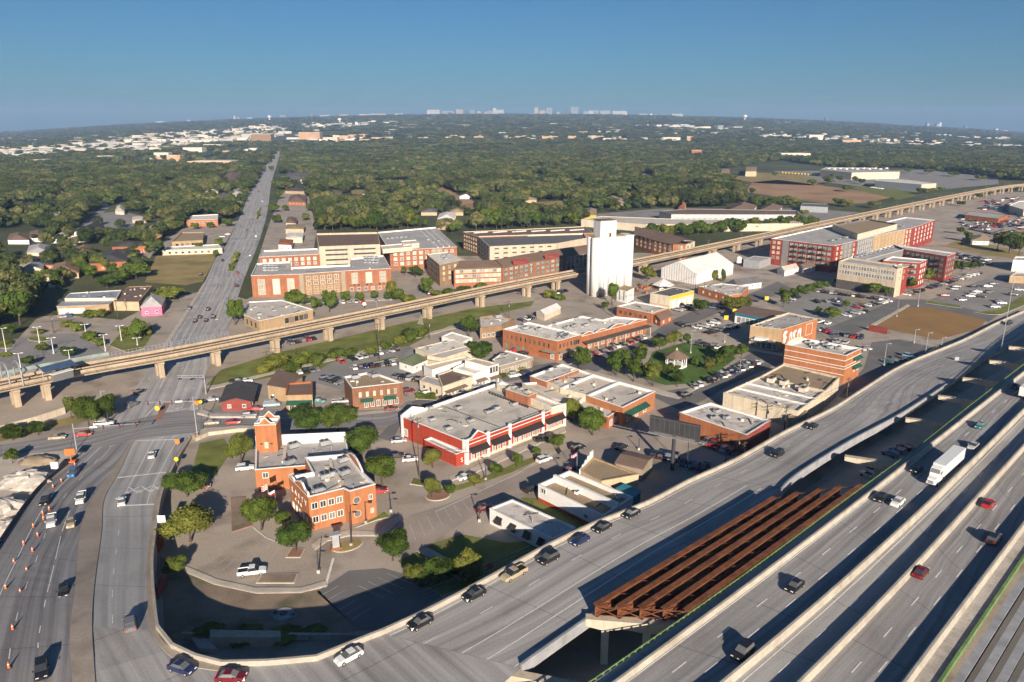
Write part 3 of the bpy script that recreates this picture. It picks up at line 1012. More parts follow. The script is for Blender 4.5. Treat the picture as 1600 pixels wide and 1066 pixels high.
# bents: hammerhead caps on columns
def bent(px, z, length, label, cols=(0.3, 0.8), dirv=None, w=1.6, group='concrete bents below the highway'):
    p = G(px[0], px[1], z)
    d = dirv
    r = root('bridge_bent', label, 'bridge pier', (p.x, p.y, 0), group, u=px[0])
    q = p + d * length
    s = Vector((d.y, -d.x, 0))
    ang = math.atan2(d.y, d.x)
    mb = MB()
    n = 12
    up = [(length * i / n, z) for i in range(n + 1)]
    lo = []
    for x, _ in up:
        t = min(abs(x - length * c) for c in cols)
        lo.append((x, z - 1.05 - 1.0 * max(0, 1 - t / (0.28 * length))))
    for side in (-1, 1):
        o = s * (w / 2 * side)
        for i in range(n):
            f = [(p + d * up[i][0] + o), (p + d * up[i + 1][0] + o), (p + d * lo[i + 1][0] + o), (p + d * lo[i][0] + o)]
            zz = [up[i][1], up[i + 1][1], lo[i + 1][1], lo[i][1]]
            f = [(a.x, a.y, b) for a, b in zip(f, zz)]
            mb.face(f if side > 0 else f[::-1])
    for L_, fl in ((up, False), (lo, True)):
        for i in range(n):
            a0, a1 = p + d * L_[i][0], p + d * L_[i + 1][0]
            f = [(a0.x - s.x * w / 2, a0.y - s.y * w / 2, L_[i][1]), (a0.x + s.x * w / 2, a0.y + s.y * w / 2, L_[i][1]),
                 (a1.x + s.x * w / 2, a1.y + s.y * w / 2, L_[i + 1][1]), (a1.x - s.x * w / 2, a1.y - s.y * w / 2, L_[i + 1][1])]
            mb.face(f[::-1] if fl else f)
    for k in (0, n):
        a0 = p + d * up[k][0]
        mb.face([(a0.x - s.x * w / 2, a0.y - s.y * w / 2, lo[k][1]), (a0.x + s.x * w / 2, a0.y + s.y * w / 2, lo[k][1]),
                 (a0.x + s.x * w / 2, a0.y + s.y * w / 2, z), (a0.x - s.x * w / 2, a0.y - s.y * w / 2, z)])
    mb.build('cap', 'concrete_tan', r)
    for c in cols:
        mb = MB()
        a0 = p + d * (length * c)
        mb.box((a0.x, a0.y, (z - 1.9) / 2), (1.3, 1.3, z - 1.9 + .05), ang)
        mb.build('column', 'concrete', r)
    return r


bd = (G(1487, 656, 8) - G(1415, 647, 8)).normalized()
bent((1320, 712), 8.6, 26, 'concrete bent with a sunlit cap end beside the rusty girders', dirv=bd)
for px in ((1415, 653), (1466, 618), (1504, 590), (1546, 563), (1576, 541)):
    bent(px, 7.4, 26, 'concrete hammerhead bent in the gap between ramp and highway', dirv=bd)
bent((915, 963), 8.9, 19, 'concrete bent carrying the near ends of the rusty girders', cols=(0.18, 0.55, 0.9), dirv=(G(1062, 975, 8.9) - G(915, 963, 8.9)).normalized())
bent((775, 1046), 7.6, 19, 'pale concrete bent cap at the bottom edge below the ramp', dirv=(G(880, 1066, 7.6) - G(775, 1046, 7.6)).normalized())

# ------------------------------------------------------------------ rusty steel girders
g_near = [(930, 945), (965, 948), (1000, 949), (1036, 951), (1071, 953)]
g_far = [(1211, 776), (1247, 769), (1282, 764), (1313, 759), (1346, 757)]
ZG = 11.2
for i, (a, b) in enumerate(zip(g_near, g_far)):
    p, q = G(*a, ZG), G(*b, ZG)
    r = root('steel_girder', 'long rusty brown steel bridge girder lying on the concrete bent', 'girder', (p.x, p.y, 8.9), 'rusty steel girders', u=a[0])
    mb = MB()
    mb.sweep([p, q], [(-0.55, -0.07), (-0.55, 0), (0.55, 0), (0.55, -0.07)])
    mb.build('top_flange', 'rust', r)
    mb = MB()
    mb.sweep([p, q], [(-0.05, -2.2), (-0.05, -.07), (0.05, -.07), (0.05, -2.2)])
    mb.build('web', 'rust', r)
    mb = MB()
    mb.sweep([p, q], [(-0.5, -2.28), (-0.5, -2.2), (0.5, -2.2), (0.5, -2.28)])
    mb.build('bottom_flange', 'rust_dark', r)
    if i < 4:
        p2, q2 = G(*g_near[i + 1], ZG), G(*g_far[i + 1], ZG)
        for k in range(0, 11):
            t = k / 10
            c0, c1 = p.lerp(q, t), p2.lerp(q2, t)
            zt, zb = ZG - 0.35, ZG - 1.95
            mb = MB()
            rr = 0.13 if k == 0 else 0.08
            if k:
                zt, zb = ZG - .3, ZG - .95
            for (s0, e0, s1, e1) in ((c0, zt, c1, zb), (c0, zb, c1, zt), (c0, zt, c1, zt), (c0, zb, c1, zb))[:4 if k == 0 else 2]:
                mb.bar((s0.x, s0.y, e0), (s1.x, s1.y, e1), rr, rr)
            mb.build('cross_frame', 'rust', r)
# ------------------------------------------------------------------ rail viaduct
ZV = 8.0
vc = [(-120, 632), (-60, 616), (0, 602), (127, 577), (263, 553), (400, 526), (610, 484), (780, 449), (908, 425), (987, 411), (1200, 367), (1440, 317), (1520, 301), (1560, 294), (1600, 289), (1680, 284), (1800, 284)]
VC = smooth([G(u, v, ZV) for u, v in vc], 5)
via = root('rail_viaduct', 'long tan concrete railway viaduct crossing the whole town on piers', 'viaduct', (G(400, 545).x, G(400, 545).y, 0))
mb = MB()
mb.sweep(VC, [(-4.6, -0.35), (-4.6, 0), (4.6, 0), (4.6, -0.35), (2.6, -0.55), (2.0, -2.0), (-2.0, -2.0), (-2.6, -0.55)])
mb.build('deck', 'viaduct', via)
for o_ in (-4.6, 4.38):
    mb = MB()
    mb.sweep(VC, [(o_, -0.45), (o_, 0.95), (o_ + .22, 0.95), (o_ + .22, -0.45)])
    mb.build('parapet', 'viaduct', via)
mb = MB()
mb.sweep([p + Vector((0, 0, .02)) for p in VC], [(-3.6, 0), (-3.6, .16), (3.6, .16), (3.6, 0)])
mb.build('track_bed', 'ballast', via)
mb = MB()
mb.sweep([p + Vector((0, 0, .2)) for p in VC], [(-0.2, 0), (-0.2, .35), (0.2, .35), (0.2, 0)])
mb.build('cable_trough', 'viaduct', via)
for o_ in (-2.7, -1.27, 1.27, 2.7):
    mb = MB()
    mb.sweep([p + Vector((0, 0, .18)) for p in VC], [(o_ - .06, 0), (o_ - .06, .16), (o_ + .06, .16), (o_ + .06, 0)])
    mb.build('rail', 'rail', via)


def pier_mesh(h):
    mb = MB()
    for sgn in (-1, 1):
        mb.box((0, sgn * 1.75, h / 2 - .6), (1.9, 1.5, h - 1.2), 0, 0)
    b = 1.0
    mb.prism([(-1.0, -2.6), (1.0, -2.6), (1.0, 2.6), (-1.0, 2.6)], h - 1.25, h - .7)
    mb.prism([(-1.1, -3.2), (1.1, -3.2), (1.1, 3.2), (-1.1, 3.2)], h - .7, h)
    return mb.mesh('pier', ['viaduct'])


pier_m = pier_mesh(ZV - 2.0)
pier_px = [(45, 650), (95, 640), (268, 600), (360, 580), (450, 558), (533, 539), (610, 519), (686, 502), (777, 485), (843, 468), (891, 459), (1022, 430), (1132, 405)]
ss = []
Lv = plen(VC)
for pu, pv in pier_px:
    t = G(pu, pv)
    best = min(range(0, int(Lv), 1), key=lambda s_: (along(VC, s_)[0].xy - t.xy).length)
    ss.append(best)
s_ = ss[-1] + 34
while s_ < Lv - 5:
    ss.append(s_)
    s_ += 34
for s_ in ss:
    p, d = along(VC, s_)
    add('pier', pier_m, via, (p.x, p.y, 0), math.atan2(d.y, d.x))
# track lamps / catenary poles along the viaduct
pole_m = MB()
pole_m.cyl((0, 0, 0), (0, 0, 4.8), 0.09, 0.06, 6)
pole_m.bar((0, 0, 4.4), (0, 2.2, 4.6), .06, .06)
pole_m.bar((0, 0, 4.4), (0, -2.2, 4.6), .06, .06)
pole_mesh = pole_m.mesh('catenary_pole', ['metal_grey'])
s_ = ss[2] + 5
while s_ < Lv - 40:
    p, d = along(VC, s_)
    add('catenary_pole', pole_mesh, via, (p.x, p.y, ZV + .3), math.atan2(d.y, d.x))
    s_ += 46

# station at the left end: platform, blue canopy, shelter, arches, mesh fence
stn = root('rail_station', 'elevated station platform with slatted blue canopy and glass shelter', 'station', (G(90, 600).x, G(90, 600).y, 0))
Ps = [p for p in VC if p.x < G(175, 575, ZV).x]
mb = MB()
mb.sweep(Ps, [(-9.5, -1.0), (-9.5, .75), (-4.9, .75), (-4.9, -1.0)])
mb.build('platform', 'concrete', stn)
mb = MB()
mb.sweep(Ps, [(-9.6, .75), (-9.6, 1.9), (-9.5, 1.9), (-9.5, .75)])
mb.build('platform_wall', 'glass_green', stn)
cz = 12.3
cn = [G(61, 575, cz), G(111, 562, cz), G(120, 570, cz), G(70, 583, cz)]
nsl = 12
for i in range(nsl):
    a0, a1 = cn[0].lerp(cn[3], i / nsl), cn[0].lerp(cn[3], (i + .72) / nsl)
    b0, b1 = cn[1].lerp(cn[2], i / nsl), cn[1].lerp(cn[2], (i + .72) / nsl)
    mb = MB()
    mb.prism([a0, a1, b1, b0], cz, cz + .08)
    mb.build('canopy_slat', 'solar', stn)
for k in range(5):
    mb = MB()
    a = cn[0].lerp(cn[1], k / 4)
    b = cn[3].lerp(cn[2], k / 4)
    mb.bar(a - Vector((0, 0, .12)), b - Vector((0, 0, .12)), .15, .2)
    m_ = a.lerp(b, .5)
    mb.cyl((m_.x, m_.y, ZV + .7), (m_.x, m_.y, cz - .2), .12)
    mb.build('canopy_frame', 'metal_grey', stn)
sc_ = (cn[2] + cn[3]) / 2
ang_ = math.atan2((cn[1] - cn[0]).y, (cn[1] - cn[0]).x)
mb = MB()
mb.box((sc_.x, sc_.y, ZV + 2.0), (6.5, 1.8, 2.5), ang_)
mb.build('shelter', 'glass_blind', stn)
mb = MB()
mb.box((sc_.x, sc_.y, ZV + 3.3), (7.0, 2.2, .2), ang_)
mb.build('shelter_roof', 'white', stn)
for (u, v) in ((12, 600), (32, 597)):
    p = G(u, v, ZV)
    _, d = min(((along(VC, s_)[0].xy - p.xy).length, along(VC, s_)[1]) for s_ in range(0, 120, 2))
    nrm = Vector((-d.y, d.x, 0))
    mb = MB()
    pr = None
    for k in range(11):
        t = math.pi * k / 10
        q = p + nrm * (5.2 * math.cos(t) + 1.5) + Vector((0, 0, 7.5 * math.sin(t) ** 0.6 - .5))
        if pr is not None:
            mb.bar(pr, q, .35, .35)
        pr = q
    mb.build('arch', 'galv', stn)
# steel mesh safety fence on the viaduct edge above the avenue
fen = root('viaduct_fence', 'grey steel mesh fence on the viaduct where it passes over the avenue', 'fence', (G(265, 560).x, G(265, 560).y, ZV))
Pf = [p for p in VC if G(165, 570, ZV).x < p.x < G(372, 530, ZV).x]
mb = MB()
for z_ in (1.0, 1.9, 2.8):
    mb.sweep(Pf, [(-5.1, z_), (-5.1, z_ + .08), (-5.0, z_ + .08), (-5.0, z_)])
mb.build('fence_rail', 'galv', fen)
pm_ = MB()
pm_.box((0, 0, 1.5), (.09, .09, 3.0))
pmm = pm_.mesh('fence_post', ['galv'])
Lf = plen(Pf)
s_ = 0
while s_ < Lf:
    p, d = along(Pf, s_)
    add('fence_post', pmm, fen, (p.x - d.y * 5.05, p.y + d.x * 5.05, ZV), math.atan2(d.y, d.x))
    s_ += 1.4
# white low wall below the station
mb = MB()
mb.sweep(GP([(-80, 700), (0, 676), (60, 660), (102, 646)]), [(-.3, 0), (-.3, 2.2), (.3, 2.2), (.3, 0)])
tag(mb.build('station_wall', 'concrete_tan'), 'tan concrete wall below the station platform', 'wall')
# train headlight on the viaduct
tr = root('light_rail_lamp', 'glowing lamp on the viaduct in front of the brick apartments', 'lamp', G(570, 484, ZV))
mb = MB()
p = G(570, 482, ZV)
mb.box((p.x, p.y, ZV + 1.0), (.5, .5, 2.0))
mb.build('post', 'metal_dark', tr)
mb = MB()
mb.box((p.x, p.y - .3, ZV + 2.2), (1.0, .4, .7))
mb.build('lens', 'headlight_on', tr)

# ------------------------------------------------------------------ building helpers
def area(P):
    return sum(P[i - 1].x * P[i].y - P[i].x * P[i - 1].y for i in range(len(P))) / 2


def inset(P, d):
    n = len(P)
    sg = 1 if area(P) > 0 else -1
    out = []
    for i in range(n):
        a, b, c = P[i - 1], P[i], P[(i + 1) % n]
        d1 = Vector((b.x - a.x, b.y - a.y)).normalized()
        d2 = Vector((c.x - b.x, c.y - b.y)).normalized()
        n1, n2 = Vector((-d1.y, d1.x)) * sg, Vector((-d2.y, d2.x)) * sg
        k = n1 + n2
        l = k.length
        k = n1 if l < .05 else k / l
        m_ = d / max(0.35, k.dot(n1))
        out.append(Vector((b.x + k.x * m_, b.y + k.y * m_, b.z)))
    return out


WINM = {}


def win_mesh(w, h, style):
    key = (round(w, 2), round(h, 2), style)
    if key in WINM:
        return WINM[key]
    fr, gl, mull = {'white': ('white', 'glass', 1), 'blind': ('white', 'glass_blind', 1), 'dark': ('trim_dark', 'glass', 0), 'green': ('trim_dark', 'glass_green', 1), 'store': ('white', 'glass', 2),
                    'plain': ('trim_dark', 'glass', 0), 'panel': ('white', 'white', 0), 'bay': ('cream', 'glass_blind', 3), 'louvre': ('concrete', 'metal_dark', 0), 'tanblind': ('cream', 'glass_blind', 1),
                    'yellow': ('yellow', 'white', 0), 'door': ('trim_dark', 'metal_dark', 0)}[style]
    mb = MB()
    t = min(.13, w * .12)
    D = .12
    # local: x along wall, y outward, z up, centred
    for (cx, cz_, sx, sz) in ((0, h / 2 - t / 2, w, t), (0, -h / 2 + t / 2, w + .1, t), (-w / 2 + t / 2, 0, t, h - 2 * t), (w / 2 - t / 2, 0, t, h - 2 * t)):
        mb.box((cx, D / 2, cz_), (sx, D, sz), 0, 0)
    for k in range(mull):
        mb.box((-w / 2 + w * (k + 1) / (mull + 1), D / 2 - .01, 0), (t * .7, D - .02, h - 2 * t), 0, 0)
    if mull == 3:
        for k in range(2):
            mb.box((0, D / 2 - .015, -h / 2 + h * (k + 1) / 3), (w - 2 * t, D - .03, t), 0, 0)
    y = .035
    pb_ = MB()
    pb_.face([(-w / 2 + t, y, -h / 2 + t), (w / 2 - t, y, -h / 2 + t), (w / 2 - t, y, h / 2 - t), (-w / 2 + t, y, h / 2 - t)][::-1])
    me = (mb.mesh('window', [fr]), pb_.mesh('pane', [gl]))
    WINM[key] = me
    return me


class Bld:
    def __init__(self, name, label, cat, px, z=0, group=None):
        c = sum((G(u, v, z) for u, v in px), Vector((0, 0, 0))) / len(px)
        self.r = root(name, label, cat, (c.x, c.y, 0), group)
        self.blocks = []
        EXC.append([(u, v) for u, v in px])

    def block(self, px, h, wall='brick', roof='roof_grey', cop='white', par=0.7, z0=0.0, world=None):
        P = world if world else [G(u, v, h) for u, v in px]
        if area(P) < 0:
            self.flip = True
        sg = 1 if area(P) > 0 else -1
        I = inset(P, .32)
        mb = MB()
        n = len(P)
        for i in range(n):
            a, b = P[i], P[(i + 1) % n]
            f = [(a.x, a.y, z0), (b.x, b.y, z0), (b.x, b.y, h), (a.x, a.y, h)]
            mb.face(f if sg > 0 else f[::-1])
        mb.build('wall', wall, self.r)
        if par > 0:
            O, I2 = inset(P, -.07), inset(P, .40)
            mb = MB()
            for i in range(n):
                j = (i + 1) % n
                for (A, B, za, zb) in ((O, I2, h + .14, h + .14), (O, O, h - .02, h + .14), (I2, I2, h + .14, h - par - .02)):
                    f = [(A[i].x, A[i].y, za), (A[j].x, A[j].y, za), (B[j].x, B[j].y, zb), (B[i].x, B[i].y, zb)]
                    mb.face(f if sg > 0 else f[::-1])
            mb.build('coping', cop, self.r)
        mb = MB()
        I3 = inset(P, .3) if par > 0 else inset(P, -.3)
        f = [(p.x, p.y, h - par if par > 0 else h + .1) for p in I3]
        mb.face(f if sg > 0 else f[::-1])
        if par <= 0:
            mb.face([(p.x, p.y, h - .1) for p in I3])
            for i in range(n):
                a, b = I3[i], I3[(i + 1) % n]
                mb.face([(a.x, a.y, h - .1), (b.x, b.y, h - .1), (b.x, b.y, h + .1), (a.x, a.y, h + .1)])
        self.roof = mb.build('roof', roof, self.r)
        if par > 0 and P[0].y < 420 and abs(area(P)) > 120:
            W_ = [(p.x, p.y) for p in inset(P, 1.2)]
            x0, x1, y0, y1 = min(p[0] for p in W_), max(p[0] for p in W_), min(p[1] for p in W_), max(p[1] for p in W_)
            k = min(12, int(abs(area(P)) / 45))
            for _ in range(60):
                x, y = rnd.uniform(x0, x1), rnd.uniform(y0, y1)
                if k and inpoly(x, y, W_):
                    k -= 1
                    add('roof_vent', vent_mesh(rnd.randrange(4)), self.roof, (x, y, h - par), rnd.random() * 3)
        self.blocks.append((P, sg, h, par))
        return self

    def edge(self, b, i):
        P, sg, h, par = self.blocks[b]
        a, c = P[i].copy(), P[(i + 1) % len(P)].copy()
        a.z = c.z = 0
        d = (c - a).normalized()
        nrm = Vector((d.y, -d.x, 0)) * sg
        return a, c, d, nrm

    def win(self, b, i, n, zs, w, h, style='white', t0=.07, t1=.93, name='window'):
        a, c, d, nrm = self.edge(b, i)
        me = win_mesh(w, h, style)
        ang = math.atan2(nrm.y, nrm.x) - math.pi / 2
        for k in range(n):
            t = t0 + (t1 - t0) * (k + .5) / n
            p = a.lerp(c, t) + nrm * .01
            for z in zs:
                o = add(name, me[0], self.r, (p.x, p.y, z), ang)
                q = bpy.data.objects.new('pane', me[1])
                COL.objects.link(q)
                q.parent = o
        return self

    def band(self, b, i, z, hh, mat, proud=.08, t0=0, t1=1, name='band'):
        a, c, d, nrm = self.edge(b, i)
        p, q = a.lerp(c, t0), a.lerp(c, t1)
        mb = MB()
        P = [p, q, q + nrm * proud, p + nrm * proud]
        mb.prism(P, z - hh / 2, z + hh / 2)
        mb.build(name, mat, self.r)
        return self

    def awning(self, b, i, t0, t1, z, depth=1.4, drop=.8, mat='awning_black', name='awning'):
        a, c, d, nrm = self.edge(b, i)
        p, q = a.lerp(c, t0) + nrm * .03, a.lerp(c, t1) + nrm * .03
        o = nrm * depth
        mb = MB()
        up, dn = Vector((0, 0, z)), Vector((0, 0, z - drop))
        th = Vector((0, 0, .1))
        A = [p + up, q + up, q + o + dn, p + o + dn]
        mb.face(A)
        mb.face([v - th for v in A][::-1])
        for k in range(4):
            x, y = A[k], A[(k + 1) % 4]
            mb.face([x, x - th, y - th, y])
        mb.build(name, mat, self.r)
        return self

    def ac(self, px, z, s=1.0, mat='galv'):
        for u, v in px:
            p = G(u, v, z)
            add('rooftop_unit', ac_mesh(mat), self.roof, (p.x, p.y, z), rnd.random() * .4 + .5, (s, s, s * .9))
        return self

    def text(self, b, i, t, z, s, size, mat='white', vertical=False):
        a, c, d, nrm = self.edge(b, i)
        cu = bpy.data.curves.new('lettering', 'FONT')
        cu.body = s
        cu.size = size
        cu.extrude = .05
        cu.align_x = 'CENTER'
        cu.resolution_u = 2
        cu.materials.append(MATS[mat])
        p = a.lerp(c, t) + nrm * .06
        tmp = bpy.data.objects.new('lettering_outline', cu)
        o = add('lettering', bpy.data.meshes.new_from_object(tmp), self.r, (p.x, p.y, z))
        bpy.data.objects.remove(tmp)
        o.rotation_euler = (math.pi / 2, 0, math.atan2(nrm.y, nrm.x) + math.pi / 2)
        return self


ACM = {}


def vent_mesh(i):
    k = 'vent%d' % i
    if k not in ACM:
        mb = MB()
        if i == 0:
            mb.cyl((0, 0, 0), (0, 0, .9), .13, .13, 7)
            mb.cyl((0, 0, .85), (0, 0, 1.0), .24, .1, 7)
        elif i == 1:
            mb.box((0, 0, .3), (.9, .7, .6))
            mb.box((0, 0, .65), (1.0, .8, .1))
        elif i == 2:
            mb.bar((-2.4, 0, .15), (2.2, .3, .15), .16, .16)
            mb.bar((2.2, .3, .15), (2.6, 2.0, .15), .16, .16)
        else:
            mb.box((0, 0, .12), (1.5, 1.1, .24), 0, 0, .8)
        ACM[k] = mb.mesh('roof_vent', [('galv', 'cream_roof', 'metal_dark', 'glass_blind')[i]])
    return ACM[k]




def ac_mesh(mat='galv'):
    if mat in ACM:
        return ACM[mat]
    mb = MB()
    mb.box((0, 0, .12), (2.2, 1.5, .24), 0, 1)
    mb.box((0, 0, .85), (2.3, 1.6, 1.2), 0, 0)
    mb.box((0, 0, 1.48), (2.36, 1.66, .06), 0, 0)
    for x in (-.55, .55):
        mb.cyl((x, 0, 1.5), (x, 0, 1.72), .46, .46, 10, 1)
    mb.box((1.45, 0, .6), (.7, .8, .6), 0, 0)
    ACM[mat] = mb.mesh('rooftop_unit', [mat, 'metal_dark'])
    return ACM[mat]


def gable(name, label, cat, A, B, C, he, hr, wall='white', roof='roof_grey', over=.3, group=None, hip=0.0, wins=True, u=None, gmat=None):
    """A-B: the gable end (eave corners in the photo plane), B-C: one long side"""
    a, b, c = G(*A, he), G(*B, he), G(*C, he)
    d = a + (c - b)
    ctr = (a + b + c + d) / 4
    r = root(name, label, cat, (ctr.x, ctr.y, 0), group, u)
    EXC.append([A, B, C, (A[0] + C[0] - B[0], A[1] + C[1] - B[1])])
    P = [a, b, c, d]
    sg = 1 if area(P) > 0 else -1
    mb = MB()
    r0, r1 = (a + b) / 2, (d + c) / 2
    ax = (r1 - r0)
    r0h, r1h = r0 + ax * hip, r1 - ax * hip
    for i in range(4):
        x, y = P[i], P[(i + 1) % 4]
        f = [(x.x, x.y, 0), (y.x, y.y, 0), (y.x, y.y, he), (x.x, x.y, he)]
        if hip == 0 and i in (0, 2):
            m_ = (x + y) / 2
            f = f[:3] + [(m_.x, m_.y, hr)] + f[3:]
        mb.face(f if sg > 0 else f[::-1])
    mb.build('wall', wall, r)
    # roof with overhang and thickness
    w = (b - a).normalized()
    l = ax.normalized()
    half = (b - a).length / 2
    sl = (hr - he) / half
    eo = over
    mb = MB()
    T = Vector((0, 0, .18))

    def pt(base, off_w, off_l, z):
        return Vector((base.x + w.x * off_w + l.x * off_l, base.y + w.y * off_w + l.y * off_l, z))
    ez = he - sl * eo + .06
    e = [pt(a, -eo, -eo, ez), pt(b, eo, -eo, ez), pt(c, eo, eo, ez), pt(d, -eo, eo, ez)]
    q0 = pt(r0h, 0, -eo if hip == 0 else 0, hr + .06)
    q1 = pt(r1h, 0, eo if hip == 0 else 0, hr + .06)
    tops = [[e[1], e[2], q1, q0], [e[3], e[0], q0, q1]]
    if hip:
        tops += [[e[0], e[1], q0], [e[2], e[3], q1]]
    for f in tops:
        mb.face(f if sg > 0 else f[::-1])
        g = [v + T for v in f]
        mb.face(g if sg > 0 else g[::-1])
        for i in range(len(f)):
            x, y = f[i], f[(i + 1) % len(f)]
            mb.face([x, y, y + T, x + T])
    mb.build('roof', roof, r)
    if wins:
        L_ = (c - b).length
        for (s0, s1) in ((a, b), (b, c), (c, d), (d, a)):
            n_ = max(1, int((s1 - s0).length / 4.5))
            dd = (s1 - s0).normalized()
            nrm = Vector((dd.y, -dd.x, 0)) * sg
            if nrm.y > .3:
                continue
            me = win_mesh(1.2, 1.3, 'white')
            for k in range(n_):
                p = s0.lerp(s1, (k + .5) / n_) + nrm * .01
                o = add('window', me[0], r, (p.x, p.y, min(1.7, he * .55)), math.atan2(nrm.y, nrm.x) - math.pi / 2)
                q = bpy.data.objects.new('pane', me[1])
                COL.objects.link(q)
                q.parent = o
    return r, P, sg
# ------------------------------------------------------------------ brick tower building in the foreground
b = Bld('brick_tower_building', 'orange brick civic building with a square tower and white lettered front', 'building',
        [(398, 764), (492, 826), (589, 810), (546, 706), (540, 683), (400, 689)])
HB = 8.6
b.block([(398.4, 734.4), (476, 728), (546, 716), (540, 684), (400, 690)], 6.0, 'brick_orange', 'roof_grey', 'white', 1.0)
b.block([(451.5, 745.5), (481.5, 777), (536.6, 763.5), (546, 768), (586.5, 757), (567.6, 739), (545, 709.5), (476, 715), (488, 738)], HB, 'brick_orange', 'roof_grey', 'white', 0.9)
tb = [G(401, 702, 6.0), G(434.4, 701, 6.0)]
th = hgt(434, 664, 701, 6.0)
tdir = Vector((-(tb[1] - tb[0]).y, (tb[1] - tb[0]).x, 0)).normalized() * 5.0
b.block(None, th, 'brick_orange', 'roof_dark', 'white', 1.2, world=[Vector((p.x, p.y, th)) for p in (tb[0], tb[1], tb[1] + tdir, tb[0] + tdir)])
# gabled and stepped white parapets on the tower, curved gable on the front and side
def pediment(b, blk, i, pts, mat='white', wallm='brick_orange', t0=0., t1=1.):
    a, c, d, nrm = b.edge(blk, i)
    p, q = a.lerp(c, t0), a.lerp(c, t1)
    base = b.blocks[blk][2]
    L_ = (q - p).length
    prof = [(0, 0)] + pts + [(1, 0)]
    mb = MB()
    fr_ = [p + d * (x * L_) + Vector((0, 0, base + z)) for x, z in prof]
    bk = [v - nrm * .35 for v in fr_]
    fo = [v + nrm * .02 for v in fr_]
    mb.face(fo)
    mb.face(bk[::-1])
    mb.build('pediment', wallm, b.r)
    mb = MB()
    for k in range(len(prof) - 1):
        x0, x1 = fo[k] + nrm * .05, fo[k + 1] + nrm * .05
        y0, y1 = bk[k] - nrm * .03, bk[k + 1] - nrm * .03
        T_ = Vector((0, 0, .22))
        mb.face([x0, x1, y1, y0])
        mb.face([x0 + T_, y0 + T_, y1 + T_, x1 + T_])
        mb.face([x0, x0 + T_, x1 + T_, x1])
        mb.face([y0, y1, y1 + T_, y0 + T_])
    mb.build('pediment_coping', mat, b.r)


pediment(b, 2, 0, [(.02, .5), (.25, .5), (.5, 2.0), (.75, .5), (.98, .5)])
pediment(b, 2, 2, [(.02, .5), (.25, .5), (.5, 2.0), (.75, .5), (.98, .5)])
pediment(b, 1, 0, [(.02, .7), (.2, .7), (.3, .2), (.45, 1.2), (.6, 1.9), (.72, 1.9), (.84, .9), (.98, .9)])
pediment(b, 1, 5, [(.05, .5), (.2, 1.2), (.4, 1.7), (.6, 1.7), (.8, 1.2), (.95, .5)])
# tall rear parapet of the wing
b.band(0, 3, 6.9, 1.8, 'white', -.4, 0, 1, 'rear_parapet')
b.win(1, 1, 4, (6.1, 2.6), 1.5, 1.7, 'white', .04, .98)
b.win(1, 3, 1, (5.8,), .9, 1.3, 'white', .62, .95)
b.win(1, 3, 1, (2.2,), .9, 1.3, 'tanblind', .66, .98)
for z in (5.9, 2.4):
    a, c, d, nrm = b.edge(1, 3)
    p = a.lerp(c, .25)
    mb = MB()
    mb.cyl(p + nrm * .0 + Vector((0, 0, z)), p + nrm * .12 + Vector((0, 0, z)), .75, .75, 20)
    mb.build('round_window', 'roof_slate', b.r)
    mb = MB()
    mb.cyl(p + nrm * .0 + Vector((0, 0, z)), p + nrm * .08 + Vector((0, 0, z)), .95, .95, 20)
    mb.build('round_window_frame', 'tan_light', b.r)
b.win(0, 0, 1, (4.3,), 1.5, 1.6, 'white', .1, .3)
b.win(0, 0, 1, (2.3,), 2.6, 3.6, 'store', .72, .92)
b.win(2, 0, 1, (7.1,), 1.0, 1.8, 'tanblind', .35, .62)
b.win(2, 0, 2, (7.5,), .7, .35, 'dark', .02, .95)
b.win(1, 0, 5, (2.0,), 1.0, 1.7, 'white', .06, .95)
for k, ch in enumerate("LAITY"):
    b.text(1, 0, .16 + k * .17, 5.6, ch, 1.9)
for k, ch in enumerate("CAR"):
    b.text(1, 0, .3 + k * .14, 4.0, ch, 1.1)
b.ac([(452, 726), (458, 700), (507, 696)], 5.0, 1.1)
b.ac([(508, 748), (515, 745), (497, 770), (537, 742), (535, 722), (543, 715)], HB - .9, 1.0)
for pts in ([(516, 718), (519, 740), (498, 742)], [(510, 730), (522, 738), (531, 752)], [(506, 772), (530, 760), (535, 752)]):
    mb = MB()
    Q = [G(u, v, HB - .45) for u, v in pts]
    for x, y in zip(Q, Q[1:]):
        mb.bar(x, y, .9, .6)
    mb.build('roof_duct', 'cream_roof', b.r)
mb = MB()
Q = [G(u, v, 5.35) for u, v in ((446, 700), (443, 722))]
mb.bar(Q[0], Q[1], .9, .6)
mb.build('roof_duct', 'cream_roof', b.r)

# ------------------------------------------------------------------ long red building
hr = 6.6
b = Bld('red_building', 'long bright red building with white pilasters and black awnings', 'building', [(627, 680), (729, 725), (882, 662), (785, 596)])
b.block([(626.7, 650.7), (728.5, 691), (882.4, 634), (785, 596)], hr, 'red_paint', 'roof_pale', 'white', .7)
b.block([(663, 687), (674.5, 683), (726, 706), (712.5, 710)], 3.7, 'red_paint', 'roof_grey', 'white', .5)
b.block([(790, 608.5), (799.5, 601.5), (838, 614), (824.5, 619.5)], 9.0, 'brick_apt', 'roof_dirty', 'cream', .5)
b.block([(776, 600), (785, 596.5), (880, 632), (862, 637)], 7.8, 'cream', 'cream_roof', 'white', .6, z0=5.5)
pediment(b, 0, 1, [(.02, .3), (.25, .5), (.55, 2.0), (.85, .5)], 'white', 'red_paint', .0, .2)
pediment(b, 0, 3, [(.02, .3), (.5, 1.8), (.98, .3)], 'white', 'white', .8, 1.)
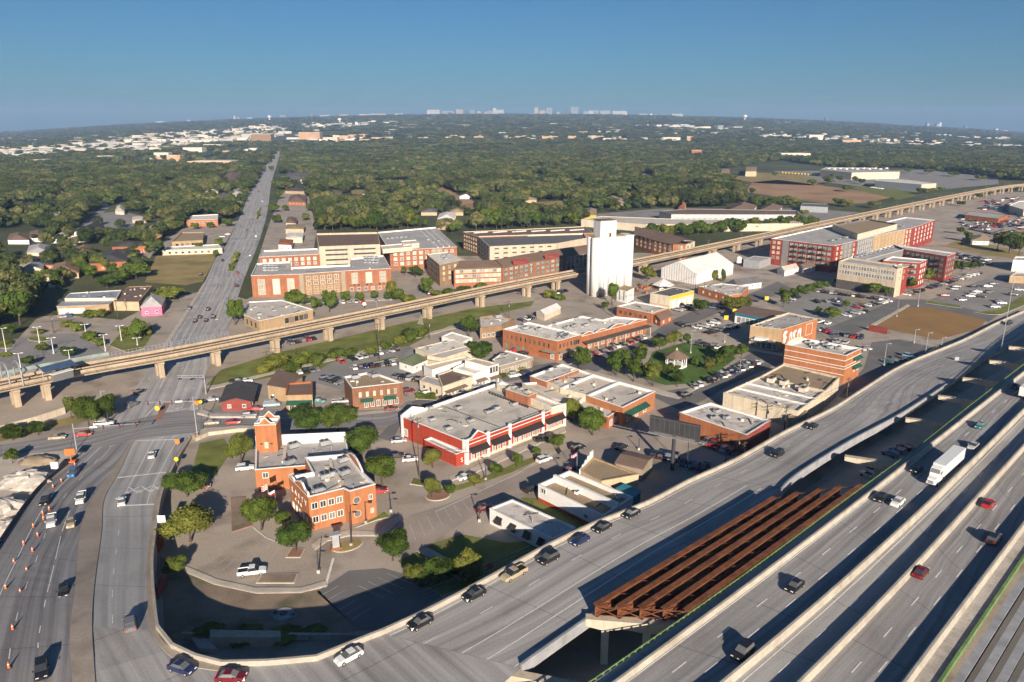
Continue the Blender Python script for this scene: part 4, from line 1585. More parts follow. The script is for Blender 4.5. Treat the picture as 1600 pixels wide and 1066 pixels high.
for t in (0.004, .2, .41, .755, .996):
    a, c, d, nrm = b.edge(0, 1)
    p = a.lerp(c, t)
    mb = MB()
    mb.box((p.x + nrm.x * .1, p.y + nrm.y * .1, 3.7), (.85, .6, 7.4), math.atan2(d.y, d.x))
    mb.build('pilaster', 'white', b.r)
for t in (.02, .97):
    a, c, d, nrm = b.edge(0, 0)
    p = a.lerp(c, t)
    mb = MB()
    mb.box((p.x + nrm.x * .1, p.y + nrm.y * .1, 3.6), (.8, .5, 7.2), math.atan2(d.y, d.x))
    mb.build('pilaster', 'white', b.r)
b.band(0, 1, 5.6, .22, 'white', .07)
b.band(0, 1, .4, .8, 'cream', .07)
for t0, t1 in ((.02, .19), (.22, .39), (.43, .74), (.78, .98)):
    b.awning(0, 1, t0, t1, 4.5, 1.6, 1.2)
    n_ = max(2, int((t1 - t0) * 22))
    b.win(0, 1, n_, (1.8,), 1.25, 2.0, 'store', t0 + .01, t1 - .01)
b.win(0, 0, 1, (2.0,), 1.6, 2.4, 'store', .05, .1)
b.text(1, 2, .35, 1.0, "S", 1.8)
b.ac([(672, 640), (716, 640), (675, 658), (700, 672), (763, 646), (769, 644), (776, 640), (735, 660), (803, 634)], hr - .7, .8)
b.ac([(802, 607), (812, 610), (822, 614)], 8.5, .7, 'metal_grey')
for k in range(15):
    t = k / 14
    p = G(765 + 59 * t, 615 + 22 * t, hr - .7)
    mb = MB()
    mb.box((p.x, p.y, hr - .45), (.35, .9, .5), .6)
    mb.build('roof_bracket', 'metal_dark', b.r)
for px_ in ([(688, 633), (780, 667)], [(762, 610), (860, 648)], [(795, 660), (850, 640)]):
    mb = MB()
    mb.bar(G(*px_[0], hr - .66), G(*px_[1], hr - .66), .25, .08)
    mb.build('roof_seam', 'metal_dark', b.r)

# ------------------------------------------------------------------ white-roofed shops behind and beside it
b = Bld('white_roofed_shops', 'row of cream shops under adjoining white flat roofs beside the gazebo park', 'building', [(828, 588), (879, 569), (1026, 613), (1025, 636), (975, 650), (870, 630)])
hs = 5.6
b.block([(828, 587.7), (878.7, 568.7), (905, 577.5), (853, 596.5)], hs + .6, 'brick_apt', 'roof_dirty', 'white', .6)
b.block([(853, 596.5), (905, 577.5), (927, 585), (875, 606.7)], hs, 'cream', 'cream_roof', 'white', .6)
b.block([(875, 606.7), (927, 585), (967, 596.5), (916.7, 618)], hs + .2, 'cream', 'cream_roof', 'white', .7)
b.block([(916.7, 618), (967, 596.5), (1024, 611.7), (973, 637)], hs + .4, 'brick_orange', 'roof_pale', 'white', .7)
b.block([(816, 599), (852, 597), (915, 618.5), (898, 634), (862, 622)], hs - 1.0, 'cream', 'cream_roof', 'white', .4)
b.block([(900, 634), (916, 619.5), (972, 638), (950, 652)], hs - 1.6, 'brick', 'roof_pale', 'white', .4)
b.awning(3, 2, .3, .95, 4.2, 2.0, 1.0, 'awning_green')
b.win(3, 2, 3, (1.7,), 1.8, 2.2, 'store', .2, .95)
b.win(5, 2, 3, (1.6,), 1.6, 2.0, 'store')
b.ac([(870, 598), (895, 606), (905, 595)], hs - .5, .8)
b.ac([(855, 582), (868, 578)], hs, .7, 'metal_grey')

b = Bld('cream_shop', 'small cream stucco shop with grey roof and red door on the dark street', 'shop', [(655, 608), (690, 617), (705, 605), (665, 590)])
b.block([(655.7, 594.8), (690, 605.5), (704.7, 596.8), (666, 587)], 3.8, 'cream', 'roof_grey', 'cream', .15)
b.win(0, 0, 3, (1.8,), .8, 1.5, 'dark')
b.win(0, 1, 2, (1.7,), 1.3, 1.5, 'tanblind')
b = Bld('brown_roofed_shop', 'cream shop with brown flat roof and timber porch on the dark street', 'shop', [(690, 606), (741, 598), (708, 577), (683, 585)])
b.block([(691, 605), (683.6, 585.5), (708, 577), (741, 587.5)], 4.6, 'cream', 'roof_brown', 'cream', .3)
b.awning(0, 3, .3, .95, 2.9, 1.8, .4, 'roof_brown')
b.win(0, 3, 6, (1.4,), 1.2, 1.9, 'white', .3, .95)
b = Bld('white_storefront', 'two storey white storefront with dark upper windows on the street corner', 'shop', [(741, 600), (779, 590), (740, 560), (708, 575)])
b.block([(726.7, 563), (763.8, 573), (779, 568.5), (741, 559)], 7.4, 'white', 'roof_pale', 'cream', .3)
b.block([(708, 575), (727, 566.5), (764, 577), (742, 584)], 5.6, 'white', 'roof_white', 'white', .6)
b.win(0, 1, 3, (5.8,), 1.0, 2.2, 'dark')
b.win(0, 1, 2, (1.6,), 1.8, 2.4, 'store')
b.win(1, 2, 4, (1.6,), 1.3, 2.2, 'store')
b.awning(1, 2, .02, .98, 3.2, 1.8, .5, 'roof_brown')
b.awning(0, 1, .02, .98, 3.4, 1.8, .5, 'roof_brown')
b.ac([(735, 571), (750, 575)], 5.0, .8)
b = Bld('long_white_shed', 'long narrow white shed behind the storefronts with a cream parapet', 'building', [(664, 580), (731, 562), (727, 556), (655, 572)])
b.block([(662, 571), (727, 556.5), (734, 559.5), (675, 578)], 4.4, 'white', 'cream_roof', 'cream', .4)
b = Bld('pale_roofed_hall', 'wide hall with pale grey pitched roofs behind the white storefronts', 'building', [(649, 550), (712, 533), (746, 552), (690, 566)])
b.block([(649, 544.5), (709, 530), (742, 543), (690, 560)], 5.0, 'cream', 'roof_white', 'cream', .2)
b.block([(667, 556), (692, 560), (741, 544.5), (728, 541)], 5.4, 'cream', 'roof_pale', 'cream', .1, z0=4)
b.ac([(672, 545), (696, 537)], 4.9, .7)
b = Bld('white_garage', 'small white garage with a flat roof beside the rail strip', 'building', [(690, 532), (706, 524), (737, 531), (722, 542)])
b.block([(690, 526), (706, 519), (738, 528), (722, 535)], 4.0, 'white', 'roof_white', 'white', .3)
gable('green_roofed_cottage', 'white cottage with mossy green roof at the end of the pale hall', 'cottage', (623.6, 564), (645, 571), (668, 561), 3.2, 5.0, 'white', 'roof_green', .5, hip=.25)
b = Bld('corner_bank', 'single storey shop with brown fascia and white piers on the dark street corner', 'shop', [(779, 582), (831, 568), (791, 548), (769, 562)])
b.block([(790.8, 547.5), (832, 558.5), (780, 573), (769, 562.5)], 4.2, 'brick_brown', 'roof_pale', 'white', .3)
b.band(0, 1, 3.6, 1.2, 'taupe', .5, name='fascia')
b.win(0, 1, 9, (1.7,), 1.1, 2.3, 'white', .06, .96)
b.ac([(786, 556), (790, 558)], 3.9, .9)
b = Bld('brown_brick_shop', 'low brown brick building with stained pale roof behind the tree', 'building', [(749, 532), (784, 528), (806, 508), (776, 492)])
b.block([(748.6, 495.5), (776, 492), (804, 498.6), (784, 508.5), (750, 513)], 5.2, 'brick_brown', 'roof_dirty', 'brick_brown', .5)
b.block([(750, 516), (784, 512), (784, 510), (750, 513.5)], 3.0, 'brick_brown', 'roof_brown', 'brick_brown', .2)
b.win(0, 3, 4, (1.6,), 1.6, 1.8, 'store')
b.ac([(778, 497)], 4.7, 1.2)

# ------------------------------------------------------------------ two-storey brick corner and canopied row
b = Bld('brick_corner_building', 'two storey orange brick corner building with a wraparound canopy', 'building', [(786, 545), (874, 566), (911, 552), (827, 504)])
hc = hgt(872, 533.3, 565)
b.block([(785.5, 514.5), (827, 503.5), (909, 523), (870.6, 533.3)], hc, 'brick', 'roof_white', 'white', .6)
b.win(0, 2, 3, (hc - 2.6,), 1.1, 1.8, 'dark', .1, .35)
b.win(0, 2, 6, (hc - 2.4,), .8, 1.7, 'dark', .06, .96)
b.win(0, 2, 4, (1.6,), 1.6, 2.2, 'store', .15, .96)
b.win(0, 3, 10, (hc - 2.6,), .7, 1.6, 'dark', .1, .95)
b.win(0, 3, 4, (1.8,), 1.5, 2.6, 'green', .55, .98)
b.win(0, 3, 1, (1.6,), 1.8, 2.0, 'store', .02, .14)
b.awning(0, 2, 0, 1, 4.1, 2.4, .3, 'taupe', 'canopy')
b.awning(0, 3, 0, .22, 4.1, 2.4, .3, 'taupe', 'canopy')
b.ac([(815, 512), (820, 515), (842, 517), (878, 524), (885, 526), (884, 529)], hc - .6, 1.0)
b = Bld('brick_shop_row', 'row of single storey brick shops with scalloped parapets and a long canopy', 'shop', [(909, 550), (1015, 520), (1011, 499), (961, 494), (909, 493), (853, 509)])
hq = 6.3
b.block([(909, 526), (853.5, 509.5), (909.7, 494), (942, 500), (961, 495), (1011, 499.5)], hq, 'brick', 'roof_white', 'white', .5)
for t0, t1, pk in ((0.0, .18, 1.3), (.2, .38, 1.0), (.40, .66, 1.4), (.70, .98, 1.0)):
    pediment(b, 0, 5, [(.04, .2), (.25, pk * .7), (.5, pk), (.75, pk * .7), (.96, .2)], 'white', 'brick', 1 - t1, 1 - t0)
b.awning(0, 5, 0, 1, 4.0, 3.4, .25, 'trim_dark', 'canopy')
b.win(0, 5, 9, (1.8,), 2.0, 2.4, 'store')
a, c, d, nrm = b.edge(0, 5)
for k in range(8):
    p = a.lerp(c, .03 + .94 * k / 7) + nrm * 3.2
    mb = MB()
    mb.box((p.x, p.y, 1.85), (.3, .3, 3.7))
    mb.build('canopy_post', 'tan_light', b.r)
b.ac([(865, 509), (900, 500), (915, 510), (925, 502), (885, 514), (897, 511)], hq - .5, .9)
b = Bld('brick_station_house', 'brick building with white roof edge and gabled porch near the silo', 'building', [(964, 495), (1019, 508), (1050, 495), (993, 472)])
b.block([(964, 478.7), (992.6, 471.4), (1046, 481), (1018.6, 490)], 5.0, 'brick', 'roof_pale', 'white', .5)
b.win(0, 3, 6, (2.6,), 1.3, 1.4, 'dark', .1, .95)
b.win(0, 2, 3, (2.2,), 1.2, 1.6, 'white', .1, .9)
gable('porch_house', 'little brown roofed porch house beside the brick building near the silo', 'house', (1019, 495), (1032, 501), (1051, 493), 3.0, 4.6, 'brick', 'roof_brown')
gable('white_roofed_shed', 'small open shed with a white pitched roof behind the brick shops', 'shed', (838, 487), (851, 492), (876, 481), 3.0, 4.4, 'cream', 'white', wins=False)

# ------------------------------------------------------------------ grain silo
st = root('grain_silo', 'tall white concrete grain silo with a box head house', 'silo', (G(952, 466).x, G(952, 466).y, 0))
EXC.append([(915, 470), (990, 470), (990, 440), (915, 440)])
zs_ = 32.0
c0, c1 = G(925, 463), G(980, 458)
dd = (c1 - c0).normalized()
nn = Vector((-dd.y, dd.x, 0))
W = (c1 - c0).length + 3.0
nb = 5
rad = W / nb / 2 * 1.04
for j in range(2):
    for i in range(nb):
        p = c0 + dd * (W / nb * (i + .35)) + nn * (j * rad * 1.9)
        mb = MB()
        k = 24
        mb.cyl((p.x, p.y, 0), (p.x, p.y, zs_ + (.6 if i == nb - 1 else 0)), rad, rad, k)
        mb.build('bin', 'white_silo', st, True)
        st.children[-1].data.polygons.foreach_set("use_smooth", [len(f) == 4 for f in mb.f])
m_ = c0 + dd * (W * .32) + nn * rad
mb = MB()
mb.box((m_.x, m_.y, zs_ + 4.4), (9.6, 8.0, 9.0), math.atan2(dd.y, dd.x))
mb.build('head_house', 'white_silo', st)
mb = MB()
mb.box((m_.x, m_.y, zs_ + 9.0), (9.9, 8.3, .3), math.atan2(dd.y, dd.x))
mb.build('head_house_roof', 'roof_brown', st)
mb = MB()
mb.box(((c0 + dd * W * .5 + nn * rad).x, (c0 + dd * W * .5 + nn * rad).y, zs_ + .25), (W, rad * 2.6, .6), math.atan2(dd.y, dd.x))
mb.build('bin_deck', 'roof_tan', st)
mb = MB()
q = m_ - nn * 4.05 + dd * 1.2
mb.box((q.x, q.y, zs_ + 1.3), (1.3, .15, 2.2), math.atan2(dd.y, dd.x))
mb.build('door', 'rust_dark', st)
for u in (931, 939):
    mb = MB()
    q = G(u, 466)
    q = c0 + dd * ((u - 925) * W / 62) - nn * (rad * .98)
    mb.cyl((q.x, q.y, 0), (q.x, q.y, zs_), .18, .18, 6)
    mb.build('down_pipe', 'galv', st)
b = Bld('silo_annex', 'low white annex with tan roof at the foot of the silo', 'building', [(965, 478), (982, 470), (992, 450), (970, 448)])
b.block([(964, 451.5), (975, 446), (991, 449.5), (980, 455)], 6.5, 'white', 'roof_tan', 'tan', .3)
b.win(0, 3, 2, (3.5,), .5, 5.0, 'dark')

gable('white_metal_shed', 'large white metal shed with a steep gable roof beside the viaduct', 'shed', (1033.5, 419), (1087, 428.5), (1146, 413), 6.2, 12.0, 'white', 'white', .15, wins=False)
shed = bpy.context.scene.objects['white_metal_shed']
for k in range(14):
    pa_, pb_ = G(1033.5, 419, 6.2), G(1087, 428.5, 6.2)
    t = (k + .5) / 14
    p = pa_.lerp(pb_, t)
    hh = 6.2 + 5.6 * (1 - abs(2 * t - 1))
    dd_ = (pb_ - pa_).normalized()
    mb = MB()
    mb.box((p.x + dd_.y * .06, p.y - dd_.x * .06, hh / 2), (.25, .12, hh - .2), math.atan2(dd_.y, dd_.x))
    mb.build('cladding_rib', 'metal_grey', shed)
b = Bld('yellow_workshop', 'cream workshop with yellow fascia and white roller doors', 'workshop', [(1015, 476), (1047, 484), (1086, 472), (1053, 449)])
hy = hgt(1047, 463, 483)
b.block([(1016, 458.4), (1052.7, 448.6), (1084.4, 454.3), (1047, 463.5)], hy, 'cream', 'roof_slate', 'cream', .2)
b.band(0, 2, hy - .9, 1.6, 'yellow', .12, name='fascia')
b.win(0, 2, 4, (1.9,), 2.6, 3.4, 'panel', .06, .95, name='roller_door')
b.band(0, 3, 1.0, 2.0, 'tan_light', .06, name='base_band')
b = Bld('orange_flat_building', 'low orange brick building with stained pale roof past the yellow workshop', 'building', [(1091, 462), (1140, 478), (1172, 462), (1126, 443)])
b.block([(1091, 448), (1128, 443), (1170, 447.5), (1158, 459), (1139, 462)], 4.4, 'brick_orange', 'roof_dirty', 'roof_dirty', .4)
b.win(0, 4, 4, (2.2,), .9, 1.4, 'white')
b.ac([(1110, 449), (1130, 450)], 4.0, .8)
gable('grey_roofed_house', 'house with long dark grey roof behind the orange flat building', 'house', (1140, 441), (1152, 446), (1190, 441), 3.2, 5.6, 'white', 'roof_slate')
gable('white_roofed_house', 'small pale roofed house near the red apartment block', 'house', (1215, 420), (1226, 424), (1248, 419), 3.2, 5.2, 'white', 'roof_pale')
gable('grey_cottage', 'small house with pale grey roof beside the dark glass forecourt', 'house', (1246, 416), (1256, 420), (1274, 416), 3.2, 5.0, 'white', 'roof_brown')
b = Bld('grey_block_shed', 'low grey blockwork shed beside the viaduct and the white metal shed', 'shed', [(1163, 416), (1188, 420), (1205, 413), (1180, 402)])
b.block([(1162, 405.5), (1187, 408.5), (1205, 402.5), (1178, 400)], 5.0, 'metal_grey', 'roof_grey', 'metal_grey', .3)
b = Bld('teal_shop', 'brown roofed shop with teal fascia and white front', 'shop', [(1149, 505), (1196, 512), (1232, 500), (1161, 478)])
b.block([(1149, 488.5), (1161, 478), (1231, 488.5), (1196, 497)], 5.0, 'white', 'roof_brown', 'roof_brown', .0)
b.band(0, 3, 4.3, 1.3, 'blue_teal', .3, name='fascia')
b.win(0, 3, 6, (1.8,), 2.0, 3.0, 'store')

# ------------------------------------------------------------------ theatre, striped building and neighbours
ht = hgt(1222, 515, 549)
b = Bld('tan_theatre', 'tan theatre with entrance canopy and white mural on its orange side wall', 'theatre', [(1172, 540), (1222, 550), (1278, 520), (1231, 489)])
b.block([(1172.5, 509), (1222.4, 515), (1277.5, 498), (1231.6, 488.5)], ht, 'tan', 'roof_grey', 'cream', .5)
b.band(0, 1, ht / 2, ht - .1, 'brick_orange', .05, name='side_cladding')
a, c, d, nrm = b.edge(0, 1)
for shp in ([(.04, 2.2), (.06, 5.2), (.03, 6.6), (.06, 8.0), (.12, 8.4), (.15, 7.6), (.10, 6.6), (.14, 5.4), (.09, 2.0), (.08, 4.4)],
            [(.20, 2.0), (.22, 6.4), (.25, 7.2), (.29, 6.6), (.29, 2.2), (.27, 2.2), (.26, 5.2), (.23, 5.2), (.22, 2.0)],
            [(.31, 2.4), (.32, 7.0), (.40, 7.4), (.40, 6.6), (.37, 6.4), (.37, 2.6), (.34, 2.4), (.34, 5.8)],
            [(.44, 2.8), (.44, 6.8), (.50, 7.6), (.54, 7.0), (.54, 3.2), (.51, 3.0), (.51, 5.4), (.47, 5.2), (.47, 2.8)]):
    mb = MB()
    f = [a.lerp(c, t) + nrm * .1 + Vector((0, 0, z)) for t, z in shp]
    mb.face(f)
    mb.build('mural_figure', 'white', b.r)
b.win(0, 1, 1, (5.8,), 5.2, 5.0, 'panel', .68, .86, name='mural_panel')
b.awning(0, 0, .08, .85, 4.2, 2.6, .2, 'white', 'canopy')
b.win(0, 0, 5, (1.6,), 1.9, 2.8, 'store', .05, .9)
b.band(0, 0, 4.7, .9, 'white', 2.7, .2, .6, name='sign_board')
b.ac([(1188, 511), (1198, 512), (1204, 513)], ht - .5, .8)
b = Bld('striped_building', 'orange brick building with thin white horizontal bands and green awnings', 'building', [(1226, 580), (1320, 605), (1346, 590), (1252, 529)])
hz_ = 10.6
b.block([(1227, 538.4), (1322, 556), (1346.5, 544.5), (1256, 529)], hz_, 'brick_orange', 'roof_pale', 'white', 1.0)
for z in (hz_ - 2.0, hz_ - 4.2, hz_ - 5.2, hz_ - 7.4):
    b.band(0, 0, z, .22, 'white', .07)
for z in (hz_ - 1.9, hz_ - 4.1, hz_ - 5.1):
    b.band(0, 1, z, .22, 'white', .07)
b.awning(0, 1, .5, .98, hz_ - 2.2, 1.2, 1.0, 'awning_green')
b.awning(0, 1, .5, .98, hz_ - 5.4, 1.2, 1.0, 'awning_green')
b.win(0, 1, 2, (hz_ - 3.2, 3.4), 1.3, 1.6, 'white', .55, .98)
pediment(b, 0, 3, [(.02, .8), (.2, 1.2), (.5, 1.4), (.8, 1.2), (.98, .8)], 'cream', 'cream', .1, .9)
b.ac([(1262 + 7 * k, 537 + (k % 3) * 4) for k in range(8)] + [(1310, 546)], hz_ - 1.0, .9)
b = Bld('cream_strip_building', 'low cream building with patched white and tan roofs beside the ramp', 'building', [(1130, 632), (1247, 650), (1312, 612), (1224, 569)])
b.block([(1130.5, 614), (1188, 588.5), (1290, 611), (1247, 643)], 5.4, 'cream', 'roof_dirty', 'cream', .5)
b.block([(1188, 588.5), (1224, 569), (1312, 590), (1290, 611)], 5.8, 'cream', 'roof_tan', 'cream', .5)
for t in (.33, .62):
    p, q = G(1130.5 + 57 * t, 614 - 25 * t, 5.3), G(1247 + 43 * t, 643 - 32 * t, 5.3)
    mb = MB()
    mb.bar(p, q, .5, .6)
    mb.build('fire_wall', 'white', b.r)
b.ac([(1255, 613), (1250, 609), (1205, 598), (1225, 602)], 4.9, 1.3, 'cream_roof')
b.win(0, 0, 1, (2.2,), 1.2, 2.2, 'dark')
b = Bld('grey_lean_to', 'small grey roofed lean-to in shade beside the ramp', 'shed', [(1232, 672), (1252, 664), (1262, 640), (1240, 638)])
b.block([(1232, 650), (1250, 639), (1262, 643), (1247, 655)], 4.0, 'taupe', 'roof_slate', 'taupe', .2)
b = Bld('maroon_building', 'orange and maroon building with cracked grey roof beside the billboard', 'building', [(1062, 665), (1172, 704), (1204, 672), (1110, 630)])
b.block([(1062, 644.7), (1110, 629.5), (1204, 657), (1167, 680)], 6.0, 'brick', 'roof_dirty', 'white', .5)
b.band(0, 2, 3.0, 5.9, 'maroon', .05, name='cladding')
b.win(0, 3, 2, (2.0,), 1.0, 2.2, 'dark', .1, .5)
b.ac([(1120, 645), (1135, 655), (1115, 655)], 5.5, .8, 'metal_grey')

# ------------------------------------------------------------------ low shops beside the ramp
b = Bld('white_shop_red_base', 'white walled shop with two sunken brown roofs and a red base', 'shop', [(841, 779), (943, 830), (989, 800), (890, 736)])
b.block([(841, 757.5), (890, 735.8), (989, 777), (943, 806.5)], 4.4, 'white', 'roof_tan', 'white', 1.0)
mid0, mid1 = G(866, 747, 4.3), G(966, 792, 4.3)
mb = MB()
mb.bar(mid0, mid1, .8, 1.9)
mb.build('party_wall', 'white', b.r)
b.band(0, 3, .5, 1.0, 'red_paint', .06, name='base_band')
b.win(0, 3, 1, (2.2,), 1.2, 1.2, 'white', .2, .3)
b.ac([(902, 772), (966, 778)], 3.4, .6, 'white')
b.win(0, 3, 1, (3.4,), 1.8, 1.4, 'white', .86, .96, name='sign_board')
b = Bld('shabby_white_shop', 'shabby white shop with patched grey roof and black window awnings', 'shop', [(764, 815), (860, 862), (900, 840), (800, 781)])
b.block([(765, 795), (800.5, 781), (900, 825), (863, 843)], 3.9, 'white', 'roof_dirty', 'white', .25)
for t in (.1, .32, .55, .78):
    b.awning(0, 3, t, t + .1, 3.0, 1.0, 1.4)
    b.win(0, 3, 1, (1.7,), 1.3, 1.5, 'dark', t, t + .1)
b.win(0, 2, 1, (1.6,), 1.2, 2.2, 'dark', .4, .6)
b = Bld('stepped_front_shop', 'tan roofed shop with a stepped white false front', 'shop', [(907, 745), (940, 765), (998, 745), (927, 715)])
b.block([(907, 735), (927, 715), (998, 741.5), (940, 752)], 4.0, 'tan_light', 'roof_tan', 'tan', .2)
for k in range(5):
    a, c, d, nrm = b.edge(0, 0)
    p, q = a.lerp(c, k / 5), a.lerp(c, (k + 1) / 5)
    mb = MB()
    z1 = 4.2 + .5 * k
    mb.prism([p, q, q + nrm * .35, p + nrm * .35], 0, z1)
    mb.build('false_front_step', 'white', b.r)
gable('brown_roofed_shed', 'low brown roofed shed behind the stepped front shop', 'shed', (962, 724), (979.5, 706), (1020, 715), 3.6, 4.4, 'taupe', 'roof_brown', wins=False)
b = Bld('teal_roofed_shed', 'small dark shed with a bright teal roof beside the ramp', 'shed', [(965, 775), (988, 790), (1002, 778), (976, 757)])
b.block([(965, 763), (976, 757), (1001, 767.5), (990, 776)], 3.6, 'blue_teal', 'teal', 'teal', 0)
gable('red_diner', 'small red diner with dark low roof and white sign by the crossing', 'diner', (346, 628), (392.5, 627), (400, 602), 3.3, 4.6, 'maroon', 'roof_dark', .8)
b = Bld('orange_bungalow_shop', 'orange walled shop with brown pitched roof and green awning', 'shop', [(418, 617), (446, 637), (489, 634), (434, 578)])
b.block([(418, 601.6), (434, 578), (472, 588), (446, 606)], 5.0, 'tan', 'roof_brown', 'roof_brown', 0)
b.block([(446, 618), (450, 599), (488, 596), (488, 617)], 5.6, 'tan', 'roof_brown', 'brick', .5)
b.awning(1, 3, .02, .98, 3.8, 1.6, 1.0, 'awning_green')
b.win(1, 3, 3, (1.5,), 1.8, 2.2, 'store')
b = Bld('brown_brick_office', 'two storey brown brick office with tan roof and green awnings', 'office', [(537, 622), (560, 643), (629, 633), (581, 582)])
ho = hgt(629, 598, 632)
b.block([(537, 589), (581, 581), (629, 598), (550, 606.7)], ho, 'brick_dark', 'roof_tan', 'white', .5)
b.win(0, 2, 6, (ho - 2.6,), .9, 1.7, 'tanblind', .08, .92)
b.win(0, 2, 6, (1.6,), 1.2, 2.2, 'white', .08, .8)
b.awning(0, 2, .15, .4, 3.7, 1.3, .9, 'awning_green')
b.awning(0, 2, .6, .86, 3.7, 1.3, .9, 'awning_green')
b.ac([(555, 592), (580, 588), (585, 590)], ho - .5, 1.0)
b = Bld('tan_brick_hall', 'tan brick hall with a broad white roof between viaduct and avenue', 'building', [(381, 505), (400, 516), (489, 497), (441, 469), (388, 472)])
b.block([(381, 492), (388, 472), (441, 469), (489, 483.5), (404, 502)], 4.8, 'tan', 'roof_pale', 'white', .3)
b.win(0, 3, 5, (2.2,), 2.2, 2.4, 'dark', .1, .55)
b.win(0, 4, 3, (2.2,), 1.6, 2.4, 'dark')
b.ac([(398, 482), (405, 493), (428, 487), (450, 480), (460, 482)], 4.5, .8)
# ------------------------------------------------------------------ apartment blocks
b = Bld('brick_apartments', 'brick apartment block with tall white window bays beside the avenue', 'apartments', [(392, 470), (611, 462), (600, 399), (401, 410)])
ha = 12.0
b.block([(392, 431), (467, 428.8), (539, 423.5), (610.4, 419.8), (599, 399), (548, 404), (546, 414), (456, 418), (453.5, 408.5), (401, 412)], ha, 'brick_apt', 'roof_grey', 'white', .8)
b.win(0, 0, 3, (5.6,), 3.8, 8.6, 'bay', .05, .97)
b.band(0, 1, ha / 2, ha - .4, 'brick_brown', .06, .1, .9, 'brown_cladding')
b.win(0, 1, 5, (9.4, 6.6), 2.6, 2.2, 'blind', .12, .88)
b.win(0, 1, 5, (2.6,), 2.8, 4.2, 'bay', .12, .88)
b.band(0, 1, ha / 2, ha - .6, 'taupe', .09, .0, .09, 'corner_panel')
b.band(0, 1, ha / 2, ha - .6, 'taupe', .09, .91, 1, 'corner_panel')
b.win(0, 2, 3, (7.6,), 3.6, 6.2, 'bay', .05, .97)
b.win(0, 2, 10, (3.6,), 1.1, 1.0, 'dark', .05, .97)
b.win(0, 2, 6, (1.4,), 2.0, 2.0, 'store', .05, .97)
b.ac([(413 + 6 * (k % 4), 416 + 4 * (k // 4)) for k in range(12)] + [(570 + 6 * (k % 4), 404 + 4 * (k // 4)) for k in range(12)], ha - .8, .9)
b = Bld('brick_apartments', 'brick apartment wing with balconies behind the white bay block', 'apartments', [(405, 420), (499, 418), (496, 388), (411, 390)])
b.block([(405, 402), (411.7, 391.5), (496.5, 388.5), (499, 397.5)], 12.0, 'brick_apt', 'roof_pale', 'white', .7)
b.win(0, 3, 9, (9.6, 6.8), 2.0, 2.0, 'blind', .03, .97)
b = Bld('parking_garage', 'pale beige parking garage with long dark openings behind the brick apartments', 'garage', [(498, 420), (600, 418), (591, 362), (494, 364)])
hg_ = 16.5
b.block([(498, 385.7), (594, 382), (590, 363), (494, 365)], hg_, 'beige', 'roof_brown', 'beige', 1.1)
for z in (4.5, 7.8, 11.1, 14.0):
    b.win(0, 0, 2, (z,), 14.0, 1.3, 'louvre', .05, .97, name='garage_opening')
b = Bld('brick_apartments', 'brick apartment block with courtyard roof beside the narrow lane', 'apartments', [(609, 428), (716, 420), (681, 355), (590, 363)])
b.block([(590, 363), (681, 355), (714, 386), (609, 392)], 12.8, 'brick_apt', 'roof_grey', 'white', .8)
b.win(0, 2, 10, (10.4, 7.2, 4.0), 2.2, 2.1, 'blind', .03, .97)
b.band(0, 2, 6.4, 12.4, 'taupe', .06, .22, .38, 'grey_cladding')
b.block([(626, 377), (650, 375), (655, 380), (630, 383)], 15.0, 'cream', 'cream_roof', 'white', .3, z0=12)
b.block([(594, 384), (640, 380), (644, 386), (598, 390)], 14.6, 'cream', 'cream_roof', 'white', .3, z0=12)
for k in range(3):
    p, q = G(655 + 9 * k, 359, 12.2), G(684 + 9 * k, 387 - k, 12.2)
    mb = MB()
    mb.bar(p, q, .7, .7)
    mb.build('roof_duct', 'white', b.r)
b.ac([(605 + 7 * k, 374 - k * .6) for k in range(5)] + [(668, 376), (676, 380), (684, 378)], 12.0, .9)
b = Bld('corner_apartments', 'brown and brick corner apartment block with a flat white roof', 'apartments', [(667, 430), (688, 449), (726, 440), (700, 394)])
hd = 12.6
b.block([(666.5, 397.5), (700, 393.5), (726, 406), (686.5, 414)], hd, 'brick_brown', 'roof_white', 'cream', .4)
b.win(0, 2, 4, (10.2, 7.0, 3.8), 1.8, 2.0, 'tanblind', .05, .95)
b.win(0, 3, 5, (10.2, 7.0, 3.8), 1.8, 2.0, 'green', .05, .95)
b.ac([(692, 402), (700, 400), (696, 406)], hd - .4, 1.0)


def row_apts(label, px_front, px_back, eave, ridge, wall, cols, wst='green', rows=(9.2, 6.4, 3.6), ww=2.2, bays=()):
    """terrace with a brown pitched roof: front eave line and back ridge line in the photo"""
    b = Bld('terrace_apartments', label, 'apartments', px_front + px_back[::-1])
    P = [G(u, v, eave) for u, v in px_front]
    Q = [G(u, v, ridge) for u, v in px_back]
    W = [Vector((p.x, p.y, eave)) for p in P + [Vector((q.x, q.y, eave)) for q in Q][::-1]]
    b.block(None, eave, wall, 'roof_brown', 'roof_brown', 0, world=W)
    mb = MB()
    d_ = (P[-1] - P[0]).normalized()
    nr = Vector((d_.y, -d_.x, 0))
    P2 = [p + nr * .7 - Vector((0, 0, .1)) for p in P]
    for i in range(len(P) - 1):
        mb.face([P2[i], P2[i + 1], Q[i + 1], Q[i]])
        mb.face([P2[i], Q[i], Q[i] - Vector((0, 0, .4)), P2[i] - Vector((0, 0, .3))])
        R0, R1 = Q[i] - nr * 9 - Vector((0, 0, 2)), Q[i + 1] - nr * 9 - Vector((0, 0, 2))
        mb.face([Q[i], Q[i + 1], R1, R0])
        mb.face([P2[i], P2[i] - Vector((0, 0, .3)), P2[i + 1] - Vector((0, 0, .3)), P2[i + 1]])
    mb.build('pitched_roof', 'roof_brown', b.r)
    for i, n_ in enumerate(cols):
        b.win(0, i, n_, rows, ww, 2.0, wst, .03, .97)
    return b


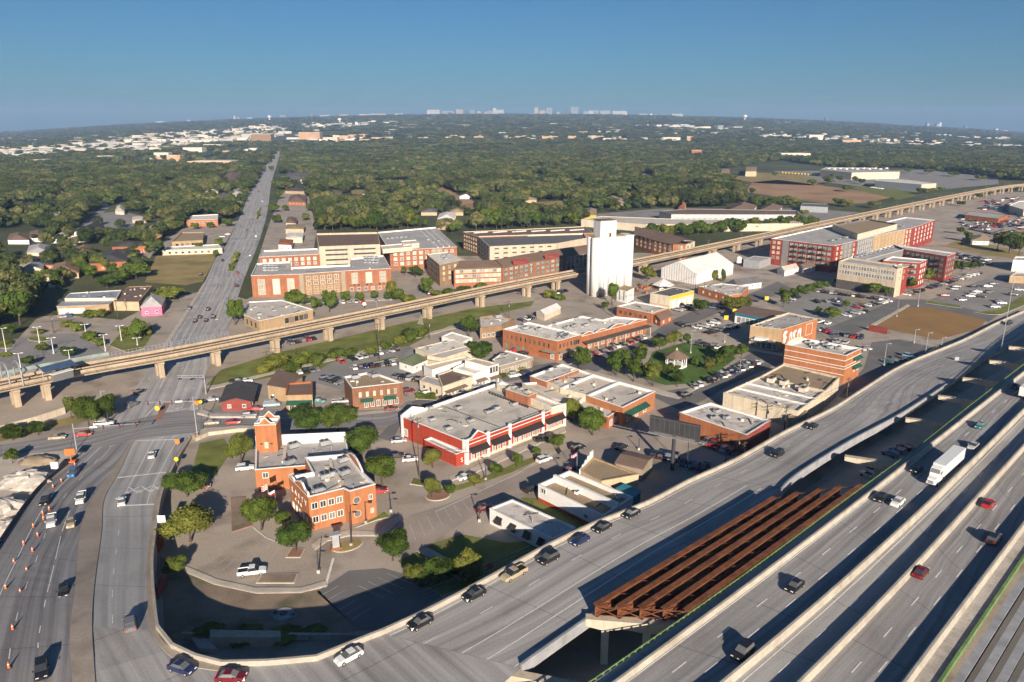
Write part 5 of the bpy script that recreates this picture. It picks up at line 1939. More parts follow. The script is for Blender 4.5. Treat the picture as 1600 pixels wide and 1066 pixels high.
b = row_apts('terrace of brick apartments with brown roof beside the viaduct', [(709, 420), (785, 417)], [(719, 408), (775, 406)], 11.0, 13.5, 'brick_apt', [11], 'tanblind')
b = row_apts('curved terrace of brick apartments with red roof peaks beside the viaduct', [(785, 417), (835, 408), (884, 400)], [(775, 406), (825, 397), (879, 388)], 11.2, 14.0, 'brick_apt', [6, 6], 'green', ww=3.0)
for k, t in enumerate((.18, .8)):
    a, c, d, nrm = b.edge(0, 1 if k else 0)
    p, q = a.lerp(c, .3), a.lerp(c, .8)
    mb = MB()
    f = [p + nrm * 1 + Vector((0, 0, 11.3)), q + nrm * 1 + Vector((0, 0, 11.3)), q - nrm * 2 + Vector((0, 0, 13.6)), p + nrm * .2 + Vector((0, 0, 14.2))]
    mb.face(f)
    mb.face([v - Vector((0, 0, .2)) for v in f][::-1])
    mb.build('roof_peak', 'maroon', b.r)
for k, ch in enumerate("USS"):
    b.text(0, 0, .9, 8.6 - 2.0 * k, ch, 2.0)
b = row_apts('dark slate terrace apartments in shade beside the silo', [(884, 401), (925, 393)], [(879, 388), (922, 382)], 11.2, 14.0, 'grey_panel', [6], 'dark')
b = Bld('terrace_apartments', 'long brown roofed apartment range behind the white garage', 'apartments', [(723, 395), (927, 380), (914, 353), (723, 362)])
b.block([(723, 362.5), (747, 370.5), (927, 364.5), (914, 354)], 13.5, 'brick_dark', 'roof_brown', 'cream', .3)
b.win(0, 0, 6, (11, 8, 5, 2.5), 1.8, 1.8, 'tanblind', .05, .95)
for k in range(6):
    u = 740 + k * 30
    mb = MB()
    mb.bar(G(u, 364 - k * .8, 13.6), G(u + 22, 362.4 - k * .8, 13.6), 1.2, .8)
    mb.build('roof_monitor', 'roof_pale', b.r)
b = Bld('parking_garage', 'white parking garage with slit openings behind the brown terrace', 'garage', [(747, 395), (765, 406), (868, 400), (918, 368)])
b.block([(746.6, 369.5), (765, 385.5), (868, 381), (917, 372), (912, 364.5)], 13.8, 'beige', 'roof_slate', 'cream', 1.0)
for z in (12.2, 9.2, 6.2, 3.2):
    b.win(0, 0, 4, (z,), 6.0, 1.2, 'louvre', .04, .97, name='garage_opening')
    b.win(0, 1, 7, (z,), 3.2, 1.1, 'louvre', .04, .97, name='garage_opening')
b = row_apts('brown roofed apartment range to the side of the silo', [(992, 366), (1020, 374), (1052, 382)], [(992, 354), (1030, 362), (1072, 374)], 10.5, 14, 'brick_apt', [4, 4], 'tanblind')
b = Bld('cream_apartment_end', 'cream and brown end block of the apartments past the silo', 'apartments', [(1052, 398), (1087, 392), (1086, 375), (1052, 382)])
b.block([(1048, 382), (1072, 375.5), (1086, 377.5), (1064, 385)], 9.5, 'cream', 'roof_brown', 'cream', .2)
b.win(0, 2, 3, (7, 3.6), 2, 2, 'green')
b.win(0, 3, 2, (7, 3.6), 2, 2, 'tanblind')

# red apartments at the right
hgp = hgt(1219, 370, 409)
b = Bld('red_apartments', 'red and grey apartment block with balconies beside the viaduct', 'apartments', [(1205, 410), (1304, 428), (1340, 418), (1428, 398), (1461, 375), (1360, 339)])
b.block([(1204.7, 373), (1304, 384.5), (1340, 376), (1365, 369.5), (1427, 356), (1461, 344), (1415, 339.5), (1340, 357), (1300, 352)], hgp, 'red_panel', 'roof_grey', 'white', .7)
fl = [hgp - 2.2 - 3.3 * k for k in range(4)]
b.band(0, 0, hgp / 2, hgp - .2, 'grey_panel', .06, .2, .3, 'grey_panel')
b.win(0, 0, 9, fl, 2.6, 2.2, 'green', .31, .97)
b.win(0, 0, 2, fl, 2.0, 2.0, 'tanblind', .02, .18)
b.band(0, 1, hgp / 2, hgp - .2, 'grey_panel', .06, .35, .8, 'grey_panel')
b.win(0, 1, 5, fl, 2.2, 2.1, 'tanblind', .05, .95)
b.band(0, 2, hgp / 2, hgp - .2, 'grey_panel', .08, 0, 1, 'grey_panel')
b.win(0, 2, 7, fl[:3], 1.6, 2.4, 'white', .03, .97)
b.band(0, 3, hgp / 2, hgp - .2, 'tan', .06, 0, .8, 'tan_panel')
b.win(0, 3, 11, fl, 2.6, 2.6, 'tanblind', .03, .97)
b.win(0, 4, 6, fl, 2.4, 2.2, 'blind', .05, .95)
b.block([(1262, 366), (1300, 358), (1318, 360), (1296, 372)], hgp - 3, 'white', 'roof_white', 'white', .3, z0=2)
b.block([(1301, 351.5), (1359, 343), (1402, 350), (1340, 366)], hgp + 3.2, 'cream', 'roof_tan', 'roof_slate', .9, z0=hgp - 1)
b.ac([(1300 + 11 * k, 377 - 2.2 * k) for k in range(11)], hgp - .7, 1.0)
balc = MB()
balc.box((0, 0, 0), (3.0, 1.3, .15))
balc.box((0, .6, .5), (3.0, .06, .9))
balc.box((-1.45, 0, .5), (.06, 1.3, .9))
balc.box((1.45, 0, .5), (.06, 1.3, .9))
balc_m = balc.mesh('balcony', ['metal_dark'])


def balconies(b, blk, i, n_, zs, t0, t1):
    a, c, d, nrm = b.edge(blk, i)
    ang = math.atan2(nrm.y, nrm.x) - math.pi / 2
    for k in range(n_):
        p = a.lerp(c, t0 + (t1 - t0) * (k + .5) / n_) + nrm * .66
        for z in zs:
            add('balcony', balc_m, b.r, (p.x, p.y, z - 1.1), ang)


balconies(b, 0, 0, 4, fl, .33, .9)
hh_ = hgt(1310.6, 408.4, 450)
b = Bld('beige_apartments', 'beige fronted apartment block with red wings beside the large car park', 'apartments', [(1310, 452), (1402, 466), (1419, 455), (1494, 432), (1397, 382)])
b.block([(1310.6, 408.4), (1402, 420.8), (1419, 416.5), (1326, 402.5)], hh_, 'beige', 'roof_grey', 'cream', .7)
b.block([(1326, 402.5), (1352, 406.5), (1414, 389.5), (1397, 382.5)], hh_ - .2, 'grey_panel', 'roof_grey', 'white', .7)
b.block([(1397, 382.5), (1414, 389.5), (1480, 400.5), (1494, 395.5)], hh_ + .2, 'red_panel', 'roof_grey', 'white', .7)
b.block([(1380, 407), (1437, 411), (1449, 406), (1394, 401)], hh_ - .6, 'red_panel', 'roof_grey', 'white', .6)
b.block([(1404, 419.5), (1419.5, 416.6), (1410, 412.5), (1396, 415)], hh_ - .3, 'red_panel', 'roof_grey', 'white', .6)
b.win(0, 0, 20, (hh_ - 2.4, hh_ - 5.6), 1.4, 2.2, 'white', .03, .97)
b.band(0, 0, 2.6, 5.2, 'trim_dark', .07, 0, 1, 'shopfront_band')
b.win(0, 0, 9, (2.5,), 2.6, 3.6, 'green', .02, .98)
b.win(0, 1, 2, (hh_ - 2.4, hh_ - 5.6), 1.3, 2.0, 'tanblind', .15, .85)
b.band(0, 1, hh_ / 2, hh_ - .4, 'red_panel', .06, .55, 1, 'red_panel')
for zk in (2.2, 5.5, 8.8, 12.1):
    b.win(2, 2, 4, (hh_ - zk,), 2.6, 2.2, 'green', .05, .95)
    b.win(2, 1, 8, (hh_ - zk,), 2.6, 2.2, 'green', .04, .96)
    b.win(3, 1, 3, (hh_ - zk - .5,), 1.4, 2.0, 'blind', .1, .9)
    b.win(3, 0, 5, (hh_ - zk - .5,), 2.6, 2.2, 'green', .04, .96)
balconies(b, 2, 1, 4, [hh_ - 2.2 - 3.3 * k for k in range(3)], .05, .95)
balconies(b, 3, 0, 3, [hh_ - 2.2 - 3.3 * k for k in range(3)], .05, .95)
b.ac([(1338 + 7 * k, 403 - 1.9 * k) for k in range(9)], hh_ - .7, .9)

# ------------------------------------------------------------------ buildings left of the avenue
b = Bld('warehouse', 'long low warehouse with grey metal roofs and cream doors', 'warehouse', [(88, 492), (170, 488), (190, 453), (109, 458)])
b.block([(101, 467), (182, 466), (190, 453.5), (109, 458.5)], 5.6, 'cream', 'metal_grey', 'white', .1)
b.block([(88.7, 479), (170, 475.5), (181, 467), (98, 471)], 4.2, 'tan', 'metal_grey', 'metal_grey', 0)
b.win(1, 0, 6, (1.6,), 2.8, 2.6, 'panel', .05, .5, name='roller_door')
b = Bld('warehouse', 'brown roofed warehouse with blank cream end beside the pink house', 'warehouse', [(177, 484), (217, 484), (238, 447), (200, 448)])
b.block([(177, 471.5), (216.6, 472), (238, 447), (200, 448.5)], 4.6, 'tan_light', 'roof_brown', 'tan', .1)
gable('pink_house', 'small house painted bright pink with grey roof beside the avenue', 'house', (220, 480), (252, 478), (258, 466), 4.6, 8.2, 'pink', 'roof_grey', .3, hip=.3)
hip_h = [('brick_bungalow', 'dark roofed brick apartment house beside the dry grass lot', (137, 412), (197, 408), (215, 391), 5.2, 8.2, 'brick', 'roof_dark'),
         ('brick_bungalow', 'long dark roofed brick flats nearest the church', (175, 386), (230, 384), (228, 378), 5.2, 7.0, 'brick', 'roof_dark'),
         ('dark_roofed_house', 'dark roofed house with yellow gable deep in the trees at the frame edge', (5, 414), (83, 414), (76, 403), 3.2, 6.0, 'brick_orange', 'roof_dark'),
         ('dark_roofed_house', 'dark roofed brick house in trees below the white chapel', (62, 398), (100, 396), (98, 387), 3.2, 6.2, 'brick_orange', 'roof_dark'),
         ('white_chapel', 'white fronted chapel with a dark gable roof by the grey car park', (110, 370), (134, 370), (165, 356), 4.5, 10.0, 'white', 'roof_dark'),
         ('long_low_house', 'low yellow walled house with dark roof behind the chapel', (166, 368), (224, 366), (222, 359), 3.2, 4.8, 'cream', 'roof_dark'),
         ('white_house', 'white house with brown roof among trees at the frame edge', (44, 372), (74, 372), (76, 362), 3.2, 6.0, 'white', 'roof_brown'),
         ('pale_roofed_barn', 'barn with a long pale grey roof among the trees', (60, 343), (104, 343), (106, 335), 3.6, 6.0, 'cream', 'roof_grey'),
         ('cream_house', 'cream house peeking from trees beside the grey car park', (180, 330), (194, 331), (196, 323), 3.4, 6.4, 'cream', 'roof_pale'),
         ('cream_house', 'flat cream garage at the top of the grey car park', (207, 344), (230, 343), (230, 338), 3.2, 4.2, 'tan_light', 'roof_pale'),
         ('white_house', 'white house in woods beside the second bend of the avenue', (360, 306), (378, 306), (382, 297), 4, 7.5, 'white', 'roof_pale'),
         ('brick_house', 'brick house with grey roof on the near side of the avenue woods', (338, 312), (358, 312), (362, 303), 5, 8, 'brick', 'roof_slate'),
         ('brown_roofed_house', 'brown roofed house beside the avenue deep in the woods', (345, 284), (372, 284), (378, 270), 5, 9, 'tan', 'roof_brown'),
         ('white_house', 'small white house behind the brick house by the avenue', (318, 304), (328, 304), (330, 299), 4, 7, 'white', 'roof_pale'),
         ('grey_roofed_house', 'large grey roofed white house across the avenue', (440, 280), (478, 281), (484, 271), 6, 10, 'white', 'roof_slate'),
         ('dark_roofed_house', 'dark hip roofed house across the avenue below the large white one', (445, 298), (480, 299), (484, 292), 4, 7.5, 'tan', 'roof_dark'),
         ('brick_house', 'brick house with white gabled porch across the avenue', (450, 315), (477, 316), (479, 307), 4, 8, 'brick', 'roof_brown'),
         ('brown_roofed_house', 'brown roofed house tucked in trees right of the avenue shops', (508, 305), (532, 305), (536, 298), 4, 6.5, 'tan', 'roof_brown'),
         ('small_shop', 'small pale shop with brown roof on the avenue side', (447, 348), (462, 349), (464, 341), 4, 6, 'cream', 'roof_brown'),
         ('small_shop', 'tan shop with flat roof on the avenue side', (446, 358), (474, 358), (476, 351), 4, 5, 'tan_light', 'roof_tan'),
         ('small_shop', 'white shop nearest the brick apartments on the avenue side', (447, 372), (472, 372), (474, 364), 4, 5, 'cream', 'roof_white'),
         ('small_shop', 'red and white kiosk beside the vacant avenue lot', (435, 382), (455, 383), (458, 375), 4.5, 5.5, 'white', 'brick'),
         ('brown_roofed_house', 'brown roofed house at the head of the narrow lane', (681, 352), (711, 353), (712, 344), 4, 7, 'tan', 'roof_tan'),
         ('white_house', 'pale roofed house above the narrow lane', (684, 342), (710, 342), (712, 334), 3.5, 6.5, 'white', 'roof_white'),
         ('white_house', 'white gable house in the middle of the woods', (614, 290), (629, 292), (633, 284), 4, 8, 'white', 'roof_tan'),
         ('brown_roofed_house', 'tiny brown roof in woods left of the pale lane', (518, 272), (528, 273), (530, 267), 4, 7, 'tan', 'roof_tan'),
         ('brown_roofed_house', 'tiny tan roof high in the woods', (638, 272), (648, 273), (650, 267), 4, 7, 'tan', 'roof_tan'),
         ('brown_roofed_house', 'tan roof in the woods left of the small meadow', (708, 273), (724, 274), (726, 268), 4, 7, 'tan', 'roof_tan'),
         ('yellow_house', 'yellow walled cottage behind the silo beside the meadow', (913, 335), (931, 336), (932, 327), 4, 6.5, 'yellow', 'roof_tan'),
         ('tan_house', 'tan house in woods above the yellow cottage', (958, 318), (976, 319), (979, 312), 4, 7, 'tan_light', 'roof_tan'),
         ('red_roofed_house', 'red roofed house in the woods above the long warehouse', (1060, 325), (1070, 326), (1072, 318), 4, 7, 'tan', 'brick'),
         ('brown_hip_house', 'broad brown hip roofed building behind the long warehouse', (1135, 330), (1175, 331), (1182, 321), 4, 9, 'tan', 'roof_brown'),
         ('brown_hip_house', 'second broad brown hip roof near the viaduct and warehouse', (1186, 329), (1216, 330), (1222, 322), 4, 8, 'tan', 'roof_brown'),
         ('white_house', 'white bungalow beside the sandy vacant lot', (1517, 376), (1545, 377), (1547, 369), 3.2, 5, 'white', 'roof_tan'),
         ('tan_school', 'tan block building beside the dry grass field', (1165, 268), (1182, 268), (1182, 261), 9, 9.6, 'tan_light', 'roof_tan'),
         ('tan_school', 'orange brick block at the edge of the dry grass field', (1127, 270), (1139, 270), (1140, 264), 8, 8.6, 'brick_orange', 'roof_tan')]
for nm, lab, A, B_, C_, he, hr_, wl, rf in hip_h:
    gable(nm, lab, 'house' if 'house' in nm or 'bungalow' in nm else nm.split('_')[-1], A, B_, C_, he, hr_, wl, rf, .5, hip=.22 if 'chapel' not in nm else 0)
HS = []
hr_ = random.Random(42)
for poly, k in (([(-30, 395), (120, 300), (330, 270), (340, 330), (240, 370), (90, 440), (-30, 450)], 19), ([(450, 255), (1120, 245), (1120, 300), (900, 318), (700, 335), (520, 345), (500, 300)], 38)):
    while k:
        u, v = hr_.uniform(-30, 1120), hr_.uniform(245, 450)
        if not inpoly(u, v, poly) or any(abs(u - a) < 26 and abs(v - b_) < 13 for a, b_ in HS) or any(inpoly(u, v, P) for P in EXC[1:]):
            continue
        k -= 1
        HS.append((u, v))
        sc_h = ppm(u, v) * hr_.uniform(6.5, 9)
        hd_ = sc_h * (v - 196) / 500
        rf = hr_.choice(['roof_brown', 'roof_slate', 'roof_tan', 'roof_pale', 'roof_grey', 'brick_brown'])
        gable('wood_house', '%s roofed house among the trees %s' % ({'roof_brown': 'brown', 'roof_slate': 'slate', 'roof_tan': 'tan', 'roof_pale': 'pale', 'roof_grey': 'grey', 'brick_brown': 'russet'}[rf], 'left of the avenue' if u < 420 else 'of the middle woods'),
              'house', (u - sc_h, v), (u + sc_h, v), (u + sc_h * 1.1, v - max(2, hd_ * 1.5)), 3.4, 6.0, hr_.choice(['white', 'cream', 'tan_light', 'brick']), rf, .5, 'houses in the woods', .22 if hr_.random() < .5 else 0, False, u)
b = Bld('tan_clinic', 'tan roofed flat clinic building beside the avenue car park', 'building', [(268, 384), (316, 380), (319, 363), (284, 363)])
b.block([(268.5, 378), (284, 363.5), (319, 363), (316.6, 375.5)], 4.5, 'tan', 'roof_tan', 'tan', .5)
b.win(0, 3, 5, (2,), 2, 1.6, 'dark')
b = Bld('white_strip_building', 'long low white strip building at the edge of the dry grass lot', 'building', [(252, 398), (347, 395), (345, 384), (262, 387)])
b.block([(253, 391.5), (347, 388.5), (342, 382), (262, 386)], 3.6, 'cream', 'roof_white', 'white', .3)
b.win(0, 0, 8, (1.7,), 1.6, 1.4, 'dark')
b = Bld('orange_school', 'orange walled school with a pale flat roof above the clinic', 'building', [(291, 352), (340, 350), (340, 336), (300, 337)])
b.block([(291, 344), (340, 343), (341, 335), (300, 337)], 6, 'brick_orange', 'roof_white', 'white', .4)
b.win(0, 0, 7, (3.2,), 2, 1.8, 'white')

# ------------------------------------------------------------------ warehouses right of centre
b = Bld('grey_warehouse', 'long blue grey warehouse behind a hedge with dark loading doors', 'warehouse', [(1050, 343), (1200, 346), (1335, 345), (1330, 332), (1054, 326)])
b.block([(1049, 335), (1030, 330), (1075, 326.5), (1245, 329), (1248, 335.5)], 8, 'metal_grey', 'roof_brown', 'grey_panel', .4)
b.win(0, 4, 22, (2.4,), 3, 3.4, 'dark', .03, .97, name='loading_door')
b = Bld('pale_warehouse', 'broad pale flat roofed warehouse behind the silo', 'warehouse', [(905, 355), (1010, 360), (1250, 356), (1240, 342), (935, 338)])
b.block([(908, 343), (940, 338), (1045, 342), (1250, 344), (1255, 349.5), (1010, 351)], 6.5, 'cream', 'roof_pale', 'cream', .3)
b = Bld('grey_warehouse', 'dark grey warehouse roof beside the red earth clearing', 'warehouse', [(1251, 325), (1293, 327), (1295, 319), (1254, 318)])
b.block([(1251, 322), (1254, 317.5), (1293, 319), (1294, 324)], 6, 'metal_grey', 'roof_slate', 'metal_grey', .2)
b = Bld('cream_warehouse', 'long cream warehouse with roof vents beyond the red earth clearing', 'warehouse', [(1282, 272), (1331, 279), (1408, 278), (1405, 264), (1290, 262)])
b.block([(1282, 265.5), (1331, 270), (1406, 268.5), (1370, 262.5), (1290, 262)], 12, 'cream', 'roof_grey', 'cream', .5)
b.ac([(1295 + 9 * k, 264.6 + (k % 2)) for k in range(11)], 12, 2.2, 'white')
b = Bld('pale_warehouse', 'pale grey warehouse with parked white vans beside the viaduct', 'warehouse', [(1368, 292), (1440, 300), (1462, 296), (1465, 284), (1372, 279)])
b.block([(1367.5, 282.5), (1440, 288.5), (1463, 286.5), (1400, 279), (1372, 279)], 10, 'metal_grey', 'roof_white', 'white', .3)
b.band(0, 1, 5, 9.8, 'cream', .2, 0, 1, 'cream_wall')
b = Bld('brick_depot', 'long low brick depot among the crowded car lots at the frame edge', 'building', [(1508, 340), (1560, 345), (1562, 337), (1510, 334)])
b.block([(1508, 336), (1515, 330), (1575, 336), (1560, 342)], 4.5, 'brick', 'roof_grey', 'brick', .3)
b = Bld('white_depot', 'large white flat depot among crowded car lots at the frame edge', 'building', [(1578, 330), (1660, 330), (1660, 314), (1590, 316)])
b.block([(1577, 321), (1592, 314.5), (1660, 312), (1660, 328), (1600, 328)], 7, 'cream', 'roof_white', 'white', .4)
b = Bld('corner_kiosk', 'tan walled shop with a white sign wall beside the highway lot', 'shop', [(1578, 437), (1640, 440), (1640, 425), (1584, 425)])
b.block([(1578, 432), (1586, 426), (1640, 425), (1640, 434)], 4, 'tan', 'roof_grey', 'cream', .4)
b = Bld('white_box_store', 'white blank box store beyond the highway lot', 'building', [(1583, 415), (1650, 418), (1650, 402), (1586, 402)])
b.block([(1583, 407), (1586, 401.5), (1660, 402), (1660, 409)], 7, 'white', 'roof_grey', 'white', .4)
# ------------------------------------------------------------------ vehicles
PAINTS = {'white': (0.78, 0.77, 0.74), 'silver': (0.46, 0.46, 0.46), 'grey': (0.17, 0.17, 0.18), 'black': (0.018, 0.018, 0.02), 'navy': (0.02, 0.03, 0.09), 'red': (0.42, 0.02, 0.02),
          'maroon': (0.14, 0.012, 0.02), 'beige': (0.42, 0.34, 0.22), 'blue': (0.05, 0.16, 0.34), 'pale blue': (0.34, 0.48, 0.56), 'teal': (0.03, 0.16, 0.17), 'yellow': (0.6, 0.55, 0.1)}
for k, c in PAINTS.items():
    M('car ' + k, c, 0.28, 0.05, 1.0, 0, spec=0.6)


def loft(mb, st, mi):
    """st: stations (x, half width low, half width high, z low, z high)"""
    rings = []
    for x, wl, wh, zl, zh in st:
        c = (zh - zl) * .3
        rings.append([(x, -wl, zl), (x, -wl, zl + c), (x, -wh, zh), (x, wh, zh), (x, wl, zl + c), (x, wl, zl)])
    b0 = len(mb.v)
    for r in rings:
        mb.v += r
    for i in range(len(rings) - 1):
        for j in range(6):
            k = (j + 1) % 6
            mb.f.append((b0 + i * 6 + j, b0 + (i + 1) * 6 + j, b0 + (i + 1) * 6 + k, b0 + i * 6 + k))
            mb.m.append(mi)
    mb.f.append(tuple(b0 + j for j in range(6)))
    mb.f.append(tuple(b0 + (len(rings) - 1) * 6 + j for j in reversed(range(6))))
    mb.m += [mi, mi]


SPEC = {
    'sedan': dict(L=4.7, body=[(-2.35, .75, .7, .35, .75), (-2.2, .88, .8, .3, .95), (-1.4, .92, .82, .28, 1.0), (.9, .92, .82, .28, .97), (1.9, .9, .78, .3, .85), (2.3, .8, .65, .32, .65)],
                  cab=[(-1.75, .74, .70, .96, 1.0), (-1.0, .78, .60, .95, 1.42), (.15, .78, .60, .95, 1.44), (1.0, .76, .70, .93, .98)], roof=(-.95, .12, .60, 1.43), wh=(-1.4, 1.42)),
    'suv': dict(L=4.9, body=[(-2.4, .85, .8, .4, 1.05), (-2.25, .95, .88, .36, 1.15), (.9, .96, .88, .34, 1.15), (1.95, .94, .82, .36, 1.05), (2.4, .85, .72, .4, .85)],
                cab=[(-2.2, .84, .78, 1.12, 1.2), (-1.95, .86, .70, 1.12, 1.75), (.2, .86, .70, 1.12, 1.78), (1.05, .84, .78, 1.1, 1.16)], roof=(-1.9, .16, .70, 1.77), wh=(-1.5, 1.5)),
    'pickup': dict(L=5.7, body=[(-2.85, .92, .9, .5, 1.1), (-.6, .95, .93, .42, 1.12), (.9, .97, .9, .4, 1.15), (2.3, .95, .84, .42, 1.08), (2.85, .88, .76, .45, .9)],
                   cab=[(-.7, .86, .80, 1.1, 1.2), (-.5, .87, .72, 1.1, 1.82), (.7, .87, .72, 1.1, 1.84), (1.45, .85, .8, 1.1, 1.16)], roof=(-.45, .66, .72, 1.83), wh=(-1.8, 1.8)),
    'van': dict(L=5.4, body=[(-2.7, .95, .9, .4, 1.2), (1.2, .98, .92, .36, 1.2), (2.2, .96, .84, .38, 1.1), (2.7, .88, .75, .42, .85)],
                cab=[(-2.6, .93, .86, 1.15, 2.1), (-2.4, .94, .82, 1.15, 2.2), (1.0, .94, .80, 1.15, 2.2), (1.95, .9, .82, 1.1, 1.2)], roof=(-2.35, .95, .82, 2.2), wh=(-1.7, 1.7))}
CARM = {}


def wheel_mb(mb, x, y, mi_t, mi_r, r=.34):
    s = 1 if y > 0 else -1
    mb.cyl((x, y - .11 * s, r), (x, y + .11 * s, r), r, r, 12, mi_t)
    mb.cyl((x, y + .11 * s, r), (x, y + .125 * s, r), r * .6, r * .6, 10, mi_r)


def car_meshes(kind):
    if kind in CARM:
        return CARM[kind]
    S = SPEC[kind]
    parts = {}
    body = MB()
    loft(body, S['body'], 0)
    x0, x1, w, z = S['roof']
    body.box(((x0 + x1) / 2, 0, z + .02), (x1 - x0 + .1, w * 2 + .04, .06), 0, 0)
    for sx in (-1, 1):
        body.box((S['cab'][-1][0] - .35, sx * (S['body'][2][1] + .1), S['cab'][-1][3] + .12), (.18, .22, .15), 0, 0)
    if kind == 'pickup':
        body.box((-1.75, 0, 1.125), (1.9, 1.6, .03), 0, 1)
        for sx in (-1, 1):
            body.box((-1.75, sx * .9, 1.2), (2.1, .1, .18), 0, 0)
        body.box((-2.8, 0, 1.2), (.1, 1.8, .18), 0, 0)
    parts['body'] = body
    cab = MB()
    loft(cab, S['cab'], 0)
    parts['cabin_glass'] = cab
    wf = S['body'][2][1] - .06
    L2 = S['L'] / 2
    lam, tail = MB(), MB()
    lam.box((L2 - .16, 0, .68 if kind == 'sedan' else .85), (.16, .42, .16))
    tail.box((-L2 + .07, 0, .8 if kind == 'sedan' else .95), (.12, .4, .2))
    wh = MB()
    wh.cyl((0, -.1, .34), (0, .12, .34), .34, .34, 12, 0)
    rim = MB()
    rim.cyl((0, .12, .34), (0, .135, .34), .2, .2, 10, 0)
    meshes = {'body': body.mesh('body', ['car white', 'tyre']), 'cabin_glass': cab.mesh('cabin_glass', ['glass']), 'headlight': lam.mesh('headlight', ['lamp_white']),
              'tail_light': tail.mesh('tail_light', ['lamp_red']), 'wheel': wh.mesh('wheel', ['tyre']), 'rim': rim.mesh('rim', ['galv'])}
    one = MB()
    loft(one, S['body'], 0)
    loft(one, S['cab'], 1)
    one.box(((x0 + x1) / 2, 0, z + .02), (x1 - x0 + .1, w * 2 + .04, .06), 0, 0)
    if kind == 'pickup':
        one.box((-1.75, 0, 1.125), (1.9, 1.6, .03), 0, 2)
    for sx in (-1, 1):
        for xw in S['wh']:
            wheel_mb(one, xw, sx * wf, 2, 2)
        one.box((L2 - .16, sx * .55, .7 if kind == 'sedan' else .85), (.16, .4, .16), 0, 3)
        one.box((-L2 + .07, sx * .6, .8 if kind == 'sedan' else .95), (.12, .35, .2), 0, 4)
    meshes['one'] = one.mesh('parked_car', ['car white', 'glass', 'tyre', 'lamp_white', 'lamp_red'])
    CARM[kind] = (meshes, S, wf)
    return CARM[kind]


def paint(o, colour):
    s = o.material_slots[0]
    s.link = 'OBJECT'
    s.material = MATS['car ' + colour]


NCAR = [0]


def car(px, z, dirv, kind, colour, label, group, detail=False, pitch=0.0):
    meshes, S, wf = car_meshes(kind)
    p = G(px[0], px[1], z)
    ang = math.atan2(dirv.y, dirv.x)
    NCAR[0] += 1
    nm = {'sedan': 'sedan_car', 'suv': 'suv_car', 'pickup': 'pickup_truck', 'van': 'van'}[kind]
    cat = {'sedan': 'car', 'suv': 'car', 'pickup': 'pickup', 'van': 'van'}[kind]
    if not detail:
        o = add(nm, meshes['one'], None, (p.x, p.y, z), ang)
        paint(o, colour)
        return tag(o, label, cat, group, None, px[0])
    r = add(nm, None, None, (p.x, p.y, z), ang)
    if pitch:
        r.rotation_euler = (0, -pitch, ang)
    tag(r, label, cat, group, None, px[0])

    def ch(n, me, l=(0, 0, 0), rz=0, par=None):
        o = bpy.data.objects.new(n, me)
        COL.objects.link(o)
        o.parent = par or r
        o.location = l
        o.rotation_euler = (0, 0, rz)
        return o
    paint(ch('body', meshes['body']), colour)
    ch('cabin_glass', meshes['cabin_glass'])
    for sx in (-1, 1):
        for xw in S['wh']:
            ch('rim', meshes['rim'], par=ch('wheel', meshes['wheel'], (xw, sx * wf, 0), 0 if sx > 0 else math.pi))
        ch('headlight', meshes['headlight'], (0, sx * .55, 0))
        ch('tail_light', meshes['tail_light'], (0, sx * .6, 0))
    return r


TYPE = {'sedan': 'sedan', 'suv': 'SUV', 'pickup': 'pickup truck', 'van': 'van'}
# moving traffic: (pixel, colour, kind)
d_ramp = (RL[3] - RL[0]).normalized()
d_hw = (B2[5] - B2[2]).normalized()
for (u, v, c, k) in [(545, 1030, 'white', 'sedan'), (657, 977, 'black', 'sedan'), (741, 933, 'black', 'sedan'), (803, 901, 'beige', 'pickup'), (857, 877, 'black', 'suv'), (906, 848, 'navy', 'sedan'),
                     (941, 828, 'black', 'sedan'), (986, 806, 'black', 'sedan')]:
    car((u, v), 8.02, -d_ramp, k, c, '%s %s driving along the curved ramp beside its parapet' % (c, TYPE[k]), 'cars on the curved ramp', True)
for (u, v, z, c, k) in [(1214, 713, 7.0, 'black', 'suv'), (1269, 669, 6.0, 'black', 'sedan')]:
    car((u, v), z, -(RL[9] - RL[6]).normalized(), k, c, '%s %s on the upper stretch of the curved ramp' % (c, TYPE[k]), 'cars on the curved ramp', True, .05)
car((1576, 507), .35, -(RL[13] - RL[11]).normalized(), 'suv', 'black', 'black SUV at the far foot of the curved ramp', 'cars on the curved ramp', True)
for (u, v, c, k) in [(1160, 1024, 'black', 'suv'), (1241, 920, 'black', 'sedan'), (1402, 788, 'white', 'sedan'), (1376, 781, 'black', 'sedan'), (1432, 736, 'black', 'sedan'), (1520, 700, 'silver', 'sedan'),
                     (1531, 668, 'teal', 'sedan'), (1585, 607, 'black', 'sedan')]:
    car((u, v), ZH + .03, -d_hw, k, c, '%s %s in the highway lanes with the white lorry' % (c, TYPE[k]), 'cars on the highway', True)
for (u, v, c, k) in [(1438, 898, 'maroon', 'sedan'), (1544, 790, 'red', 'sedan'), (1552, 846, 'black', 'suv')]:
    car((u, v), ZH + .03, d_hw, k, c, '%s %s in the outer highway lanes' % (c, TYPE[k]), 'cars on the highway', True)
for (u, v, z, c, k) in [(66, 1052, 8, 'black', 'suv'), (100, 927, 5.8, 'black', 'sedan'), (111, 820, 3.6, 'beige', 'sedan'), (81, 818, 3.6, 'white', 'pickup'), (127, 782, 2.3, 'white', 'pickup'), (70, 786, 2.6, 'black', 'sedan'), (115, 742, 1.0, 'blue', 'suv')]:
    i = min(range(9), key=lambda j: abs(ld_medl[j][1] - v))
    car((u, v), z + .03, (ML[i] - ML[i + 1]).normalized() * -1, k, c, '%s %s on the rising avenue beside the orange cones' % (c, TYPE[k]), 'cars on the rising avenue', True)
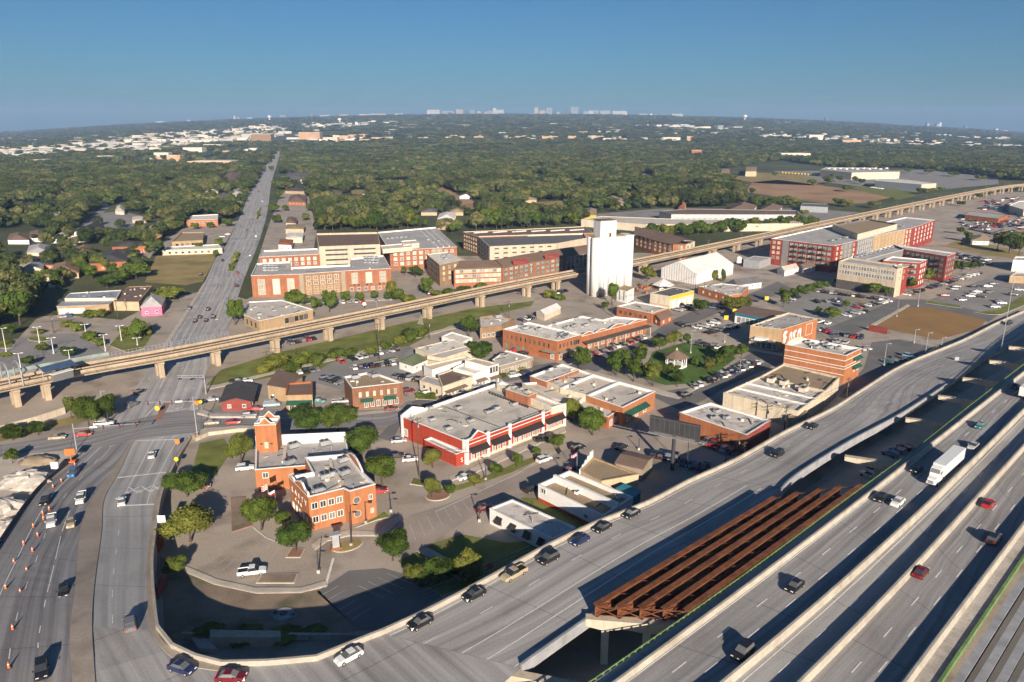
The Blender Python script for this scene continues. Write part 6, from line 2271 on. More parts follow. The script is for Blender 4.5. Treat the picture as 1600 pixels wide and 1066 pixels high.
for (u, v, z, c, k) in [(204, 978, 7.6, 'grey', 'suv'), (190, 786, 2.2, 'white', 'sedan'), (238, 713, .5, 'white', 'sedan')]:
    i = min(range(7), key=lambda j: abs(ld_medr[j][1] - v))
    car((u, v), z + .03, (MR[i] - MR[i + 1]).normalized(), k, c, '%s %s in the lanes beside the retaining wall' % (c, TYPE[k]), 'cars on the rising avenue', True)
car((285, 1048), 8.02, Vector((.8, -.3, 0)), 'sedan', 'navy', 'navy sedan turning at the raised junction', 'cars on the raised junction', True)
car((362, 1062), 8.02, Vector((1, 0, 0)), 'sedan', 'maroon', 'maroon sedan waiting at the raised junction', 'cars on the raised junction', True)
dc = Vector((1, .25, 0)).normalized()
for (u, v, c, k, l) in [(90, 686, 'beige', 'sedan', 'beige sedan on the cross street left of the crossing'), (131, 681, 'red', 'sedan', 'red sedan on the cross street left of the crossing'), (163, 665, 'white', 'pickup', 'white pickup truck turning at the crossing'),
                        (206, 635, 'grey', 'suv', 'grey SUV stopped on the avenue at the crossing'), (218, 614, 'black', 'sedan', 'black sedan on the avenue below the viaduct'), (331, 663, 'beige', 'sedan', 'beige sedan right of the crossing'), (365, 662, 'red', 'sedan', 'red sedan right of the crossing'),
                        (390, 651, 'grey', 'suv', 'grey SUV parked before the red diner'), (401, 641, 'red', 'sedan', 'red car parked beside the red diner'), (425, 635, 'pale blue', 'van', 'pale blue van beside the red diner'), (435, 622, 'black', 'suv', 'black SUV behind the pale blue van'),
                        (331, 626, 'silver', 'sedan', 'silver sedan in the drive left of the red diner'), (371, 598, 'black', 'pickup', 'black pickup truck behind the red diner'), (385, 597, 'white', 'sedan', 'white sedan behind the red diner'),
                        (496, 630, 'teal', 'pickup', 'teal pickup truck beside the green awning shop'), (523, 641, 'white', 'suv', 'white SUV beside the brown brick office'), (532, 630, 'silver', 'pickup', 'silver pickup truck beside the brown brick office'),
                        (612, 641, 'maroon', 'sedan', 'maroon sedan in front of the brown brick office'), (383, 734, 'white', 'suv', 'white SUV beside the orange brick wing'), (394, 897, 'white', 'pickup', 'white pickup truck on the curved drive'),
                        (623, 691, 'silver', 'sedan', 'silver sedan left of the red building'), (641, 720, 'white', 'sedan', 'white sedan beside the red building wall'), (620, 715, 'black', 'sedan', 'black sedan beside the round tree and red building'),
                        (727, 748, 'white', 'sedan', 'white car before the red building awnings'), (850, 721, 'white', 'suv', 'white SUV on the street before the red building'), (850, 690, 'black', 'pickup', 'black pickup truck by the last awning of the red building'),
                        (903, 702, 'black', 'suv', 'black SUV turning before the stepped front shop'), (971, 701, 'black', 'sedan', 'black sedan behind the stepped front shop'), (830, 767, 'black', 'suv', 'black SUV parked beside the white shop with red base'),
                        (893, 735, 'maroon', 'sedan', 'maroon car behind the white shop with red base'), (757, 797, 'maroon', 'sedan', 'maroon car behind the shabby white shop'), (592, 770, 'red', 'sedan', 'red car beside the orange brick building'),
                        (1073, 620, 'black', 'suv', 'black SUV on the shaded street by the park corner'), (804, 589, 'white', 'suv', 'white SUV parked on the dark street'), (822, 583, 'navy', 'sedan', 'navy sedan parked on the dark street'),
                        (665, 615, 'white', 'suv', 'white SUV beside the cream shop'), (638, 613, 'maroon', 'suv', 'maroon SUV beside the cream shop'), (724, 615, 'silver', 'sedan', 'silver sedan on the dark street behind the red building'), (747, 607, 'silver', 'suv', 'silver SUV on the dark street behind the red building'),
                        (697, 622, 'black', 'sedan', 'black sedan on the dark street behind the red building'), (315, 763, 'maroon', 'sedan', 'maroon car under the tree by the retaining wall')]:
    heading = dc if not 555 < v < 625 or u < 620 else Vector((.85, .5, 0))
    if u < 230 and v < 640:
        heading = Vector((.25, .97, 0))
    if 1060 < u or (880 < u < 990) or (700 < u < 870 and v > 690):
        heading = Vector((.75, .6, 0)).normalized()
    car((u, v), .16, heading, k, c, l, 'cars in the town streets', True)
for (u, v, c) in [(322, 502, 'black'), (312, 497, 'black'), (333, 497, 'black'), (325, 485, 'black'), (305, 503, 'black'), (296, 483, 'grey'), (371, 427, 'red'), (370, 448, 'black'), (348, 408, 'black'), (314, 430, 'black'), (400, 370, 'white'), (386, 360, 'black'),
                  (391, 400, 'white'), (395, 345, 'grey'), (404, 300, 'black'), (410, 315, 'white')]:
    car((u, v), .14, Vector((-.3, 1, 0)), rnd.choice(['sedan', 'suv']), c, '%s car on the far avenue beyond the viaduct' % c, 'cars on the far avenue')

# parked rows: (start, end, count, facing angle offset, where)
def fill(a, b, n_, where, z=.1, pool='white black grey silver navy black red white grey black'.split(), turn=90, group=None, jit=.0):
    A, B_ = G(*a, z), G(*b, z)
    d = (B_ - A).normalized()
    th = math.atan2(d.y, d.x) + R(turn)
    for i in range(n_):
        t = (i + .5) / n_
        if rnd.random() < .06:
            continue
        p = A.lerp(B_, t)
        q = pix(p.x, p.y, z)
        c = rnd.choice(pool)
        k = rnd.choice(['sedan', 'sedan', 'suv', 'suv', 'pickup'])
        f = th + (math.pi if rnd.random() < .35 else 0) + rnd.uniform(-.04, .04)
        car(q, z, Vector((math.cos(f), math.sin(f), 0)), k, c, '%s %s parked %s' % (c, TYPE[k], where), group or 'cars parked ' + where)


DK = 'black black grey navy black silver white'.split()
fill((528, 567), (622, 547), 11, 'in the row against the rail strip')
fill((550, 577), (618, 569), 8, 'in the middle row of the office lot', pool=DK)
fill((617, 589), (660, 596), 6, 'behind the brown brick office', pool=DK)
fill((463, 584), (500, 578), 4, 'behind the orange walled shop')
fill((505, 592), (535, 601), 4, 'at the lot entrance behind the office')
fill((432, 542), (502, 528), 8, 'under the viaduct before the brick apartments')
fill((532, 474), (592, 472), 6, 'before the white bay apartments')
fill((1080, 607), (1184, 567), 15, 'diagonally along the gazebo park kerb', pool=DK, turn=60)
fill((925, 556), (1010, 527), 8, 'before the canopied brick shops', turn=60)
fill((1084, 515), (1122, 505), 4, 'in the white row opposite the park', pool=['white', 'silver', 'white'])
fill((1103, 522), (1150, 511), 8, 'in the dark row opposite the park', pool=['black', 'navy', 'grey'])
fill((1080, 536), (1126, 545), 6, 'along the upper park kerb')
fill((1062, 507), (1075, 512), 2, 'at the corner beside the brick porch house', pool=['black'])
fill((1056, 487), (1082, 480), 4, 'before the yellow workshop')
fill((1112, 484), (1140, 472), 4, 'beside the cream wall and oak trees', pool=DK)
fill((1276, 456), (1388, 470), 16, 'in the back row of the large car park', pool=DK)
fill((1272, 473), (1316, 471), 6, 'in the second row of the large car park')
fill((1330, 484), (1390, 471), 9, 'in the third row of the large car park')
fill((1312, 497), (1354, 487), 6, 'in the front row of the large car park', pool=DK)
fill((1226, 474), (1246, 464), 3, 'under trees at the edge of the large car park')
fill((1275, 503), (1300, 508), 2, 'beside the tan theatre', pool=['black', 'white'])
fill((1282, 516), (1306, 524), 3, 'behind the tan theatre')
fill((1318, 525), (1350, 530), 3, 'above the striped orange building')
fill((1303, 534), (1325, 538), 3, 'behind the striped orange building', pool=['white', 'silver'])
fill((1340, 548), (1358, 545), 2, 'near the yard fence', pool=['red', 'silver'])
fill((1382, 568), (1432, 556), 6, 'in the dark fenced yard', pool=['pale blue', 'grey', 'teal'])
fill((1018, 712), (1060, 720), 4, 'below the billboard', pool=DK)
fill((1062, 724), (1105, 735), 4, 'in the shaded row below the billboard', pool=['black', 'navy', 'teal', 'maroon'])
fill((1098, 692), (1150, 710), 5, 'against the maroon wall')
fill((1412, 463), (1532, 427), 18, 'along the beige apartment kerb')
fill((1492, 398), (1545, 408), 9, 'behind the red apartment wing', pool=DK)
fill((1500, 404), (1548, 414), 8, 'in the second row behind the red apartments', pool=DK)
for (u, v, c) in [(1476, 463, 'red'), (1503, 470, 'white'), (1516, 464, 'white'), (1523, 461, 'silver'), (1527, 457, 'white'), (1532, 465, 'black'), (1545, 458, 'grey'), (1543, 449, 'white'), (1552, 445, 'navy'), (1554, 481, 'white'), (1565, 475, 'white'), (1583, 462, 'black'), (1592, 454, 'white'),
                  (1490, 453, 'black'), (1494, 449, 'grey'), (1521, 449, 'black'), (1560, 472, 'navy')]:
    car((u, v), .1, Vector((1, rnd.uniform(-.5, .2), 0)), rnd.choice(['sedan', 'suv']), c, '%s car in the pale grey highway lot' % c, 'cars in the pale highway lot')
fill((660, 444), (676, 462), 6, 'along the narrow lane between the apartments')
fill((810, 461), (836, 455), 3, 'below the viaduct near the silo')
fill((856, 462), (886, 455), 4, 'under the viaduct beside the silo')
fill((812, 502), (836, 497), 4, 'behind the two storey brick corner')
fill((800, 548), (822, 556), 3, 'beside the brick corner building', pool=['black', 'blue', 'red'])
fill((1505, 352), (1545, 360), 10, 'in the near crowded lot by the brick depot')
fill((1515, 358), (1560, 368), 10, 'in the crowded lot below the brick depot')
fill((1540, 318), (1575, 322), 9, 'in the crowded lot above the brick depot')
fill((1545, 326), (1578, 331), 9, 'in the crowded lot beside the white depot')
fill((1360, 293), (1380, 296), 6, 'beside the pale warehouse', pool=['white'])
fill((90, 497), (110, 494), 3, 'in front of the long low warehouse', pool=['white', 'silver', 'blue'])
fill((205, 481), (216, 483), 1, 'in front of the brown roofed warehouse', pool=['black'])
fill((204, 405), (218, 395), 4, 'on the narrow pale road', pool=['red', 'white', 'white'])
fill((125, 405), (140, 399), 3, 'between the dark roofed houses', pool=['white', 'silver'])
fill((345, 372), (358, 366), 3, 'at the clinic by the avenue', pool=['white', 'silver'])
fill((1352, 748), (1392, 728), 4, 'in the shade under the bridge gap', pool=['white', 'grey', 'silver'])
fill((1385, 715), (1420, 700), 3, 'deep under the bridge gap', pool=['black', 'maroon', 'blue'])
# the rest of the crowded lots at the frame edge reads as one mass
mb = MB()
cols_ = ['car white', 'car black', 'car grey', 'car silver', 'car red', 'car navy']
for i in range(420):
    u, v = rnd.uniform(1490, 1660), rnd.uniform(308, 382)
    if not inpoly(u, v, [(1495, 350), (1530, 316), (1580, 308), (1660, 300), (1660, 380), (1560, 370)]) or inpoly(u, v, [(1505, 343), (1515, 329), (1578, 334), (1560, 346)]) or inpoly(u, v, [(1574, 330), (1590, 313), (1660, 311), (1660, 330)]):
        continue
    p = G(u, v)
    ci = rnd.randrange(6)
    th = rnd.choice([.3, .3 + math.pi / 2])
    mb.box((p.x, p.y, .7), (4.6, 1.8, .9), th, ci)
    mb.box((p.x, p.y, 1.3), (2.4, 1.6, .5), th, 6)
tag(mb.build('car_mass', cols_ + ['glass']), 'dense mass of parked cars filling the far lots at the frame edge', 'cars', kind='stuff')

bus = MB()
bus.box((0, 0, 1.75), (10.5, 2.5, 2.3), 0, 0)
bus.box((5.6, 0, 1.1), (1.2, 2.2, 1.2), 0, 0)
bus.box((0, 0, 2.2), (9.6, 2.54, .8), 0, 1)
for x in (-3.6, 4.2):
    for y_ in (-1.1, 1.1):
        bus.cyl((x, y_ - .15, .5), (x, y_ + .15, .5), .5, .5, 10, 2)
busm = bus.mesh('school_bus', ['yellow', 'glass', 'tyre'])
for i in range(13):
    p = G(1222 + 5 * i, 271 + .35 * i)
    tag(add('school_bus', busm, None, (p.x, p.y, 0), 1.4), 'yellow bus parked in the row before the cream warehouse', 'bus', 'yellow buses in a row', None, i)

# articulated lorry on the highway
p = G(1470, 745, ZH)
ang = math.atan2(-d_hw.y, -d_hw.x)
lor = add('articulated_lorry', None, None, (p.x, p.y, ZH + .03), ang)
tag(lor, 'white articulated lorry with long box trailer on the highway', 'lorry')


def lch(n_, mb, mats, l=(0, 0, 0)):
    o = bpy.data.objects.new(n_, mb.mesh(n_, mats))
    COL.objects.link(o)
    o.parent = lor
    o.location = l
    return o


mb = MB()
mb.box((-4.6, 0, 2.65), (14.6, 2.6, 2.8))
lch('trailer', mb, ['car white'])
mb = MB()
mb.box((-4.6, 0, 1.12), (14.2, 1.2, .25))
lch('chassis', mb, ['metal_dark'])
mb = MB()
loft(mb, [(3.1, 1.2, 1.1, .9, 3.7), (3.4, 1.22, 1.05, .9, 3.9), (4.6, 1.22, 1.05, .9, 3.6), (5.0, 1.2, 1.1, .9, 2.6), (5.4, 1.1, 1.0, .8, 1.95), (7.0, 1.0, .8, .7, 1.75), (7.3, .95, .7, .6, 1.3)], 0)
lch('cab', mb, ['car white'])
mb = MB()
mb.face([(4.66, -.95, 3.5), (4.66, .95, 3.5), (5.06, 1.0, 2.6), (5.06, -1.0, 2.6)])
for sx in (-1, 1):
    mb.box((4.3, sx * 1.2, 2.75), (1.0, .06, .7))
lch('windscreen', mb, ['glass'])
mb = MB()
mb.box((7.28, 0, 1.1), (.12, 1.1, .7))
lch('grille', mb, ['galv'])
for x in (6.1, 3.2, 1.9, -9.2, -10.5):
    for sx in (-1, 1):
        mb = MB()
        wheel_mb(mb, 0, sx * .05, 0, 1, .5)
        lch('wheel', mb, ['tyre', 'galv'], (x, sx * 1.12, 0))
for sx in (-1, 1):
    mb = MB()
    mb.box((7.1, sx * .85, 1.05), (.2, .3, .25))
    lch('headlight', mb, ['lamp_white'])
# second lorry cut by the frame edge
p = G(1606, 618, ZH)
mb = MB()
mb.box((p.x, p.y, ZH + 2.6), (12, 2.6, 2.8), ang)
l2 = root('box_truck', 'white box truck cut by the frame edge on the highway', 'truck', (p.x, p.y, ZH))
mb.build('box_body', 'car white', l2)
mb = MB()
for t in (-4, 4):
    for sx in (-1, 1):
        q = Vector((p.x, p.y, ZH)) - d_hw * t + Vector((d_hw.y, -d_hw.x, 0)) * sx
        mb.box((q.x, q.y, ZH + .6), (1.0, .4, 1.2), ang)
mb.build('wheels', 'tyre', l2)
# ------------------------------------------------------------------ trees
def crown_mesh(seed, nleaf, size, lobes, mat, flat=.8, core=True):
    r = random.Random(seed)
    mb = MB()
    L = []
    for i in range(lobes):
        a = 2 * math.pi * (i + r.random() * .7) / lobes * 2.4
        rr = r.uniform(.15, .62)
        z = r.uniform(-.45, .55) * flat
        L.append((Vector((rr * math.cos(a), rr * math.sin(a), z)), r.uniform(.30, .46)))
    L.append((Vector((0, 0, .1)), .55))
    if core:
        for c, s in L:
            b0 = len(mb.v)
            ng, ns = 5, 7
            for j in range(ng + 1):
                th = math.pi * j / ng
                for i in range(ns):
                    ph = 2 * math.pi * i / ns
                    d = Vector((math.sin(th) * math.cos(ph), math.sin(th) * math.sin(ph), math.cos(th)))
                    k = s * .80 * (1 + .25 * mnoise.noise(d * 2.5 + c * 3 + Vector((seed, 0, 0))))
                    q = c + Vector((d.x, d.y, d.z * .85)) * k
                    mb.v.append(tuple(q))
            for j in range(ng):
                for i in range(ns):
                    k = (i + 1) % ns
                    mb.f.append((b0 + j * ns + i, b0 + (j + 1) * ns + i, b0 + (j + 1) * ns + k, b0 + j * ns + k))
                    mb.m.append(0)
    tot = sum(s * s for _, s in L)
    for c, s in L:
        n_ = int(nleaf * s * s / tot)
        for _ in range(n_):
            d = Vector((r.gauss(0, 1), r.gauss(0, 1), r.gauss(0, 1) + .25)).normalized()
            k = s * r.uniform(.78, 1.10) * (1 + .28 * mnoise.noise(d * 3.0 + c * 4 + Vector((seed * 1.7, 0, 0))))
            q = c + Vector((d.x, d.y, d.z * .88)) * k
            nrm = (d + Vector((r.gauss(0, .5), r.gauss(0, .5), r.gauss(0, .5)))).normalized()
            t = nrm.orthogonal().normalized()
            bt = nrm.cross(t)
            an = r.uniform(0, 6.28)
            e1 = (t * math.cos(an) + bt * math.sin(an)) * size * r.uniform(.6, 1.3)
            e2 = nrm.cross(e1).normalized() * size * r.uniform(.5, 1.0)
            mb.face([q - e1 - e2 * .5, q + e2, q + e1 * .9 - e2 * .2, q - e2 * .9 + e1 * .2])
    return mb.mesh('crown', [mat])


def trunk_mesh(seed):
    r = random.Random(seed)
    mb = MB()
    top = Vector((r.uniform(-.05, .05), r.uniform(-.05, .05), .75))
    mb.cyl((0, 0, 0), (0, 0, .12), .10, .065, 7)
    mb.cyl((0, 0, .12), top, .065, .045, 7)
    for i in range(4):
        a = i * 1.57 + r.random()
        s = top * r.uniform(.7, 1)
        mb.cyl(s, s + Vector((math.cos(a) * .38, math.sin(a) * .38, .45)), .035, .012, 5)
    return mb.mesh('trunk', ['bark'])


CR_NEAR = [crown_mesh(11 + i, 6000, .055, 13, 'leaf') for i in range(4)]
CR_MID = [crown_mesh(31 + i, 1500, .10, 10, 'leaf') for i in range(4)]
CR_WOOD = [crown_mesh(51 + i, 1100, .125, 9, 'leaf_wood') for i in range(5)]
CR_FAR = [crown_mesh(71 + i, 260, .22, 7, 'leaf_wood') for i in range(3)]
CR_BUSH = [crown_mesh(91 + i, 1600, .085, 12, 'leaf_bush', .7) for i in range(3)]
TRK = [trunk_mesh(5 + i) for i in range(3)]


def tree(x, y, z, rx, rz, hbase, label, group, meshes, name='tree', u=0, rxy=None):
    """rx: crown radius, rz: crown half height, hbase: trunk length below the crown"""
    r = add(name, None, None, (x, y, z), rnd.random() * 6.28)
    tag(r, label, 'bush' if 'bush' in name else 'tree', group, None, u)
    if hbase > .2:
        t = bpy.data.objects.new('trunk', rnd.choice(TRK))
        COL.objects.link(t)
        t.parent = r
        hh = hbase + rz * .7
        t.scale = (hh * .55 + rx * .25, hh * .55 + rx * .25, hh / .75)
    c = bpy.data.objects.new('crown', rnd.choice(meshes))
    COL.objects.link(c)
    c.parent = r
    c.location = (0, 0, hbase + rz * .92)
    c.scale = (rx * 1.12, rx * 1.12 * rnd.uniform(.9, 1.1), rz * 1.25)
    c.rotation_euler = (0, 0, rnd.random() * 6.28)
    return r


def ptree(u, vb, w, h, label, group, meshes=None, name='tree', trunk=None, z=0.0):
    p = G(u, vb, z)
    s = ppm(u, vb, z)
    rx = w / 2 / s
    H = (h / s) / max(.55, cp)
    tk = trunk if trunk is not None else (.22 if name == 'tree' else 0)
    hb = H * tk
    ms = meshes or (CR_NEAR if vb > 640 and w > 24 else CR_MID)
    return tree(p.x, p.y, z, rx, max(.6, (H - hb) / 2), hb, label, group, ms, name, u)


GT1 = 'trees around the orange brick building'
for (u, v, w, h, lab) in [(377, 724, 44, 54, 'round tree beside the brick tower'), (478, 674, 54, 40, 'broad tree behind the brick tower building'), (528, 674, 66, 42, 'wide low tree behind the brick tower building'),
                          (565, 714, 62, 48, 'full round tree at the rear corner of the orange building'), (597, 758, 56, 52, 'dark green tree right of the orange building'), (293, 776, 58, 42, 'tree nearest the avenue retaining wall'),
                          (298, 846, 80, 62, 'largest dark tree below the retaining wall'), (409, 828, 56, 58, 'bright tree before the lettered brick front'), (442, 826, 28, 32, 'small tree between two larger ones before the lettered front'),
                          (462, 862, 54, 52, 'tree on the kerb island before the lettered front'), (614, 876, 52, 50, 'yellow green tree standing alone on the corner'), (275, 900, 36, 30, 'dark shaded tree at the foot of the retaining wall')]:
    ptree(u, v, w, h, lab, GT1)
GT2 = 'small trees before the red building'
for (u, v, w, h) in [(675, 779, 30, 38), (676, 731, 30, 34), (702, 774, 20, 20), (741, 760, 22, 22), (775, 744, 24, 22), (808, 730, 18, 24), (838, 714, 14, 17), (870, 704, 28, 28)]:
    ptree(u, v, w, h, 'small clipped tree along the red building forecourt', GT2, CR_NEAR)
for (u, v, w, h, lab) in [(926, 680, 46, 42, 'spreading tree on the kerb before the white roofed shops'), (893, 657, 38, 34, 'tree between the red building and the white roofed shops'), (909, 580, 32, 40, 'upright tree on the street corner before the brick corner building'),
                          (733, 527, 32, 36, 'dark tree beside the low brown brick building'), (752, 566, 46, 34, 'spreading tree above the white storefront'), (1092, 492, 30, 24, 'round tree in the workshop forecourt'),
                          (1141, 490, 32, 28, 'big round oak beside the teal shop'), (1160, 486, 24, 24, 'smaller oak beside the teal shop'), (956, 476, 20, 34, 'slim tree at the foot of the silo'), (945, 485, 14, 14, 'small dark tree below the silo'),
                          (1011, 440, 26, 26, 'bright tree between silo and white shed'), (265, 470, 50, 24, 'broad tree behind the pink house'), (168, 452, 32, 24, 'round tree behind the long warehouse'), (213, 436, 48, 24, 'wide tree in the dry grass lot'),
                          (368, 508, 28, 42, 'tall tree on the avenue corner by the tan hall'), (219, 533, 28, 38, 'tree cluster on the corner across the avenue'), (16, 526, 22, 20, 'tree at the top of the station lot'),
                          (67, 552, 22, 18, 'small tree in the middle of the station lot'), (107, 559, 26, 18, 'small tree in the station lot near the canopy'), (43, 573, 22, 16, 'clipped round tree at the lower edge of the station lot')]:
    ptree(u, v, w, h, lab, 'trees of the town streets')
for (u, v, w, h) in [(963, 586, 34, 40), (990, 596, 36, 42), (1020, 603, 30, 40), (1043, 594, 18, 28), (1004, 556, 18, 20), (1030, 549, 26, 22), (1053, 541, 26, 24), (1072, 539, 16, 18), (1133, 568, 30, 30), (1158, 560, 26, 24), (1108, 581, 20, 24),
                     (1087, 574, 14, 18), (1058, 604, 20, 28), (1124, 573, 16, 20), (1000, 572, 26, 30), (976, 570, 24, 26)]:
    ptree(u, v, w, h, 'leafy tree in the gazebo park', 'trees of the gazebo park')
for (u, v, w, h) in [(464, 480, 36, 26), (493, 484, 22, 20), (515, 488, 24, 36), (541, 474, 16, 20), (562, 472, 14, 16), (586, 470, 14, 16), (607, 470, 16, 14), (632, 430, 12, 14), (649, 434, 24, 20), (668, 462, 24, 28), (455, 474, 20, 18)]:
    ptree(u, v, w, h, 'street tree before the brick apartments', 'street trees before the brick apartments')
for (u, v, w, h) in [(112, 654, 20, 36), (140, 670, 42, 58), (170, 662, 32, 50), (60, 680, 28, 22), (20, 688, 40, 24), (20, 724, 22, 24)]:
    ptree(u, v, w, h, 'dark tree beside the station wall and cross street', 'trees beside the station wall')
for (u, v, w, h) in [(1224, 480, 20, 30), (1240, 468, 16, 18), (1252, 464, 18, 18), (1264, 460, 18, 18), (1276, 456, 18, 18), (1288, 452, 14, 14), (1322, 482, 14, 14), (1300, 498, 30, 20), (1278, 492, 12, 14), (1354, 458, 14, 16), (1366, 462, 22, 20),
                     (1384, 463, 16, 16), (1328, 446, 12, 14), (1308, 448, 14, 14)]:
    ptree(u, v, w, h, 'tree in the large car park', 'trees of the large car park')
for (u, v, w, h) in [(1424, 452, 16, 18), (1436, 446, 16, 20), (1450, 441, 16, 22), (1462, 437, 16, 20), (1474, 433, 18, 24), (1488, 428, 18, 22), (1502, 425, 20, 18), (1516, 423, 18, 14), (1530, 420, 14, 10)]:
    ptree(u, v, w, h, 'street tree along the beige apartment wing', 'street trees along the beige apartments')
for (u, v, w, h) in [(1558, 392, 26, 28), (1576, 396, 28, 32), (1592, 398, 26, 30), (1570, 380, 24, 20), (1590, 384, 24, 22), (1512, 378, 16, 16), (1500, 366, 14, 12), (1208, 408, 16, 28), (1216, 400, 12, 20), (1545, 306, 10, 8), (1478, 318, 16, 10), (1500, 322, 14, 8), (1530, 312, 14, 10)]:
    ptree(u, v, w, h, 'dark tree on the far right side of town', 'trees on the far right side of town')
for (u, v, w, h) in [(433, 296, 16, 14), (436, 312, 16, 14), (429, 333, 18, 14), (434, 349, 16, 13), (446, 330, 12, 10), (425, 268, 10, 9), (440, 262, 12, 9), (344, 386, 14, 14), (311, 391, 18, 12), (281, 357, 16, 12), (305, 359, 14, 11), (329, 357, 14, 10), (355, 355, 16, 14), (372, 335, 14, 12), (386, 305, 12, 10), (399, 282, 10, 9), (338, 402, 9, 12), (478, 345, 14, 12), (484, 330, 14, 12)]:
    ptree(u, v, w, h, 'roadside tree along the far avenue', 'roadside trees along the far avenue')
for (u, v, w, h) in [(1268, 290, 14, 10), (1293, 288, 20, 12), (1312, 285, 14, 10), (1345, 288, 12, 9), (1335, 285, 12, 10), (1225, 320, 22, 14), (1240, 322, 20, 14), (1210, 322, 22, 14), (1196, 324, 20, 12), (1310, 322, 22, 12), (1325, 324, 18, 11), (1366, 326, 22, 12), (1440, 304, 20, 10), (1456, 303, 18, 9), (1322, 300, 18, 10), (1210, 276, 10, 7), (1470, 300, 14, 8), (1180, 318, 20, 12),
                     (1255, 338, 16, 10), (1395, 314, 10, 6), (1150, 300, 14, 10), (1300, 278, 10, 6), (1450, 272, 20, 8), (1490, 276, 20, 8), (1530, 282, 20, 8), (1420, 270, 16, 7)]:
    ptree(u, v, w, h, 'scattered tree around the red earth clearing and warehouses', 'trees around the clearing')
# bushes and hedges
for (u, v, w, h) in [(432, 578, 46, 26), (470, 572, 36, 26), (495, 572, 30, 24), (524, 562, 28, 22), (548, 560, 26, 18), (580, 556, 26, 18), (605, 548, 24, 18), (640, 534, 34, 24), (412, 584, 26, 18), (455, 584, 30, 20), (660, 528, 20, 18), (625, 540, 20, 16)]:
    ptree(u, v, w, h, 'bright green bush on the bank beside the rail strip', 'bushes on the rail bank', CR_BUSH, 'bush')
for (u, v, w, h) in [(690, 905, 54, 36), (735, 905, 50, 44), (650, 908, 36, 30), (665, 915, 30, 22)]:
    ptree(u, v, w, h, 'dark rounded bush in shade beside the curved ramp', 'dark bushes beside the ramp', CR_NEAR, 'bush')
for (u, v, w, h) in [(140, 497, 26, 14), (158, 496, 20, 14), (105, 512, 22, 12), (122, 518, 22, 16), (140, 532, 26, 16), (156, 540, 22, 14), (200, 522, 30, 12), (228, 526, 16, 12), (62, 521, 24, 6), (10, 538, 24, 6), (8, 558, 18, 8)]:
    ptree(u, v, w, h, 'clipped hedge bush beside the station lot', 'hedges beside the station lot', CR_BUSH, 'bush')
for (u, v, w, h) in [(612, 462, 18, 26), (622, 470, 24, 22), (640, 474, 26, 16), (700, 462, 26, 12), (728, 458, 28, 12), (752, 452, 22, 12), (684, 464, 20, 12), (858, 466, 22, 14), (874, 470, 18, 12), (1118, 438, 10, 18), (1130, 440, 9, 22), (786, 590, 14, 8), (800, 586, 14, 8), (815, 580, 14, 8), (655, 622, 16, 10), (672, 622, 20, 10),
                     (365, 412, 8, 12), (370, 402, 8, 10), (362, 421, 8, 10), (404, 338, 6, 9), (1130, 458, 8, 12)]:
    ptree(u, v, w, h, 'small planted shrub beside a town pavement', 'planted shrubs in the town', CR_BUSH, 'bush')
for (u, v, w, h) in [(380, 1000, 60, 14), (440, 998, 60, 14), (330, 990, 50, 14), (490, 990, 40, 10)]:
    ptree(u, v, w, h, 'scrubby ground shrub in shade below the junction', 'scrub below the junction', CR_BUSH, 'bush')

# dense hedge of trees behind the viaduct at right
for i in range(26):
    u = 1010 + i * 10.2 + rnd.uniform(-3, 3)
    v = 371 - (u - 1010) * .062 + rnd.uniform(-2, 2)
    ptree(u, v, 20 + rnd.uniform(-3, 5), 19 + rnd.uniform(-4, 4), 'tree in the thick belt before the grey warehouse', 'tree belt before the grey warehouse', CR_MID, trunk=.08)

# ------------------------------------------------------------------ woods
WOODS = [[(-260, 560), (-260, 232), (60, 230), (200, 224), (330, 236), (426, 246), (405, 285), (392, 310), (356, 385), (300, 396), (235, 405), (222, 440), (100, 450), (60, 500), (0, 520)],
         [(442, 240), (700, 222), (1110, 220), (1180, 240), (1150, 262), (1120, 268), (1165, 300), (1260, 328), (1040, 332), (905, 352), (715, 372), (690, 360), (500, 376), (494, 370), (448, 395), (440, 300)],
         [(1180, 238), (1860, 225), (1860, 290), (1600, 283), (1420, 276), (1300, 260), (1200, 253), (1150, 262)],
         [(-300, 234), (-300, 205), (300, 188), (800, 178), (1300, 188), (1900, 205), (1900, 234), (1180, 240), (700, 226), (440, 242), (330, 238)]]
PALE = [[(-260, 250), (-60, 240), (60, 232), (240, 212), (420, 198), (470, 200), (440, 214), (330, 226), (250, 236), (120, 242), (20, 250)],
        [(440, 218), (520, 214), (800, 214), (1060, 216), (1120, 221), (1100, 225), (700, 219), (560, 224), (450, 226)],
        [(470, 196), (600, 190), (640, 194), (560, 200), (480, 204)], [(1180, 208), (1330, 214), (1320, 224), (1200, 222)], [(1320, 216), (1530, 226), (1500, 234), (1330, 226)],
        [(150, 256), (215, 244), (240, 248), (180, 262)], [(235, 245), (400, 225), (420, 232), (370, 250), (300, 262), (200, 262)]]
XB = [(min(p[0] for p in P), max(p[0] for p in P), min(p[1] for p in P), max(p[1] for p in P), P) for P in EXC[1:]]
WB = [(min(p[0] for p in P), max(p[0] for p in P), min(p[1] for p in P), max(p[1] for p in P), P) for P in WOODS]
PB = [(min(p[0] for p in P), max(p[0] for p in P), min(p[1] for p in P), max(p[1] for p in P), P) for P in PALE]


def hit(u, v, L_):
    for a, b_, c, d, P in L_:
        if a <= u <= b_ and c <= v <= d and inpoly(u, v, P):
            return True
    return False


